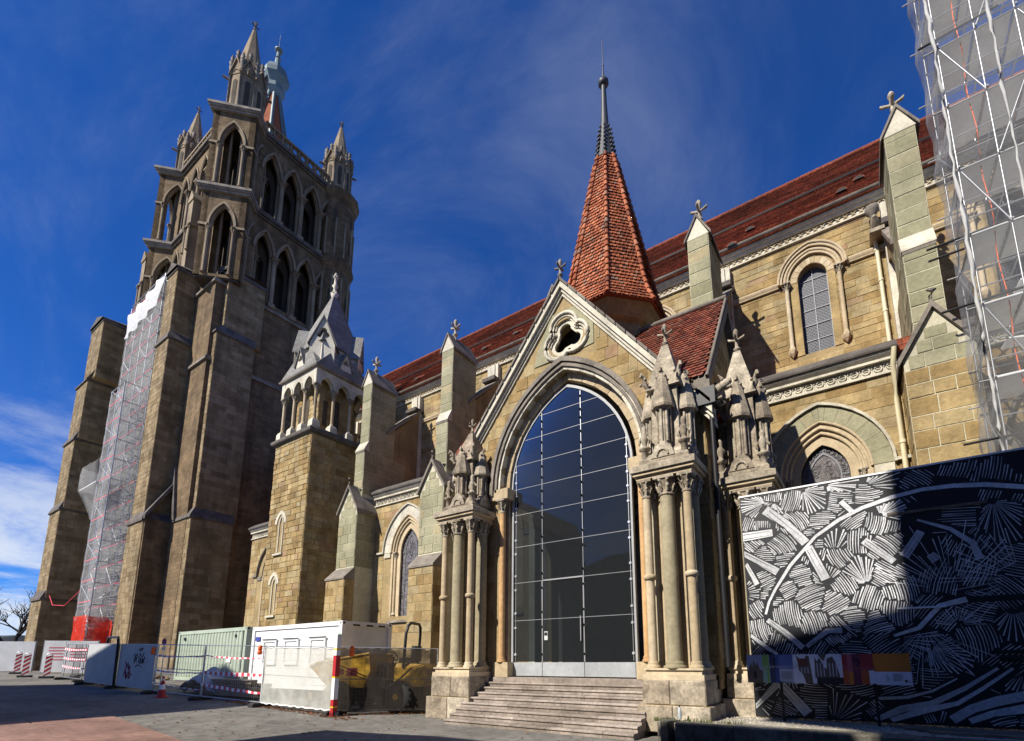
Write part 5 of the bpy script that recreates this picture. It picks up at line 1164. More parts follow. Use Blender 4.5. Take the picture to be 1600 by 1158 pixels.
tbut([(.3, 8.6, -78.5, -74.6, 14.4), (8.6, 18.7, -78.2, -74.3, 14.6), (18.7, 27.0, -77.9, -74.0, 14.75), (27.0, 34.3, -77.5, -73.6, 14.9), (34.3, 41.8, -76.4, -72.2, 15.15)], 6.0, 'far left buttress with five stages')
m = MB(tint=.5); m.box(-79, -66, 20, 32, .3, 40); ob('west_block', m, 'tower', bt)
m = MB(tint=.5); m.box(-52, -42, 26.5, 27.5, .3, 22); ob('west_bay_wall', m, 'tower', bt)
m = MB(FR(-55.5, 0, 90), .4); m.ext([(16.5, 14.8), (19.3, 19.9), (19.3, 20.5), (16.5, 15.3)], -.6, .22); ob('sloping_coping', m, 'dark', bt)
m = MB(FR(0, 18.6, 0), .4); m.ext([(-55.9, 20.4), (-54.7, 15.2), (-54.5, 14.9), (-54.2, 14.9), (-55.5, 20.6)], -.5, .25); ob('sloping_coping', m, 'dark', bt)
m = MB(tint=.5); m.box(-56.2, -55.45, 16.62, 18.6, .3, 14.9); ob('buttress', m, 'tower', bt)
for x, y, z0, z1 in ((-57.6, 17.9, 42.5, 51.5), (-53.2, 20.6, 42.0, 49.8), (-69.0, 17.6, 40, 49.5)):   # gabled posts above the buttresses
    m = MB(tint=.6); m.box(x - .55, x + .55, y - .5, y + 1.2, z0 - 2, z1); m.loft([[(x - .7, y - .6, z1), (x + .7, y - .6, z1), (x, y - .6, z1 + 1.2)], [(x - .7, y + 1.3, z1), (x + .7, y + 1.3, z1), (x, y + 1.3, z1 + 1.2)]])
    for o, z in ((.14, z1 - 3.4), (.1, z1 - .2)): m.box(x - .55 - o, x + .55 + o, y - .5 - o, y + 1.2, z, z + .2)
    ob('gabled_post', m, 'ttrim', bt)
    for s in (-1, 1): column(bt, x + s * .5, y - .5, z1 - 6.5, z1 - 3.4, .13, .5, mat='ttrim', capmat='ttrim', ab=.22)
# ------------------------------------------------------------------ SCAFFOLDS
def scaffold(name, label, x0, x1, y0, y1, z0, z1, dx, dz, r=.028, deckmat='white', red=True):
    t = thing(name, label, 'scaffold', ((x0 + x1) / 2, y0, z0)); nx = max(1, round((x1 - x0) / dx)); nz = int((z1 - z0) / dz)
    X = [x0 + (x1 - x0) * k / nx for k in range(nx + 1)]; Z = [z0 + dz * (k + 1) for k in range(nz)]
    for x in X:
        for y in (y0, y1): m = MB(tint=R_()); m.tube([(x, y, z0), (x, y, z1 + U(.2, 1.0))], r, 6); ob('standard', m, 'steel', t)
    for z in Z:
        m = MB(tint=.5)
        for y in (y0, y1): m.tube([(x0 - .3, y, z), (x1 + .3, y, z)], r, 5); m.tube([(x0, y, z + 1.0), (x1, y, z + 1.0)], r * .8, 5); m.tube([(x0, y, z + .5), (x1, y, z + .5)], r * .8, 5)
        for x in X: m.tube([(x, y0 - .15, z), (x, y1 + .15, z)], r, 5); m.tube([(x, y0, z + 1.0), (x, y1, z + 1.0)], r * .8, 5)
        ob('ledger', m, 'steel', t)
        m = MB(tint=R_())
        for a, b in zip(X, X[1:]): m.box(a + .03, b - .03, y0 + .06, y1 - .1, z + .04, z + .09)
        ob('deck', m, deckmat, t)
        m = MB(tint=.5); m.box(x0, x1, y0 - .02, y0 + .01, z + .1, z + .2)
        if red: ob('toe_board', m, 'pink', t)
    m = MB(tint=.6)
    for k, (za, zb) in enumerate(zip([z0] + Z, Z)):
        for i, (a, b) in enumerate(zip(X, X[1:])):
            if (i + k) % 2 == 0: m.tube([(a, y0 - .04, za), (b, y0 - .04, zb)] if k % 2 else [(b, y0 - .04, za), (a, y0 - .04, zb)], r, 5)
        m.tube([(x0 - .04, y0, za), (x0 - .04, y1, zb)] if k % 2 else [(x0 - .04, y1, za), (x0 - .04, y0, zb)], r, 5)
        m.tube([(x1 + .04, y0, za), (x1 + .04, y1, zb)] if k % 2 else [(x1 + .04, y1, za), (x1 + .04, y0, zb)], r, 5)
    ob('brace', m, 'steel', t); return t
def sheet(parent, name, mat, A, B, z0, z1, na_, nz, amp=.06, nrm=None):
    """hanging net between two plan points with folds"""
    ax, ay = A; bx, by = B; L = sqrt((bx - ax) ** 2 + (by - ay) ** 2); nx, ny_ = (by - ay) / L, -(bx - ax) / L; m = MB(tint=.5); vs = []
    ph = U(0, 6)
    for j in range(nz + 1):
        for i in range(na_ + 1):
            f = i / na_; g = j / nz; e = amp * (sin(f * L * 2.1 + ph + 1.5 * sin(g * 5)) * .5 + sin(g * (z1 - z0) * 3.1 + f * 3 + ph) * .6 + U(-.5, .5)) * (1 if 0 < i < na_ else .5)
            vs.append((ax + (bx - ax) * f + nx * e, ay + (by - ay) * f + ny_ * e, z0 + (z1 - z0) * g + (U(-.05, .05) if j in (0, nz) else 0)))
    w_ = na_ + 1
    m.add(vs, [(j * w_ + i, j * w_ + i + 1, (j + 1) * w_ + i + 1, (j + 1) * w_ + i) for j in range(nz) for i in range(na_)], True); return ob(name, m, mat, parent)
s1 = scaffold('scaffold', 'tall netted scaffold between the buttresses of the bell tower, red net at its foot', -69, -59.6, 16.7, 18.2, .9, 42.0, 2.4, 2.05, .055)
sheet(s1, 'net', 'net', (-69.05, 16.55), (-59.55, 16.55), 5.2, 39.5, 24, 60, .10); sheet(s1, 'net', 'net', (-69.05, 18.3), (-69.05, 16.55), 4.4, 40, 5, 60, .1); sheet(s1, 'net', 'net', (-59.5, 16.55), (-59.5, 18.4), 4.4, 40, 5, 60, .1)
m = MB(tint=.5); vs = []; 
for j in range(7):
    for i in range(15):
        f = i / 14; vs.append((-69.2 + 9.8 * f, 16.45 + .15 * sin(i * 1.7 + j) + j * .28 * (j > 3), 38.6 + 1.2 * f + j * .85 - (.35 * sin(f * pi) if j == 0 else 0) + U(-.1, .1)))
m.add(vs, [(j * 15 + i, j * 15 + i + 1, j * 15 + i + 16, j * 15 + i + 15) for j in range(6) for i in range(14)], True); ob('tarpaulin', m, 'netw', s1)
sheet(s1, 'red_net', 'netr', (-64.0, 16.4), (-59.5, 16.4), .9, 5.6, 16, 8, .1); sheet(s1, 'red_net', 'netr', (-64.1, 14.8), (-60.4, 14.8), .9, 6.0, 16, 8, .1); sheet(s1, 'red_net', 'netr', (-60.35, 14.9), (-60.3, 16.4), .9, 5.9, 6, 8, .12)
X0, X1, Y0, Y1 = -64.0, -60.4, 14.95, 16.5
m = MB(tint=.5)
for x in (X0, (X0 + X1) / 2, X1): m.tube([(x, Y0, .9), (x, Y0, 29.5)], .055, 6)
for k in range(14): m.tube([(X0 - .2, Y0, 2.9 + 2.05 * k), (X1 + .2, Y0, 2.9 + 2.05 * k)], .05, 5); m.tube([(X1, Y0, 2.9 + 2.05 * k), (X1, Y1, 2.9 + 2.05 * k)], .05, 5); m.tube([(X0, Y0, 2.9 + 2.05 * k), (X1, Y0, .9 + 2.05 * k)] if k % 2 else [(X1, Y0, 2.9 + 2.05 * k), (X0, Y0, .9 + 2.05 * k)], .045, 5)
ob('outer_frame', m, 'steel', s1)
for k in range(13): m = MB(tint=.5); m.box(X0, X1, Y0 - .05, Y0 - .02, 3.2 + 2.05 * k, 3.3 + 2.05 * k); ob('toe_board', m, 'pink', s1)
sheet(s1, 'net', 'net', (X0, Y0 - .08), (X1, Y0 - .08), 5.6, 29, 12, 40, .1); sheet(s1, 'net', 'net', (X1 + .05, Y0), (X1 + .05, Y1), 5, 29, 5, 40, .1); sheet(s1, 'net', 'net', (X0 - .05, Y1), (X0 - .05, Y0), 5, 29, 5, 40, .1)
m = MB(tint=.5); B = [(-68.6, 14.6), (-63.4, 14.6), (-63.2, 15.0), (-64, 15.2), (-68.6, 16.4)]
B = [(B[i][0] + (B[(i + 1) % 5][0] - B[i][0]) * k / 4, B[i][1] + (B[(i + 1) % 5][1] - B[i][1]) * k / 4) for i in range(5) for k in range(4)]
m.loft([[(-64.1 + (x + 64.1) * f + U(-.12, .12), 15.0 + (y - 15) * f + U(-.1, .1), z + U(-.12, .12)) for x, y in B] for f, z in ((.95, 21.9), (1.0, 21.2), (.98, 20.3), (1.02, 19.6), (.8, 18.7), (.5, 17.6), (.2, 16.5), (.1, 15.8))], False, True); ob('net_bulge', m, 'net', s1)
m = MB(tint=.5); m.box(-68.5, -63.4, 14.65, 16.3, 19.5, 19.6); ob('deck', m, 'white', s1)
m = MB(tint=.5); m.tube([(-74.3, 14.9, 8.9), (-72.5, 14.9, 7.7), (-68.8, 15, 7.4), (-64.1, 15.0, 8.7)], .04, 5); ob('rope', m, 'pink', s1)

s2 = scaffold('scaffold', 'scaffold wrapped in grey white net at the right edge with an orange hose', 3.12, 8.6, 14.75, 16.3, .4, 26, .78, 1.95, .022, red=False)
sheet(s2, 'net', 'net3', (3.02, 16.45), (3.02, 14.66), 5.2, 27, 10, 70, .09); sheet(s2, 'net', 'net2', (3.02, 14.64), (8.8, 14.64), 5.2, 27, 24, 60, .05); 
m = MB(tint=.5); P = [(3.03 + U(-.03, .03), 14.66 + U(-.03, .03), 5 + k * .33) for k in range(66)]
m.tube(P, [U(.02, .055) for _ in P], 6); ob('net_bundle', m, 'net_b', s2)
m = MB(tint=.5); P = [(4.17 + U(-.02, .02), 14.60 + U(-.02, .02), 5 + k * .33) for k in range(66)]; m.tube(P, [U(.018, .045) for _ in P], 6); ob('net_bundle', m, 'net_b', s2)
m = MB(tint=.5); P = [(3.62 + .03 * sin(k), 14.95, 4.5 + k * .4) for k in range(55)]; m.tube(P, .014, 6); ob('hose', m, 'orangep', s2)
for z, y in ((18.2, 14.7), (12.6, 15.4), (12.25, 15.4), (10.3, 14.8), (6.7, 14.7)): m = MB(tint=.3); m.tube([(2.35 if z < 15 else 2.72, y, z), (4.4, y, z + .05)], .03, 6); ob('putlog', m, 'iron', s2)
for (x, z) in ((3.5, 9.2), (4.1, 8.1), (4.3, 7.2), (3.9, 10.6)): m = MB(tint=.6); m.hexa([(x, 14.9, z), (x + .7, 14.9, z - .15), (x + .75, 15.6, z + .05), (x, 15.6, z + .1), (x, 14.9, z + .04), (x + .7, 14.9, z - .11), (x + .75, 15.6, z + .09), (x, 15.6, z + .14)]); ob('loose_board', m, 'white', s2)
# ------------------------------------------------------------------ HOARDING WITH MURAL
ho = thing('hoarding', 'tall site hoarding with a black and white carved-line mural', 'hoarding', (0, 13, .35))
HY = 11.95; KH = HY / 13; fH = lambda a, d, z: (a * KH, HY - d, 1.7 + (z - 1.7) * KH)
px_ = [-2.49, .55, 2.88, 5.6]
for a, b in zip(px_, px_[1:]):
    m = MB(fH, R_()); m.box(a + .0015, b - .0015, -.06, 0, .32, 5.80); ob('panel', m, 'blackp', ho)
m = MB(fH, .8); m.box(-2.50, 5.6, -.07, .015, 5.80, 5.84); ob('top_rail', m, 'white', ho)
m = MB(fH, .5)
for x in (-2, .55, 2.88, 4.4): m.box(x - .08, x + .08, -.2, -.065, .3, 5.75); m.hexa([(x - .04, -2.2, .3), (x + .04, -2.2, .3), (x + .04, -2.1, .3), (x - .04, -2.1, .3), (x - .04, -.2, 4.5), (x + .04, -.2, 4.5), (x + .04, -.1, 4.5), (x - .04, -.1, 4.5)])
ob('prop', m, 'wood', ho)
X0, X1, Z0, Z1 = -2.47, 5.55, .34, 5.78
SEAM = px_[1:3]
m = MB(fH); DZ = [0]
def ptc(x, z): return (min(X1, max(X0, x)), min(Z1, max(Z0, z)))
def poly(P):
    P = [ptc(*p) for p in P]; DZ[0] = (DZ[0] + 1) % 14; m.tn = R_(); d = .0015 + DZ[0] * .0003
    m.add([(x, d, z) for x, z in P], [tuple(range(len(P)))])
def stroke(P, w0, w1=None):
    w1 = w0 if w1 is None else w1; n = len(P)
    L = []; Rr = []
    for i, (x, z) in enumerate(P):
        a, b = P[max(0, i - 1)], P[min(n - 1, i + 1)]; dx, dz = b[0] - a[0], b[1] - a[1]; l = sqrt(dx * dx + dz * dz) or 1; w = (w0 + (w1 - w0) * i / (n - 1)) / 2 * U(.85, 1.15)
        L.append(ptc(x - dz / l * w, z + dx / l * w)); Rr.append(ptc(x + dz / l * w, z - dx / l * w))
    DZ[0] = (DZ[0] + 1) % 14; m.tn = R_(); d = .0015 + DZ[0] * .0003
    m.add([(x, d, z) for x, z in L + Rr], [(i, i + 1, n + i + 1, n + i) for i in range(n - 1)])
BEAMS = []
def inb(x, z, pad=.03):
    for (P, w) in BEAMS:
        for (a, b) in zip(P, P[1:]):
            dx, dz = b[0] - a[0], b[1] - a[1]; t = max(0, min(1, ((x - a[0]) * dx + (z - a[1]) * dz) / (dx * dx + dz * dz))); q = (x - a[0] - t * dx) ** 2 + (z - a[1] - t * dz) ** 2
            if q < (w / 2 + pad) ** 2: return True
    return False
def beam(P, w, w1=None): BEAMS.append((P, max(w, w1 or 0)));
arc = [(-2.08, 2.75), (-1.98, 3.05), (-1.82, 3.34), (-1.44, 3.9), (-.84, 4.54), (-.34, 4.86), (.14, 5.07), (.73, 5.22), (1.28, 5.29), (1.8, 5.27), (2.32, 5.19), (2.9, 5.02), (3.6, 4.75), (4.4, 4.2), (5.0, 3.4)]
bl = [(arc, .05, .13), ([(-1.9, 5.38), (-1.44, 4.94), (-1.06, 4.41)], .22, .2), ([(-2.52, 4.75), (-1.77, 4.77)], .24, .2), ([(-2.52, 4.31), (-1.73, 3.77)], .2, .17), ([(-2.48, 4.04), (-2.22, 3.5)], .14, .12),
      ([(-1.02, 4.31), (-.72, 3.49)], .2, .22), ([(.11, 4.31), (.62, 3.76)], .15, .13), ([(.81, 3.85), (1.16, 4.37)], .18, .15), ([(1.12, 4.63), (1.65, 4.35), (1.98, 4.0), (2.05, 3.65)], .05, .14),
      ([(-1.89, 1.1), (-1.35, .43)], .2, .22), ([(-2.52, .55), (-1.91, 1.13)], .15, .17), ([(-2.05, 2.61), (-1.68, 2.29), (-1.33, 1.92)], .12, .14), ([(-2.49, 2.25), (-2.1, 1.93), (-1.89, 1.78)], .10, .08),
      ([(-.05, .34), (.43, .62), (.95, .75), (1.51, 1.07), (2.06, 1.47)], .16, .05), ([(.22, .35), (.76, .59), (1.36, .77), (1.78, 1.07), (2.28, 1.47)], .14, .05), ([(1.24, .44), (1.58, .68), (1.98, .84), (2.37, .95), (3.2, 1.3)], .18, .16),
      ([(1.51, .43), (1.88, .6), (2.34, .71), (3.2, .9)], .12, .16), ([(.04, .82), (.54, .86), (.98, 1.0), (1.41, 1.26)], .07, .03), ([(3.0, 3.2), (3.8, 2.9), (4.6, 2.2)], .12, .2), ([(3.2, 2.2), (4.2, 2.0), (5.2, 1.4)], .1, .2), ([(-.25, 5.3), (-.05, 5.02)], .12, .1), ([(1.36, 3.7), (1.26, 3.85)], .18, .17),
      ([(.45, 2.15), (.9, 2.3), (1.3, 2.75), (1.75, 2.85)], .06, .13), ([(-1.25, 1.95), (-.8, 2.3), (-.5, 2.3)], .1, .14)]
for P, a, b in bl: beam(P, a, b)
def fan(cx, cz, a0, a1, r0, r1, n, w0=.008, w1=.045, bend=0.0):
    for k in range(n):
        t = radians(a0 + (a1 - a0) * (k + U(.2, .8)) / n); ra, rb = r0 * U(.9, 1.2), r1 * U(.75, 1.05); P = []
        for e in range(6):
            f = e / 5; r = ra + (rb - ra) * f; q = t + bend * f; P.append((cx + r * cos(q), cz + r * sin(q)))
        keep = [p for p in P if not inb(*p) and X0 < p[0] < X1 and Z0 < p[1] < Z1]
        if len(keep) >= 3: stroke(keep, w0, w1 * U(.6, 1.2))
def hatch(cx, cz, ang, L, W_, n, curve=.2, w0=.035, w1=.012):
    """a leaf of parallel bowed cuts"""
    c, s = cos(radians(ang)), sin(radians(ang))
    for k in range(n):
        v = (k + .5) / n - .5; l = L * (1 - (2 * v) ** 2 * .6) * U(.85, 1.05); P = []
        for e in range(6):
            f = e / 5 - .5; x = f * l; y = v * W_ + curve * (f * f * 4 - 1) * W_ * .5; P.append((cx + x * c - y * s, cz + x * s + y * c))
        keep = [p for p in P if not inb(*p) and X0 < p[0] < X1 and Z0 < p[1] < Z1]
        if len(keep) >= 3: stroke(keep, w0 * U(.7, 1.2), w1)
rs = random.getstate(); random.seed(5)
CELLS = []
tries = 0
while tries < 9000:
    tries += 1; x, z = U(X0, X1), U(Z0, Z1); dn = .40 if (x < .7 and z > 2.2) else .54
    if all((x - c[0]) ** 2 + (z - c[1]) ** 2 > dn * dn for c in CELLS): CELLS.append((x, z, dn))
def owner(x, z):
    return min(range(len(CELLS)), key=lambda i: (x - CELLS[i][0]) ** 2 + (z - CELLS[i][1]) ** 2)
def runs(P, me_, w0, w1):
    seg = []
    def flush():
        if len(seg) >= 3:
            (xa, za), (xm, zm), (xb, zb) = seg[0], seg[len(seg) // 2], seg[-1]; stroke([(xa, za), (xm, zm), (xb, zb)] if len(seg) < 6 else [seg[0], seg[len(seg) // 3], seg[2 * len(seg) // 3], seg[-1]], w0, w1)
    for p in P:
        if X0 < p[0] < X1 and Z0 < p[1] < Z1 and not inb(p[0], p[1], .006) and owner(*p) == me_: seg.append(p)
        else:
            flush(); seg = []
    flush()
for i, (cx, cz, dn) in enumerate(CELLS):
    left = dn < .45; th = sin(cx * 1.3 + 1) * 1.3 + cos(cz * 1.7) * 1.2 + U(-.5, .5); c, s_ = cos(th), sin(th); sp = .047 if left else .054
    wA = .030 if left else .022; wB = .011 if left else .007
    if not left and R_() < .12: continue
    if i % 5 == 0:      # radiating cuts from a point at the edge of the patch
        ox, oz = cx - c * dn * U(.5, .9), cz - s_ * dn * U(.5, .9); n = random.randint(15, 22)
        for k in range(n):
            t = th + (k / (n - 1) - .5) * 2.6 + U(-.04, .04); runs([(ox + cos(t) * r, oz + sin(t) * r) for r in [dn * (.12 + e * .14) for e in range(13)]], i, wB * .7, wA * 1.1)
    else:               # parallel, slightly bowed cuts
        bow = U(-.25, .25); k = -dn * 1.1
        while k < dn * 1.1:
            v = k + U(-.006, .006); P = [(cx + c * u - s_ * (v + bow * u * u / dn), cz + s_ * u + c * (v + bow * u * u / dn)) for u in [(-1.1 + 2.2 * e / 15) * dn for e in range(16)]]
            if R_() < .5: P = P[::-1]
            runs(P, i, wA * U(.75, 1.1), wB); k += sp * U(.85, 1.15)
for a in ((1.5, 3.05, 20, 165, .35, 1.5, 22), (1.0, 2.3, 215, 330, .15, 1.3, 14), (2.6, 3.2, 90, 230, .3, 1.2, 18), (1.56, 2.33, 0, 180, .1, .42, 16)):
    fan(*a, w0=.008, w1=.022, bend=U(-.1, .1))
random.setstate(rs)
print_ob = ob('mural_cuts', m, 'whitep', ho)
m = MB(fH); DZ[0] = 3
for P, a, b in bl:
    stroke(P, a, b)
for f_ in m.v: pass
m.v = [(x, y - .006, z) for x, y, z in m.v]
ob('mural_bands', m, 'whitep', ho)
random.seed(8)
for P, a, b in bl[1:]:
    if max(a, b) > .13 and len(P) < 4:
        m = MB(fH)
        for q in (-.25, .22):
            (xa, za), (xb, zb) = P[0], P[-1]; l = sqrt((xb - xa) ** 2 + (zb - za) ** 2); nx, nz = -(zb - za) / l * a * q, (xb - xa) / l * a * q
            stroke([(xa + nx + (xb - xa) * f, za + nz + (zb - za) * f) for f in (.08, .35, .6, .9)], .012, .004)
        m.v = [(x, y - .014, z) for x, y, z in m.v]; ob('mural_black_line', m, 'blackp', ho)
m = MB(fH, .3); m.box(.6, 2.3, .003, .022, 4.80, 4.86); ob('batten', m, 'wood', ho)
m = MB(fH, .9); m.box(.56, 1.4, .003, .035, 2.71, 2.745); ob('slat', m, 'white', ho)  # white bar paints the lit slit into the hoarding
m = MB(fH, .3); m.box(2.0, 2.5, .012, .022, 1.75, 1.82); m.box(2.1, 2.45, .012, .03, 1.60, 1.72); ob('hasp', m, 'iron', ho); m = MB(fH, .3); m.tube([(2.28 + .04 * cos(k), .05, 1.64 + .04 * sin(k)) for k in range(7)], .015, 5); ob('padlock', m, 'iron', ho)
m = MB(fH, .2); m.box(1.6, 2.87, .002, .010, 2.78, 2.9); ob('lintel_strip', m, 'iron', ho)
tb = thing('timber_boards', 'grey timber boards lying on the gravel below the hoarding', 'boards', (2, 12.4, .4))
for k in range(4):
    y = 10.85 + k * .2; m = MB(tint=R_()); m.hexa([(.75 - k * .18, y, .395), (5.5, y - .02, .395), (5.5, y + .17, .395), (.7 - k * .18, y + .19, .395), (.75 - k * .18, y, .44), (5.5, y - .02, .44), (5.5, y + .17, .44), (.7 - k * .18, y + .19, .44)]); ob('board', m, 'wood', tb)

# ------------------------------------------------------------------ INFORMATION SIGN
sg = thing('information_sign', 'long low information panel with blue green red and orange strips on two black legs', 'sign', (-.85, 11.6, .4)); SYp = 11.55; KS = SYp / 11.6; fN = lambda a, d, z: (a * KS, SYp - d, 1.7 + (z - 1.7) * KS)
for nm, c in (('sg_green', (.16, .32, .10)), ('sg_lgreen', (.20, .33, .30)), ('sg_blue', (.045, .075, .24)), ('sg_blue2', (.10, .14, .36)), ('sg_dark', (.035, .045, .10)), ('sg_red', (.26, .035, .045)), ('sg_rose', (.34, .10, .13)), ('sg_plum', (.12, .03, .06)), ('sg_org', (.48, .17, .03)), ('sg_rust', (.35, .09, .035)), ('sg_sky', (.22, .27, .42)), ('sg_wht', (.55, .60, .72)), ('sg_ph', (.10, .08, .075)), ('sg_roof', (.13, .05, .04)), ('sg_ink', (.02, .02, .03)), ('sg_pale', (.36, .40, .52))): MT[nm] = plain(nm, c, .45, 0, .35, .04)
SX0, SX1, SZ0, SZ1 = -2.33, .60, 1.17, 1.765
m = MB(fN, .5); m.box(SX0, SX1, -.02, 0, SZ0, SZ1); board = ob('board', m, 'sg_wht', sg)
def strip(mat, u0, u1, v0=0, v1=1, d=.002, name='print'):
    m = MB(fN, .5); W_, H_ = SX1 - SX0, SZ1 - SZ0; m.box(SX0 + W_ * u0, SX0 + W_ * u1, .0005, d, SZ0 + H_ * v0, SZ0 + H_ * v1); return ob(name, m, mat, board)
strip('sg_sky', 0, .11, .45, 1); strip('sg_ph', 0, .11, 0, .45)
strip('sg_green', .11, .155); strip('sg_lgreen', .11, .14, 0, .5, .0032); strip('sg_dark', .157, .195); strip('sg_blue', .195, .222); strip('sg_blue2', .222, .315, .5, 1); strip('sg_pale', .222, .315, 0, .5)
strip('sg_red', .62, .65); strip('sg_rose', .65, .68); strip('sg_plum', .68, .725); strip('sg_red', .725, .80, .46, 1); strip('sg_rust', .725, .77, 0, .46); strip('sg_org', .80, 1, .42, 1); strip('sg_rust', .62, .65, 0, .45, .0032); strip('sg_org', .655, .68, 0, .4, .0032)
def pic(P, mat, d=.003):
    m = MB(fN, .5); W_, H_ = SX1 - SX0, SZ1 - SZ0; m.add([(SX0 + W_ * u, d, SZ0 + H_ * v) for u, v in P], [tuple(range(len(P)))]); ob('picture', m, mat, board)
pic([(.015, .1), (.015, .55), (.03, .7), (.04, .55), (.05, .85), (.06, .6), (.075, .72), (.09, .5), (.095, .1)], 'sg_ph'); pic([(.045, .15), (.045, .35), (.055, .45), (.065, .35), (.065, .15)], 'sg_ink', .0045)
pic([(.335, .98), (.345, .78), (.35, .45), (.375, .3), (.39, 0), (.435, 0), (.42, .95), (.40, .95), (.395, .85), (.36, .85)], 'sg_ph'); pic([(.35, .85), (.41, .86), (.41, .62), (.352, .6)], 'sg_roof', .0045)
pic([(.45, .2), (.455, .9), (.47, .75), (.485, .9), (.51, .55), (.525, .5), (.53, .85), (.565, .92), (.58, .75), (.60, .3), (.60, .2)], 'sg_ph'); pic([(.46, .0), (.46, .2), (.62, .22), (.62, 0)], 'sg_ink'); pic([(.475, 1), (.53, 1), (.51, .75)], 'sg_ph')
for u in (.465, .485, .505, .54, .56, .58): pic([(u, .25), (u, .7), (u + .006, .7), (u + .006, .25)], 'sg_pale', .0045)
for u in (.365, .385, .405): pic([(u, .35), (u, .55), (u + .006, .55), (u + .006, .35)], 'sg_pale', .0045)
m = MB(fN, .5); W_, H_ = SX1 - SX0, SZ1 - SZ0
for a, b, v0, v1, n in ((.232, .31, .14, .42, 7), (.232, .31, .02, .1, 2), (.86, .885, .12, .36, 5), (.90, .955, .14, .37, 6)):
    for k in range(n): v = v0 + (v1 - v0) * k / n; m.box(SX0 + W_ * a, SX0 + W_ * (b - U(0, .012)), .002, .0035, SZ0 + H_ * v, SZ0 + H_ * (v + .012))
m.loft([[(SX0 + W_ * .968 + .025 * cos(k * pi / 5), .002, SZ0 + H_ * .13 + .025 * sin(k * pi / 5)) for k in range(10)], [(SX0 + W_ * .968 + .025 * cos(k * pi / 5), .004, SZ0 + H_ * .13 + .025 * sin(k * pi / 5)) for k in range(10)]]); m.box(SX0 + W_ * .985, SX0 + W_ * .988, .002, .004, SZ0 + H_ * .05, SZ0 + H_ * .16)
ob('small_print', m, 'sg_ink', board)
def text(s, u, v, size, mat, parent=None, fr=None, d=.005):
    cu = bpy.data.curves.new('text', 'FONT'); cu.body = s; cu.size = size; cu.resolution_u = 3
    tmp = bpy.data.objects.new('text', cu); COL.objects.link(tmp); dg = bpy.context.evaluated_depsgraph_get(); me = bpy.data.meshes.new_from_object(tmp.evaluated_get(dg)); 
    m = MB(fr or fN, .5); m.add([(SX0 + W_ * u + p.co.x, d, SZ0 + H_ * v + p.co.y) for p in me.vertices], [tuple(p.vertices) for p in me.polygons]); bpy.data.objects.remove(tmp); bpy.data.meshes.remove(me)
    return ob('lettering', m, mat, parent or board)
text('Le parement sud', .118, .53, .098, 'sg_pale'); text('Partenaires', .625, .47, .12, 'sg_rose'); text('1', .165, .5, .34, 'sg_ink', d=.004); text('2', .68, .48, .30, 'sg_ink', d=.004)
for x in (-1.66, 0.0): m = MB(tint=.4); m.box(x - .025, x + .025, SYp + .021, SYp + .06, .3, 1.7); m.box(x - .03, x + .03, SYp - .03, SYp + .021, 1.165, 1.19); ob('leg', m, 'iron', sg)

# ------------------------------------------------------------------ CONTAINERS
def container(name, label, x0, x1, y0, y1, z0, z1, mat, corr):
    t = thing(name, label, 'container', ((x0 + x1) / 2, y0, z0)); m = MB(tint=.5); m.box(x0 + .05, x1 - .05, y0 + .085, y1 - .05, z0 + .05, z1 - .04); ob('body', m, mat, t)
    m = MB(tint=.7)
    for z in (z0, z1 - .16):
        m.box(x0, x1, y0, y0 + .1, z, z + .16); m.box(x0, x1, y1 - .1, y1, z, z + .16); m.box(x0, x0 + .1, y0 + .1, y1 - .1, z, z + .16); m.box(x1 - .1, x1, y0 + .1, y1 - .1, z, z + .16)
    for x in (x0 + .002, x1 - .182):
        for y in (y0 + .002, y1 - .162): m.box(x - .004, x + .184, y - .004, y + .16, z0 - .02, z1 + .012)
    ob('frame', m, mat, t)
    m = MB(tint=.2)
    for x in (x0 + .06, x1 - .12):
        for z in (z1 - .1, z0 + .02): m.box(x, x + .06, y0 - .006, y0 + .05, z, z + .08)
    for y in (y0 + .04, y1 - .14): m.box(x1 - .05, x1 + .008, y, y + .08, z1 - .1, z1 - .03)
    ob('corner_hole', m, 'iron', t)
    m = MB(tint=.5); f = FR(0, y0 + .05, 0); pitch = corr; a = x0 + .2; P = []
    while a < x1 - .2 - pitch:
        P += [(a, 0), (a + pitch * .36, 0), (a + pitch * .5, .038 if corr > .2 else .004), (a + pitch * .86, .038 if corr > .2 else .004)]; a += pitch
    P.append((a, 0)); n = len(P)
    m.fr = f; m.add([(q, d, z0 + .17) for q, d in P] + [(q, d, z1 - .17) for q, d in P], [(i, i + 1, n + i + 1, n + i) for i in range(n - 1)]); ob('corrugated_wall', m, mat, t)
    return t
wc = container('site_container', 'white site office container with three shuttered windows', -22.5, -16.15, 11.0, 13.25, .62, 3.14, 'white', .16)
f = FR(0, 11.0, 0)
for c in (-21.0, -19.4, -17.6):
    m = MB(f, .5); m.wall([(c - .5, 1.55), (c + .5, 1.55), (c + .5, 2.55), (c - .5, 2.55)], [[(c - .42, 1.62), (c + .42, 1.62), (c + .42, 2.47), (c - .42, 2.47)]], -.05, .03); w_ = ob('window', m, 'white', wc); m = MB(f, .3)
    for k in range(9): m.box(c - .42, c + .42, -.04, -.01 + .008 * (k % 2), 1.62 + k * .094, 1.62 + (k + .92) * .094)
    ob('shutter', m, 'white', w_)
    m = MB(f, .5); m.box(c - .52, c + .52, 0, .06, 2.56, 2.6); ob('drip_rail', m, 'iron', w_)
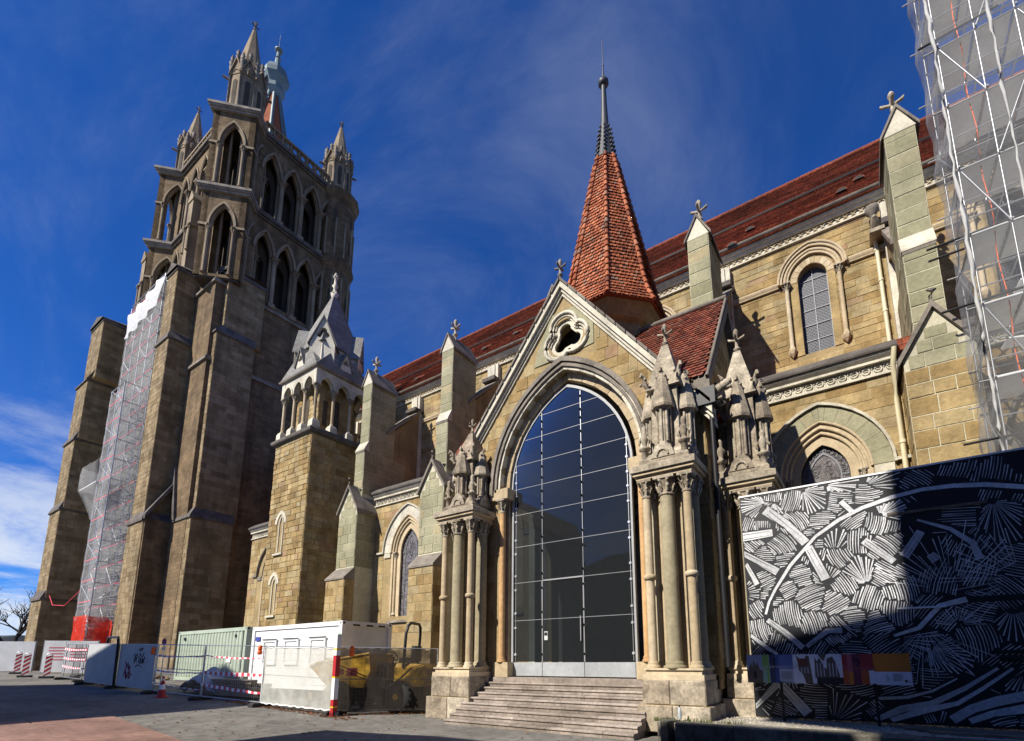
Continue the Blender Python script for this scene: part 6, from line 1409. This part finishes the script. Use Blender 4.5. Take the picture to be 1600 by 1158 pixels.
m = MB(f, .5); m.box(-22.2, -21.85, -.03, .0, 2.55, 2.72); ob('maker_plate', m, 'blue', wc); m = MB(f, .5); m.box(-16.32, -16.18, .001, .006, 2.5, 2.68); ob('sticker', m, 'sg_green', wc)
fe = FR(-16.15, 11.0, 90); m = MB(fe, .3)
for a in (.45, 1.05, 1.6): m.box(a, a + .3, -.01, .012, 2.98, 3.04)
ob('vent', m, 'iron', wc)
gc = container('storage_container', 'pale green corrugated steel storage container', -29.9, -23.0, 11.0, 13.3, .8, 3.2, 'gcont', .30)
m = MB(FR(0, 11, 0), .5); m.box(-24.6, -24.2, .0, .012, 1.65, 1.85); ob('plate', m, 'white', gc)
for a in (-29.2, -24.0): m = MB(FR(0, 11, 0), .5); m.box(a, a + .12, -.01, .02, 2.75, 2.9); ob('vent', m, 'iron', gc)
for x in (-28, -25, -21.5, -18): m = MB(tint=R_()); m.box(x - .15, x + .15, 11.1, 13.1, gz(x) - .05, .79 if x < -22.7 else .6); o = ob('timber_block', m, 'wood'); o['label'] = {-28: 'timber block under the left end of the green container', -25: 'timber block under the right end of the green container', -21.5: 'timber block under the left end of the white container', -18: 'timber block under the right end of the white container'}[x]; o['category'] = 'timber block'; o['group'] = 'blocks under the containers'
tk = thing('timber_stack', 'dark stack of timber beams in front of the green container', 'timber stack', (-23, 10.1, .3))
for k in range(14): m = MB(tint=R_()); z = .36 + .16 * (k // 4); y = 9.75 + .22 * (k % 4); x = -24.6 + U(-.3, .3); m.box(x, x + U(4.2, 5.0), y, y + .19, z, z + .15); ob('beam', m, 'wood', tk)
m = MB(tint=.5); vs = []
for j in range(6):
    for i in range(10): f_ = i / 9; vs.append((-25.2 + 2.8 * f_, 9.45 + j * .14, .45 + 1.0 * sin(f_ * pi) ** .6 * (.45 + .11 * j) + U(-.09, .09)))
m.add(vs, [(j * 10 + i, j * 10 + i + 1, j * 10 + i + 11, j * 10 + i + 10) for j in range(5) for i in range(9)]); o = ob('tarpaulin', m, 'bluegrey'); o['label'] = 'crumpled grey tarpaulin thrown over a heap beside the green container'; o['category'] = 'tarpaulin'

# ------------------------------------------------------------------ FENCES
def tub(m, P, r=.02, n=6): m.tube(P, r, n)
def fence(label, A, B, h=2.0, net=None, wires=True, board=None, group='mobile site fence panels'):
    (ax, ay), (bx, by) = A, B; L = sqrt((bx - ax) ** 2 + (by - ay) ** 2); ux, uy = (bx - ax) / L, (by - ay) / L
    t = thing('fence_panel', label, 'fence', (ax, ay, gz(ax)), group)
    def p(f, z, o=0): return (ax + ux * L * f + uy * o, ay + uy * L * f - ux * o, gz(ax + ux * L * f) + z)
    e = .03 / L
    for f in (e, 1 - e): m = MB(tint=R_()); tub(m, [p(f, .02), p(f, h)], .024); ob('post', m, 'steel', t)
    m = MB(tint=.5)
    for z in (.14, h - .02): tub(m, [p(e, z), p(1 - e, z)], .019)
    if wires: tub(m, [p(e, h * .52), p(1 - e, h * .52)], .012)
    ob('rail', m, 'steel', t)
    if wires:
        m = MB(tint=.5); n = int(L / .11)
        for k in range(1, n): tub(m, [p(k / n, .14), p(k / n, h - .02)], .0032, 3)
        for k in range(1, 8): tub(m, [p(e, .14 + (h - .16) * k / 8), p(1 - e, .14 + (h - .16) * k / 8)], .0032, 3)
        ob('wire_mesh', m, 'steel', t)
    for f in (e, 1 - e):
        m = MB(tint=.4); c = p(f, 0); q = .11; w2 = .36; P = [(c[0] - uy * -w2 - ux * q, c[1] + ux * -w2 - uy * q), (c[0] - uy * -w2 + ux * q, c[1] + ux * -w2 + uy * q), (c[0] - uy * w2 + ux * q, c[1] + ux * w2 + uy * q), (c[0] - uy * w2 - ux * q, c[1] + ux * w2 - uy * q)]
        m.loft([[(x, y, c[2] + .005) for x, y in P], [(x, y, c[2] + .1) for x, y in P], [(c[0] + (x - c[0]) * .8, c[1] + (y - c[1]) * .8, c[2] + .14) for x, y in P]]); ob('foot', m, 'rubber_shade', t)
    if net:
        m = MB(tint=.5); vs = []; na_, nz = 26, 12
        for j in range(nz + 1):
            for i in range(na_ + 1):
                fx = .01 + .98 * i / na_; z = .12 + (h - .17) * j / nz
                if i == na_: fx -= .02 * abs(sin(j * 1.3)); 
                if j in (0, nz): z += .025 * sin(i * 2.1)
                vs.append(p(fx, z, .035 + .015 * sin(i * 1.1 + j * .8) + U(-.004, .004)))
        m.add(vs, [(j * (na_ + 1) + i, j * (na_ + 1) + i + 1, (j + 1) * (na_ + 1) + i + 1, (j + 1) * (na_ + 1) + i) for j in range(nz) for i in range(na_)], True); ob('net', m, net, t)
        m = MB(tint=.8); E = [p(.012, .12 + (h - .17) * j / 12, .05) for j in range(13)]
        if net == 'fnet':
            m.tube([p(.99 - .02 * abs(sin(j * 1.3)), .12 + (h - .17) * j / 12, .05) for j in range(13)], .022, 5); m.tube(E, .018, 5); m.tube([p(.01 + .98 * i / 20, .13 + .025 * sin(i * 2.7), .05) for i in range(21)], .02, 5); m.tube([p(.01 + .98 * i / 20, h - .06 + .012 * sin(i * 2.7), .05) for i in range(21)], .012, 5)
            ob('net_hem', m, 'white', t)
    if board:
        m = MB(tint=R_()); P = [p(.01, .16, .03), p(.99, .16, .03), p(.99, h - .04, .03), p(.01, h - .04, .03)]; Q = [p(.01, .16, .045), p(.99, .16, .045), p(.99, h - .04, .045), p(.01, h - .04, .045)]; m.loft([P, Q]); t['bp'] = 0; b = ob('board', m, board, t); del t['bp']; return t, b, p
    return t, None, p
pA, pB, pC, pD = (-13.75, 9.32), (-17.55, 9.07), (-21.25, 8.75), (-24.0, 8.4)
fence('fence panel with white net left of the red and white corner post', pB, pA, 2.05, 'fnet')
fence('fence panel with net coloured dark for shade between the corner post and the porch pier', pA, (-11.75, 11.55), 2.05, 'fnet_shaded')
fence('open wire fence panel in front of the green container', pC, pB, 2.05)
fence('open wire fence panel beside the graffiti board', (-25.2, 8.6), pC, 2.05)
_, gb, gp = fence('white boarded fence panel sprayed with black and red graffiti', (-29.35, 8.58), (-25.4, 8.65), 2.05, None, False, 'offwhite')
_, gb2, _ = fence('plain white boarded fence panel half in shadow', (-33.1, 8.4), (-29.45, 8.56), 2.05, None, False, 'offwhite')
def scr(P, r, mat, par): m = MB(tint=.5); m.tube([gp(u, z, .052) for u, z in P], r, 4); ob('graffiti', m, mat, par)
for P in ([(.55, 1.78), (.59, 1.84), (.66, 1.86), (.64, 1.76), (.55, 1.77)], [(.44, 1.6), (.49, 1.48), (.53, 1.62)], [(.47, 1.5), (.46, 1.2)], [(.50, 1.42), (.52, 1.3), (.49, 1.34), (.53, 1.46)], [(.60, 1.66), (.62, 1.52), (.67, 1.5), (.70, 1.68)], [(.56, 1.5), (.62, 1.56)], [(.585, 1.46), (.58, 1.24), (.62, 1.2), (.63, 1.46)], [(.66, 1.2), (.67, 1.44), (.70, 1.22), (.73, 1.5)], [(.50, 1.05), (.55, 1.13), (.60, 1.14), (.66, 1.06)]): scr(P, .022, 'graff', gb)
for P in ([(.22, 1.25), (.27, .95), (.30, 1.2), (.33, .9), (.36, 1.1), (.38, .7)], [(.2, .6), (.25, .9), (.30, .55), (.34, .85), (.37, .5), (.42, .75)], [(.23, .95), (.28, .5), (.33, .6)]): scr(P, .02, 'graffr', gb)
m = MB(tint=.3); m.tube([(-29.4, 8.5, .45), (-29.4, 8.45, 2.6), (-29.7, 8.5, 2.85), (-31.6, 8.7, 2.9), (-31.95, 8.75, 2.7), (-31.95, 8.8, .5)], .06, 7); o = ob('steel_hoop', m, 'iron'); o['label'] = 'black bent steel hoop standing behind the white boarded fence'; o['category'] = 'hoop'
fl = [((-38.4, 8.8), (-35.6, 8.9)), ((-41.5, 10.2), (-38.6, 9.2)), ((-35.3, 8.9), (-33.3, 8.5))]
fence('tape hung fence panel before the red net, right of the notices', *fl[0], 2.0); fence('fence panel with white notices beside the striped beacons', *fl[1], 2.0); fence('narrow fence panel joining the boarded panels', *fl[2], 2.0)
# tapes
def tape(label, A, B, w=.075, sag=.05, n=22):
    A, B = Vector(A), Vector(B); m = MB(tint=.5); t = (B - A)
    for k in range(n):
        f0, f1 = k / n, (k + 1) / n; m.mi = k % 2; P = []
        for f in (f0, f1): c = A + t * f; z = c.z - sag * 4 * f * (1 - f) + .008 * sin(f * 19); tw = w * (.75 + .25 * cos(f * 5 + A.x)); P.append(((c.x + .02, c.y - .05, z - tw / 2), (c.x, c.y - .04, z + tw / 2)))
        m.add([P[0][0], P[1][0], P[1][1], P[0][1]], [(0, 1, 2, 3)])
    o = ob('barrier_tape', m, ['white', 'pink'], None, label, 'barrier tape', None, 'red and white barrier tapes on the fences')
tape('thin upper red and white tape across the green container', (pC[0], pC[1], 1.93), (-17.75, 9.06, 1.80), .06)
tape('broad middle red and white tape in front of the containers', (pC[0], pC[1], 1.30), (-17.6, 9.07, 1.22), .15, .02)
tape('sloping lowest red and white tape in front of the dark timber', (pC[0], pC[1], .86), (-17.6, 9.07, .62), .12, .02)
tape('upper red and white tape left of the middle fence post', (-25.2, 8.6, 1.95), (pC[0], pC[1], 1.9), .09, .03, 18)
tape('middle red and white tape left of the middle fence post', (-25.2, 8.6, 1.36), (pC[0], pC[1], 1.28), .08, .05, 18)
tape('lowest red and white tape behind the traffic cone', (-25.2, 8.6, .85), (pC[0], pC[1], .66), .05, .04, 18)
for k, (z, q) in enumerate(((2.45, 'upper'), (1.95, 'middle'), (1.5, 'lower'))): tape(q + ' red and white tape on the fence before the red net', (-38.4, 8.75, z), (-33.2, 8.4, z - .12), .13, .04, 20)
# marker post at the fence corner
mp = thing('marker_post', 'square red and white banded post with yellow stripes at the fence corner', 'marker post', (-13.55, 9.12, .05)); z = .06
for h, mt in ((.26, 'red'), (.04, 'ylw'), (.2, 'red'), (.62, 'white'), (.05, 'ylw'), (.62, 'red'), (.16, 'white'), (.05, 'ylw'), (.42, 'white')):
    m = MB(tint=.5); m.box(-13.62, -13.48, 9.05, 9.19, z, z + h); ob('band', m, mt, mp); z += h
m = MB(tint=.4); m.box(-13.9, -13.2, 8.9, 9.35, .0, .058); ob('foot', m, 'rubber_shade', mp)
def lamp(label, x, y, z):
    t = thing('warning_lamp', label, 'warning lamp', (x, y, z), 'orange warning lamps on the fences'); m = MB(tint=.5); m.lathe(x, y, [(.05, z), (.075, z + .02), (.08, z + .12), (.055, z + .14)], 10); ob('battery_box', m, 'orangep', t)
    m = MB(tint=.8); m.lathe(x, y, [(.05, z + .14), (.07, z + .16), (.07, z + .27), (.04, z + .32)], 10); ob('lens', m, 'orangep', t)
lamp('orange warning lamp beside the banded corner post', -13.4, 9.52, 1.82); lamp('orange warning lamp hanging at the end of the open wire fence', -17.75, 8.98, 1.92); lamp('red orange warning lamp on the graffiti board', -25.55, 8.54, 2.0)
# cone, parking sign, bottle
cn = thing('traffic_cone', 'red and white traffic cone standing in the shade by the fence', 'traffic cone', (-23.2, 8.2, gz(-23.2))); zz = gz(-23.2)
m = MB(tint=.5); m.box(-23.4, -23.0, 8.0, 8.4, zz, zz + .035); ob('foot', m, 'red', cn)
for a, b, mt in ((0, .28, 'red'), (.28, .46, 'white'), (.46, .62, 'red'), (.62, .68, 'white'), (.68, .78, 'red')): m = MB(tint=.5); m.lathe(-23.2, 8.2, [(.15 - .15 * a, zz + .035 + a), (.15 - .15 * b, zz + .035 + b)], 12); ob('band', m, mt, cn)
ps = thing('parking_sign', 'small round blue no parking sign on a thin post behind the fence', 'road sign', (-25.75, 9.0, .36)); m = MB(tint=.5); m.tube([(-25.75, 9.0, .3), (-25.75, 9.0, 2.75)], .02, 6); ob('post', m, 'steel', ps)
fps0 = FR(-25.75, 8.97, 20); fps = lambda a, d, z: fps0(a * .6, d, 2.55 + (z - 2.6) * .75); m = MB(fps, .5); m.wall([(.2 * cos(k * pi / 10), 2.6 + .2 * sin(k * pi / 10)) for k in range(20)], [[(.15 * cos(k * pi / 10), 2.6 + .15 * sin(k * pi / 10)) for k in range(20)]], 0, .014); m.hexa([(-.13, 0, 2.71), (-.1, 0, 2.74), (-.1, .013, 2.74), (-.13, .013, 2.71), (.1, 0, 2.46), (.13, 0, 2.49), (.13, .013, 2.49), (.1, .013, 2.46)]); ob('red_ring', m, 'red', ps)
m = MB(fps, .5); m.ext([(.15 * cos(k * pi / 10), 2.6 + .15 * sin(k * pi / 10)) for k in range(20)], 0, .006); ob('disc', m, 'blue', ps); m = MB(fps, .5); m.box(-.17, .17, 0, .01, 2.1, 2.32); ob('plate', m, 'white', ps)
bo = thing('bottle', 'small plastic bottle with dark cap standing on the kerb wall', 'bottle', (-3.5, 10.45, .44)); m = MB(tint=.5); m.lathe(-3.5, 10.42, [(.035, .445), (.038, .46), (.036, .58), (.038, .6), (.03, .65), (.014, .69)], 10); ob('body', m, 'clear', bo); m = MB(tint=.5); m.lathe(-3.5, 10.42, [(.017, .69), (.017, .72)], 8); ob('cap', m, 'iron', bo)
# beacons and notices at the far left
def beacon(label, x, y):
    z = gz(x); t = thing('beacon', label, 'beacon', (x, y, z), 'red and white striped beacons'); f = FR(x, y, 60); m = MB(f, .5); m.box(-.28, .28, -.2, .2, z, z + .12); ob('foot', m, 'rubber_shade', t)
    m = MB(f, .5); m.box(-.15, .15, -.02, .02, z + .12, z + 1.25); ob('board', m, 'white', t)
    for k in range(5):
        z0 = z + .05 + k * .26; P = [(-.15, max(z + .12, z0)), (.15, z0 + .24), (.15, min(z + 1.25, z0 + .37)), (-.15, min(z + 1.25, z0 + .13))]
        m = MB(f, .5); m.ext(P, .021, .024); ob('stripe', m, 'red', t)
    m = MB(f, .5); m.tube([(-.15, 0, z + 1.25), (-.1, 0, z + 1.4), (.1, 0, z + 1.4), (.15, 0, z + 1.25)], .02, 5); ob('handle', m, 'steel', t)
beacon('striped beacon furthest left before the white notices', -47.0, 8.5); beacon('striped beacon between the two white notices', -42.2, 8.0); beacon('striped beacon nearest the taped fence', -40.4, 8.55)
def notice(label, x, y, w, h, lines=True):
    z = gz(x); t = thing('notice_board', label, 'notice board', (x, y, z), 'white notice panels'); f = FR(x, y, 55); m = MB(f, .7); m.box(-w, w, -.03, 0, z + .12, z + h); b = ob('panel', m, 'white', t)
    for s in (-1, 1): m = MB(f, .5); m.tube([(s * (w + .03), -.05, z), (s * (w + .03), -.05, z + h + .05)], .03, 6); ob('post', m, 'steel', t)
    if lines:
        m = MB(f, .5)
        for k in range(5): m.box(-w * .7, w * U(.2, .7), .001, .006, z + h - .5 - k * .2, z + h - .44 - k * .2)
        ob('print', m, 'pink', b)
notice('white panel at the left edge of the picture', -51.5, 9.0, 1.1, 2.2, False); notice('middle white notice with a blue mark', -46.0, 10.2, .85, 2.2); notice('white notice with red lines beside the taped fence', -43.2, 10.6, .8, 2.2)
hp = MB()
for k in range(160):
    x, y = -38 + random.gauss(0, 1.5), 11.5 + random.gauss(0, .5); r = U(.08, .25); z = gz(x) + max(0, .7 - abs(x + 38) * .3) * R_(); hp.tn = R_(); hp.lathe(x, y, [(r * .6, z), (r, z + r * .5), (r * .5, z + r * .9)], 5, False, U(0, 6))
o = ob('rubble_heap', hp, 'ochre'); o['label'] = 'low heap of ochre rubble behind the taped fence'; o['category'] = 'rubble heap'
# bare tree at the left edge
tr = thing('bare_tree', 'bare leafless tree at the far left behind the tower buttress', 'tree', (-101, 17.2, .5)); tm = MB(tint=.4); cm = MB(tint=.6)
def branch(p, d, l, r, k):
    q = p + d * l; (tm if k < 2 else cm).tube([p, p + d * l * .5 + Vector((U(-1, 1), U(-1, 1), U(-.5, 1))) * l * .05, q], [r, r * .85, r * .62], 5 if k < 3 else 3)
    if k >= 6: return
    for _ in range(3 if k < 5 else 2):
        nd = (d + Vector((U(-1, 1), U(-1, 1), U(-.35, .55))) * .72).normalized(); branch(p + d * l * U(.6, 1), nd, l * U(.62, .85), r * .6, k + 1)
branch(Vector((-98, 17.2, -1)), Vector((-.1, -.05, 1)).normalized(), 5.0, .45, 0)
ob('trunk', tm, 'bark', tr); ob('crown', cm, 'bark', tr)
# ------------------------------------------------------------------ DUMPER
du = thing('site_dumper', 'yellow wheeled site dumper with black roll bar behind the netted fence', 'dumper', (-14.1, 11.1, .05)); fx, fy = -.90, -.43; cx, cy, cz0 = -14.0, 11.05, .06
D = lambda x, y, z: (cx + fx * x - fy * y, cy + fy * x + fx * y, cz0 + z)      # x forward, y to the left
m = MB(D, .5); P = [(-.05, 1.85), (1.75, 1.55), (1.95, 1.42), (1.35, .82), (.1, .78), (-.1, 1.3)]
m.loft([[(x, -.85, z) for x, z in P], [(x, .85, z) for x, z in P]]); sk = ob('skip', m, 'yellow', du)
m = MB(D, .7)
for s in (-1, 1): m.tube([(-.05, s * .85, 1.86), (1.75, s * .85, 1.57), (1.97, s * .85, 1.43)], .045, 6)
m.tube([(1.97, -.85, 1.43), (1.97, .85, 1.43)], .045, 6); ob('rim', m, 'yellow', sk)
m = MB(D, .3); m.box(.25, 1.5, -.78, .78, 1.5, 1.72); ob('load', m, 'rubber_shade', sk)
m = MB(D, .3); m.box(.35, .7, .851, .856, 1.15, 1.4); m.box(.8, 1.2, .851, .856, 1.2, 1.35); ob('decal', m, 'graffr', sk)
m = MB(D, .3); m.box(-1.75, 1.1, -.42, .42, .48, .85); m.box(-.5, .0, -.6, .6, .6, 1.1); ob('chassis', m, 'iron', du)
m = MB(D, .5); m.loft([[(-1.85, -.6, .8), (-.8, -.6, .8), (-.8, .6, .8), (-1.85, .6, .8)], [(-1.85, -.6, 1.4), (-.8, -.6, 1.4), (-.8, .6, 1.4), (-1.85, .6, 1.4)], [(-1.75, -.5, 1.5), (-.85, -.5, 1.55), (-.85, .5, 1.55), (-1.75, .5, 1.5)]]); ob('engine_hood', m, 'yellow', du)
m = MB(D, .3)
for k in range(5): m.box(-1.86, -1.84, -.4, .4, .9 + k * .09, .95 + k * .09)
ob('grille', m, 'iron', du)
m = MB(D, .3); m.box(-1.25, -.8, -.28, .28, 1.55, 1.72); m.box(-1.35, -1.22, -.28, .28, 1.6, 2.1); ob('seat', m, 'rubber_shade', du)
m = MB(D, .3); m.tube([(-.35, 0, 1.1), (-.5, 0, 1.75)], .03, 6); m.tube([(-.5 + .08 * sin(k * pi / 6), .22 * cos(k * pi / 6), 1.78 + .14 * sin(k * pi / 6)) for k in range(13)], .022, 5); ob('steering_wheel', m, 'rubber_shade', du)
m = MB(D, .3); m.box(-.55, -.2, -.45, .45, 1.1, 1.55); ob('dashboard', m, 'iron', du)
m = MB(D, .3); m.tube([(-1.1, -.6, 1.4), (-1.15, -.6, 2.5), (-1.18, -.52, 2.75), (-1.2, -.35, 2.86), (-1.2, .35, 2.86), (-1.18, .52, 2.75), (-1.15, .6, 2.5), (-1.1, .6, 1.4)], .05, 8); ob('roll_bar', m, 'iron', du)
for x in (.95, -1.05):
    for s in (-1, 1):
        y = s * .78; m = MB(D, .4); P = [(.16, -.17), (.42, -.19), (.5, -.12), (.51, 0), (.5, .12), (.42, .19), (.16, .17)]
        m.loft([[(x + r * cos(k * pi / 12), y + w_, .5 + r * sin(k * pi / 12)) for k in range(24)] for r, w_ in P], True, True); wo_ = ob('wheel', m, 'rubber_shade', du); m = MB(D, .5)
        for k in range(18):
            t = k * pi / 9
            for q in (-1, 1): c, s2 = cos(t + q * .06), sin(t + q * .06); m.tube([(x + .50 * cos(t), y, .5 + .50 * sin(t)), (x + .47 * cos(t + .16), y + q * .17, .5 + .47 * sin(t + .16))], .03, 4)
        ob('tread', m, 'rubber_shade', wo_)
        m = MB(D, .5); m.loft([[(x + r * cos(k * pi / 8), y + s * w_, .5 + r * sin(k * pi / 8)) for k in range(16)] for r, w_ in ((.27, .05), (.27, .17), (.22, .13), (.1, .13), (.09, .2), (.01, .2))], True, False); ob('rim', m, 'yellow', wo_)
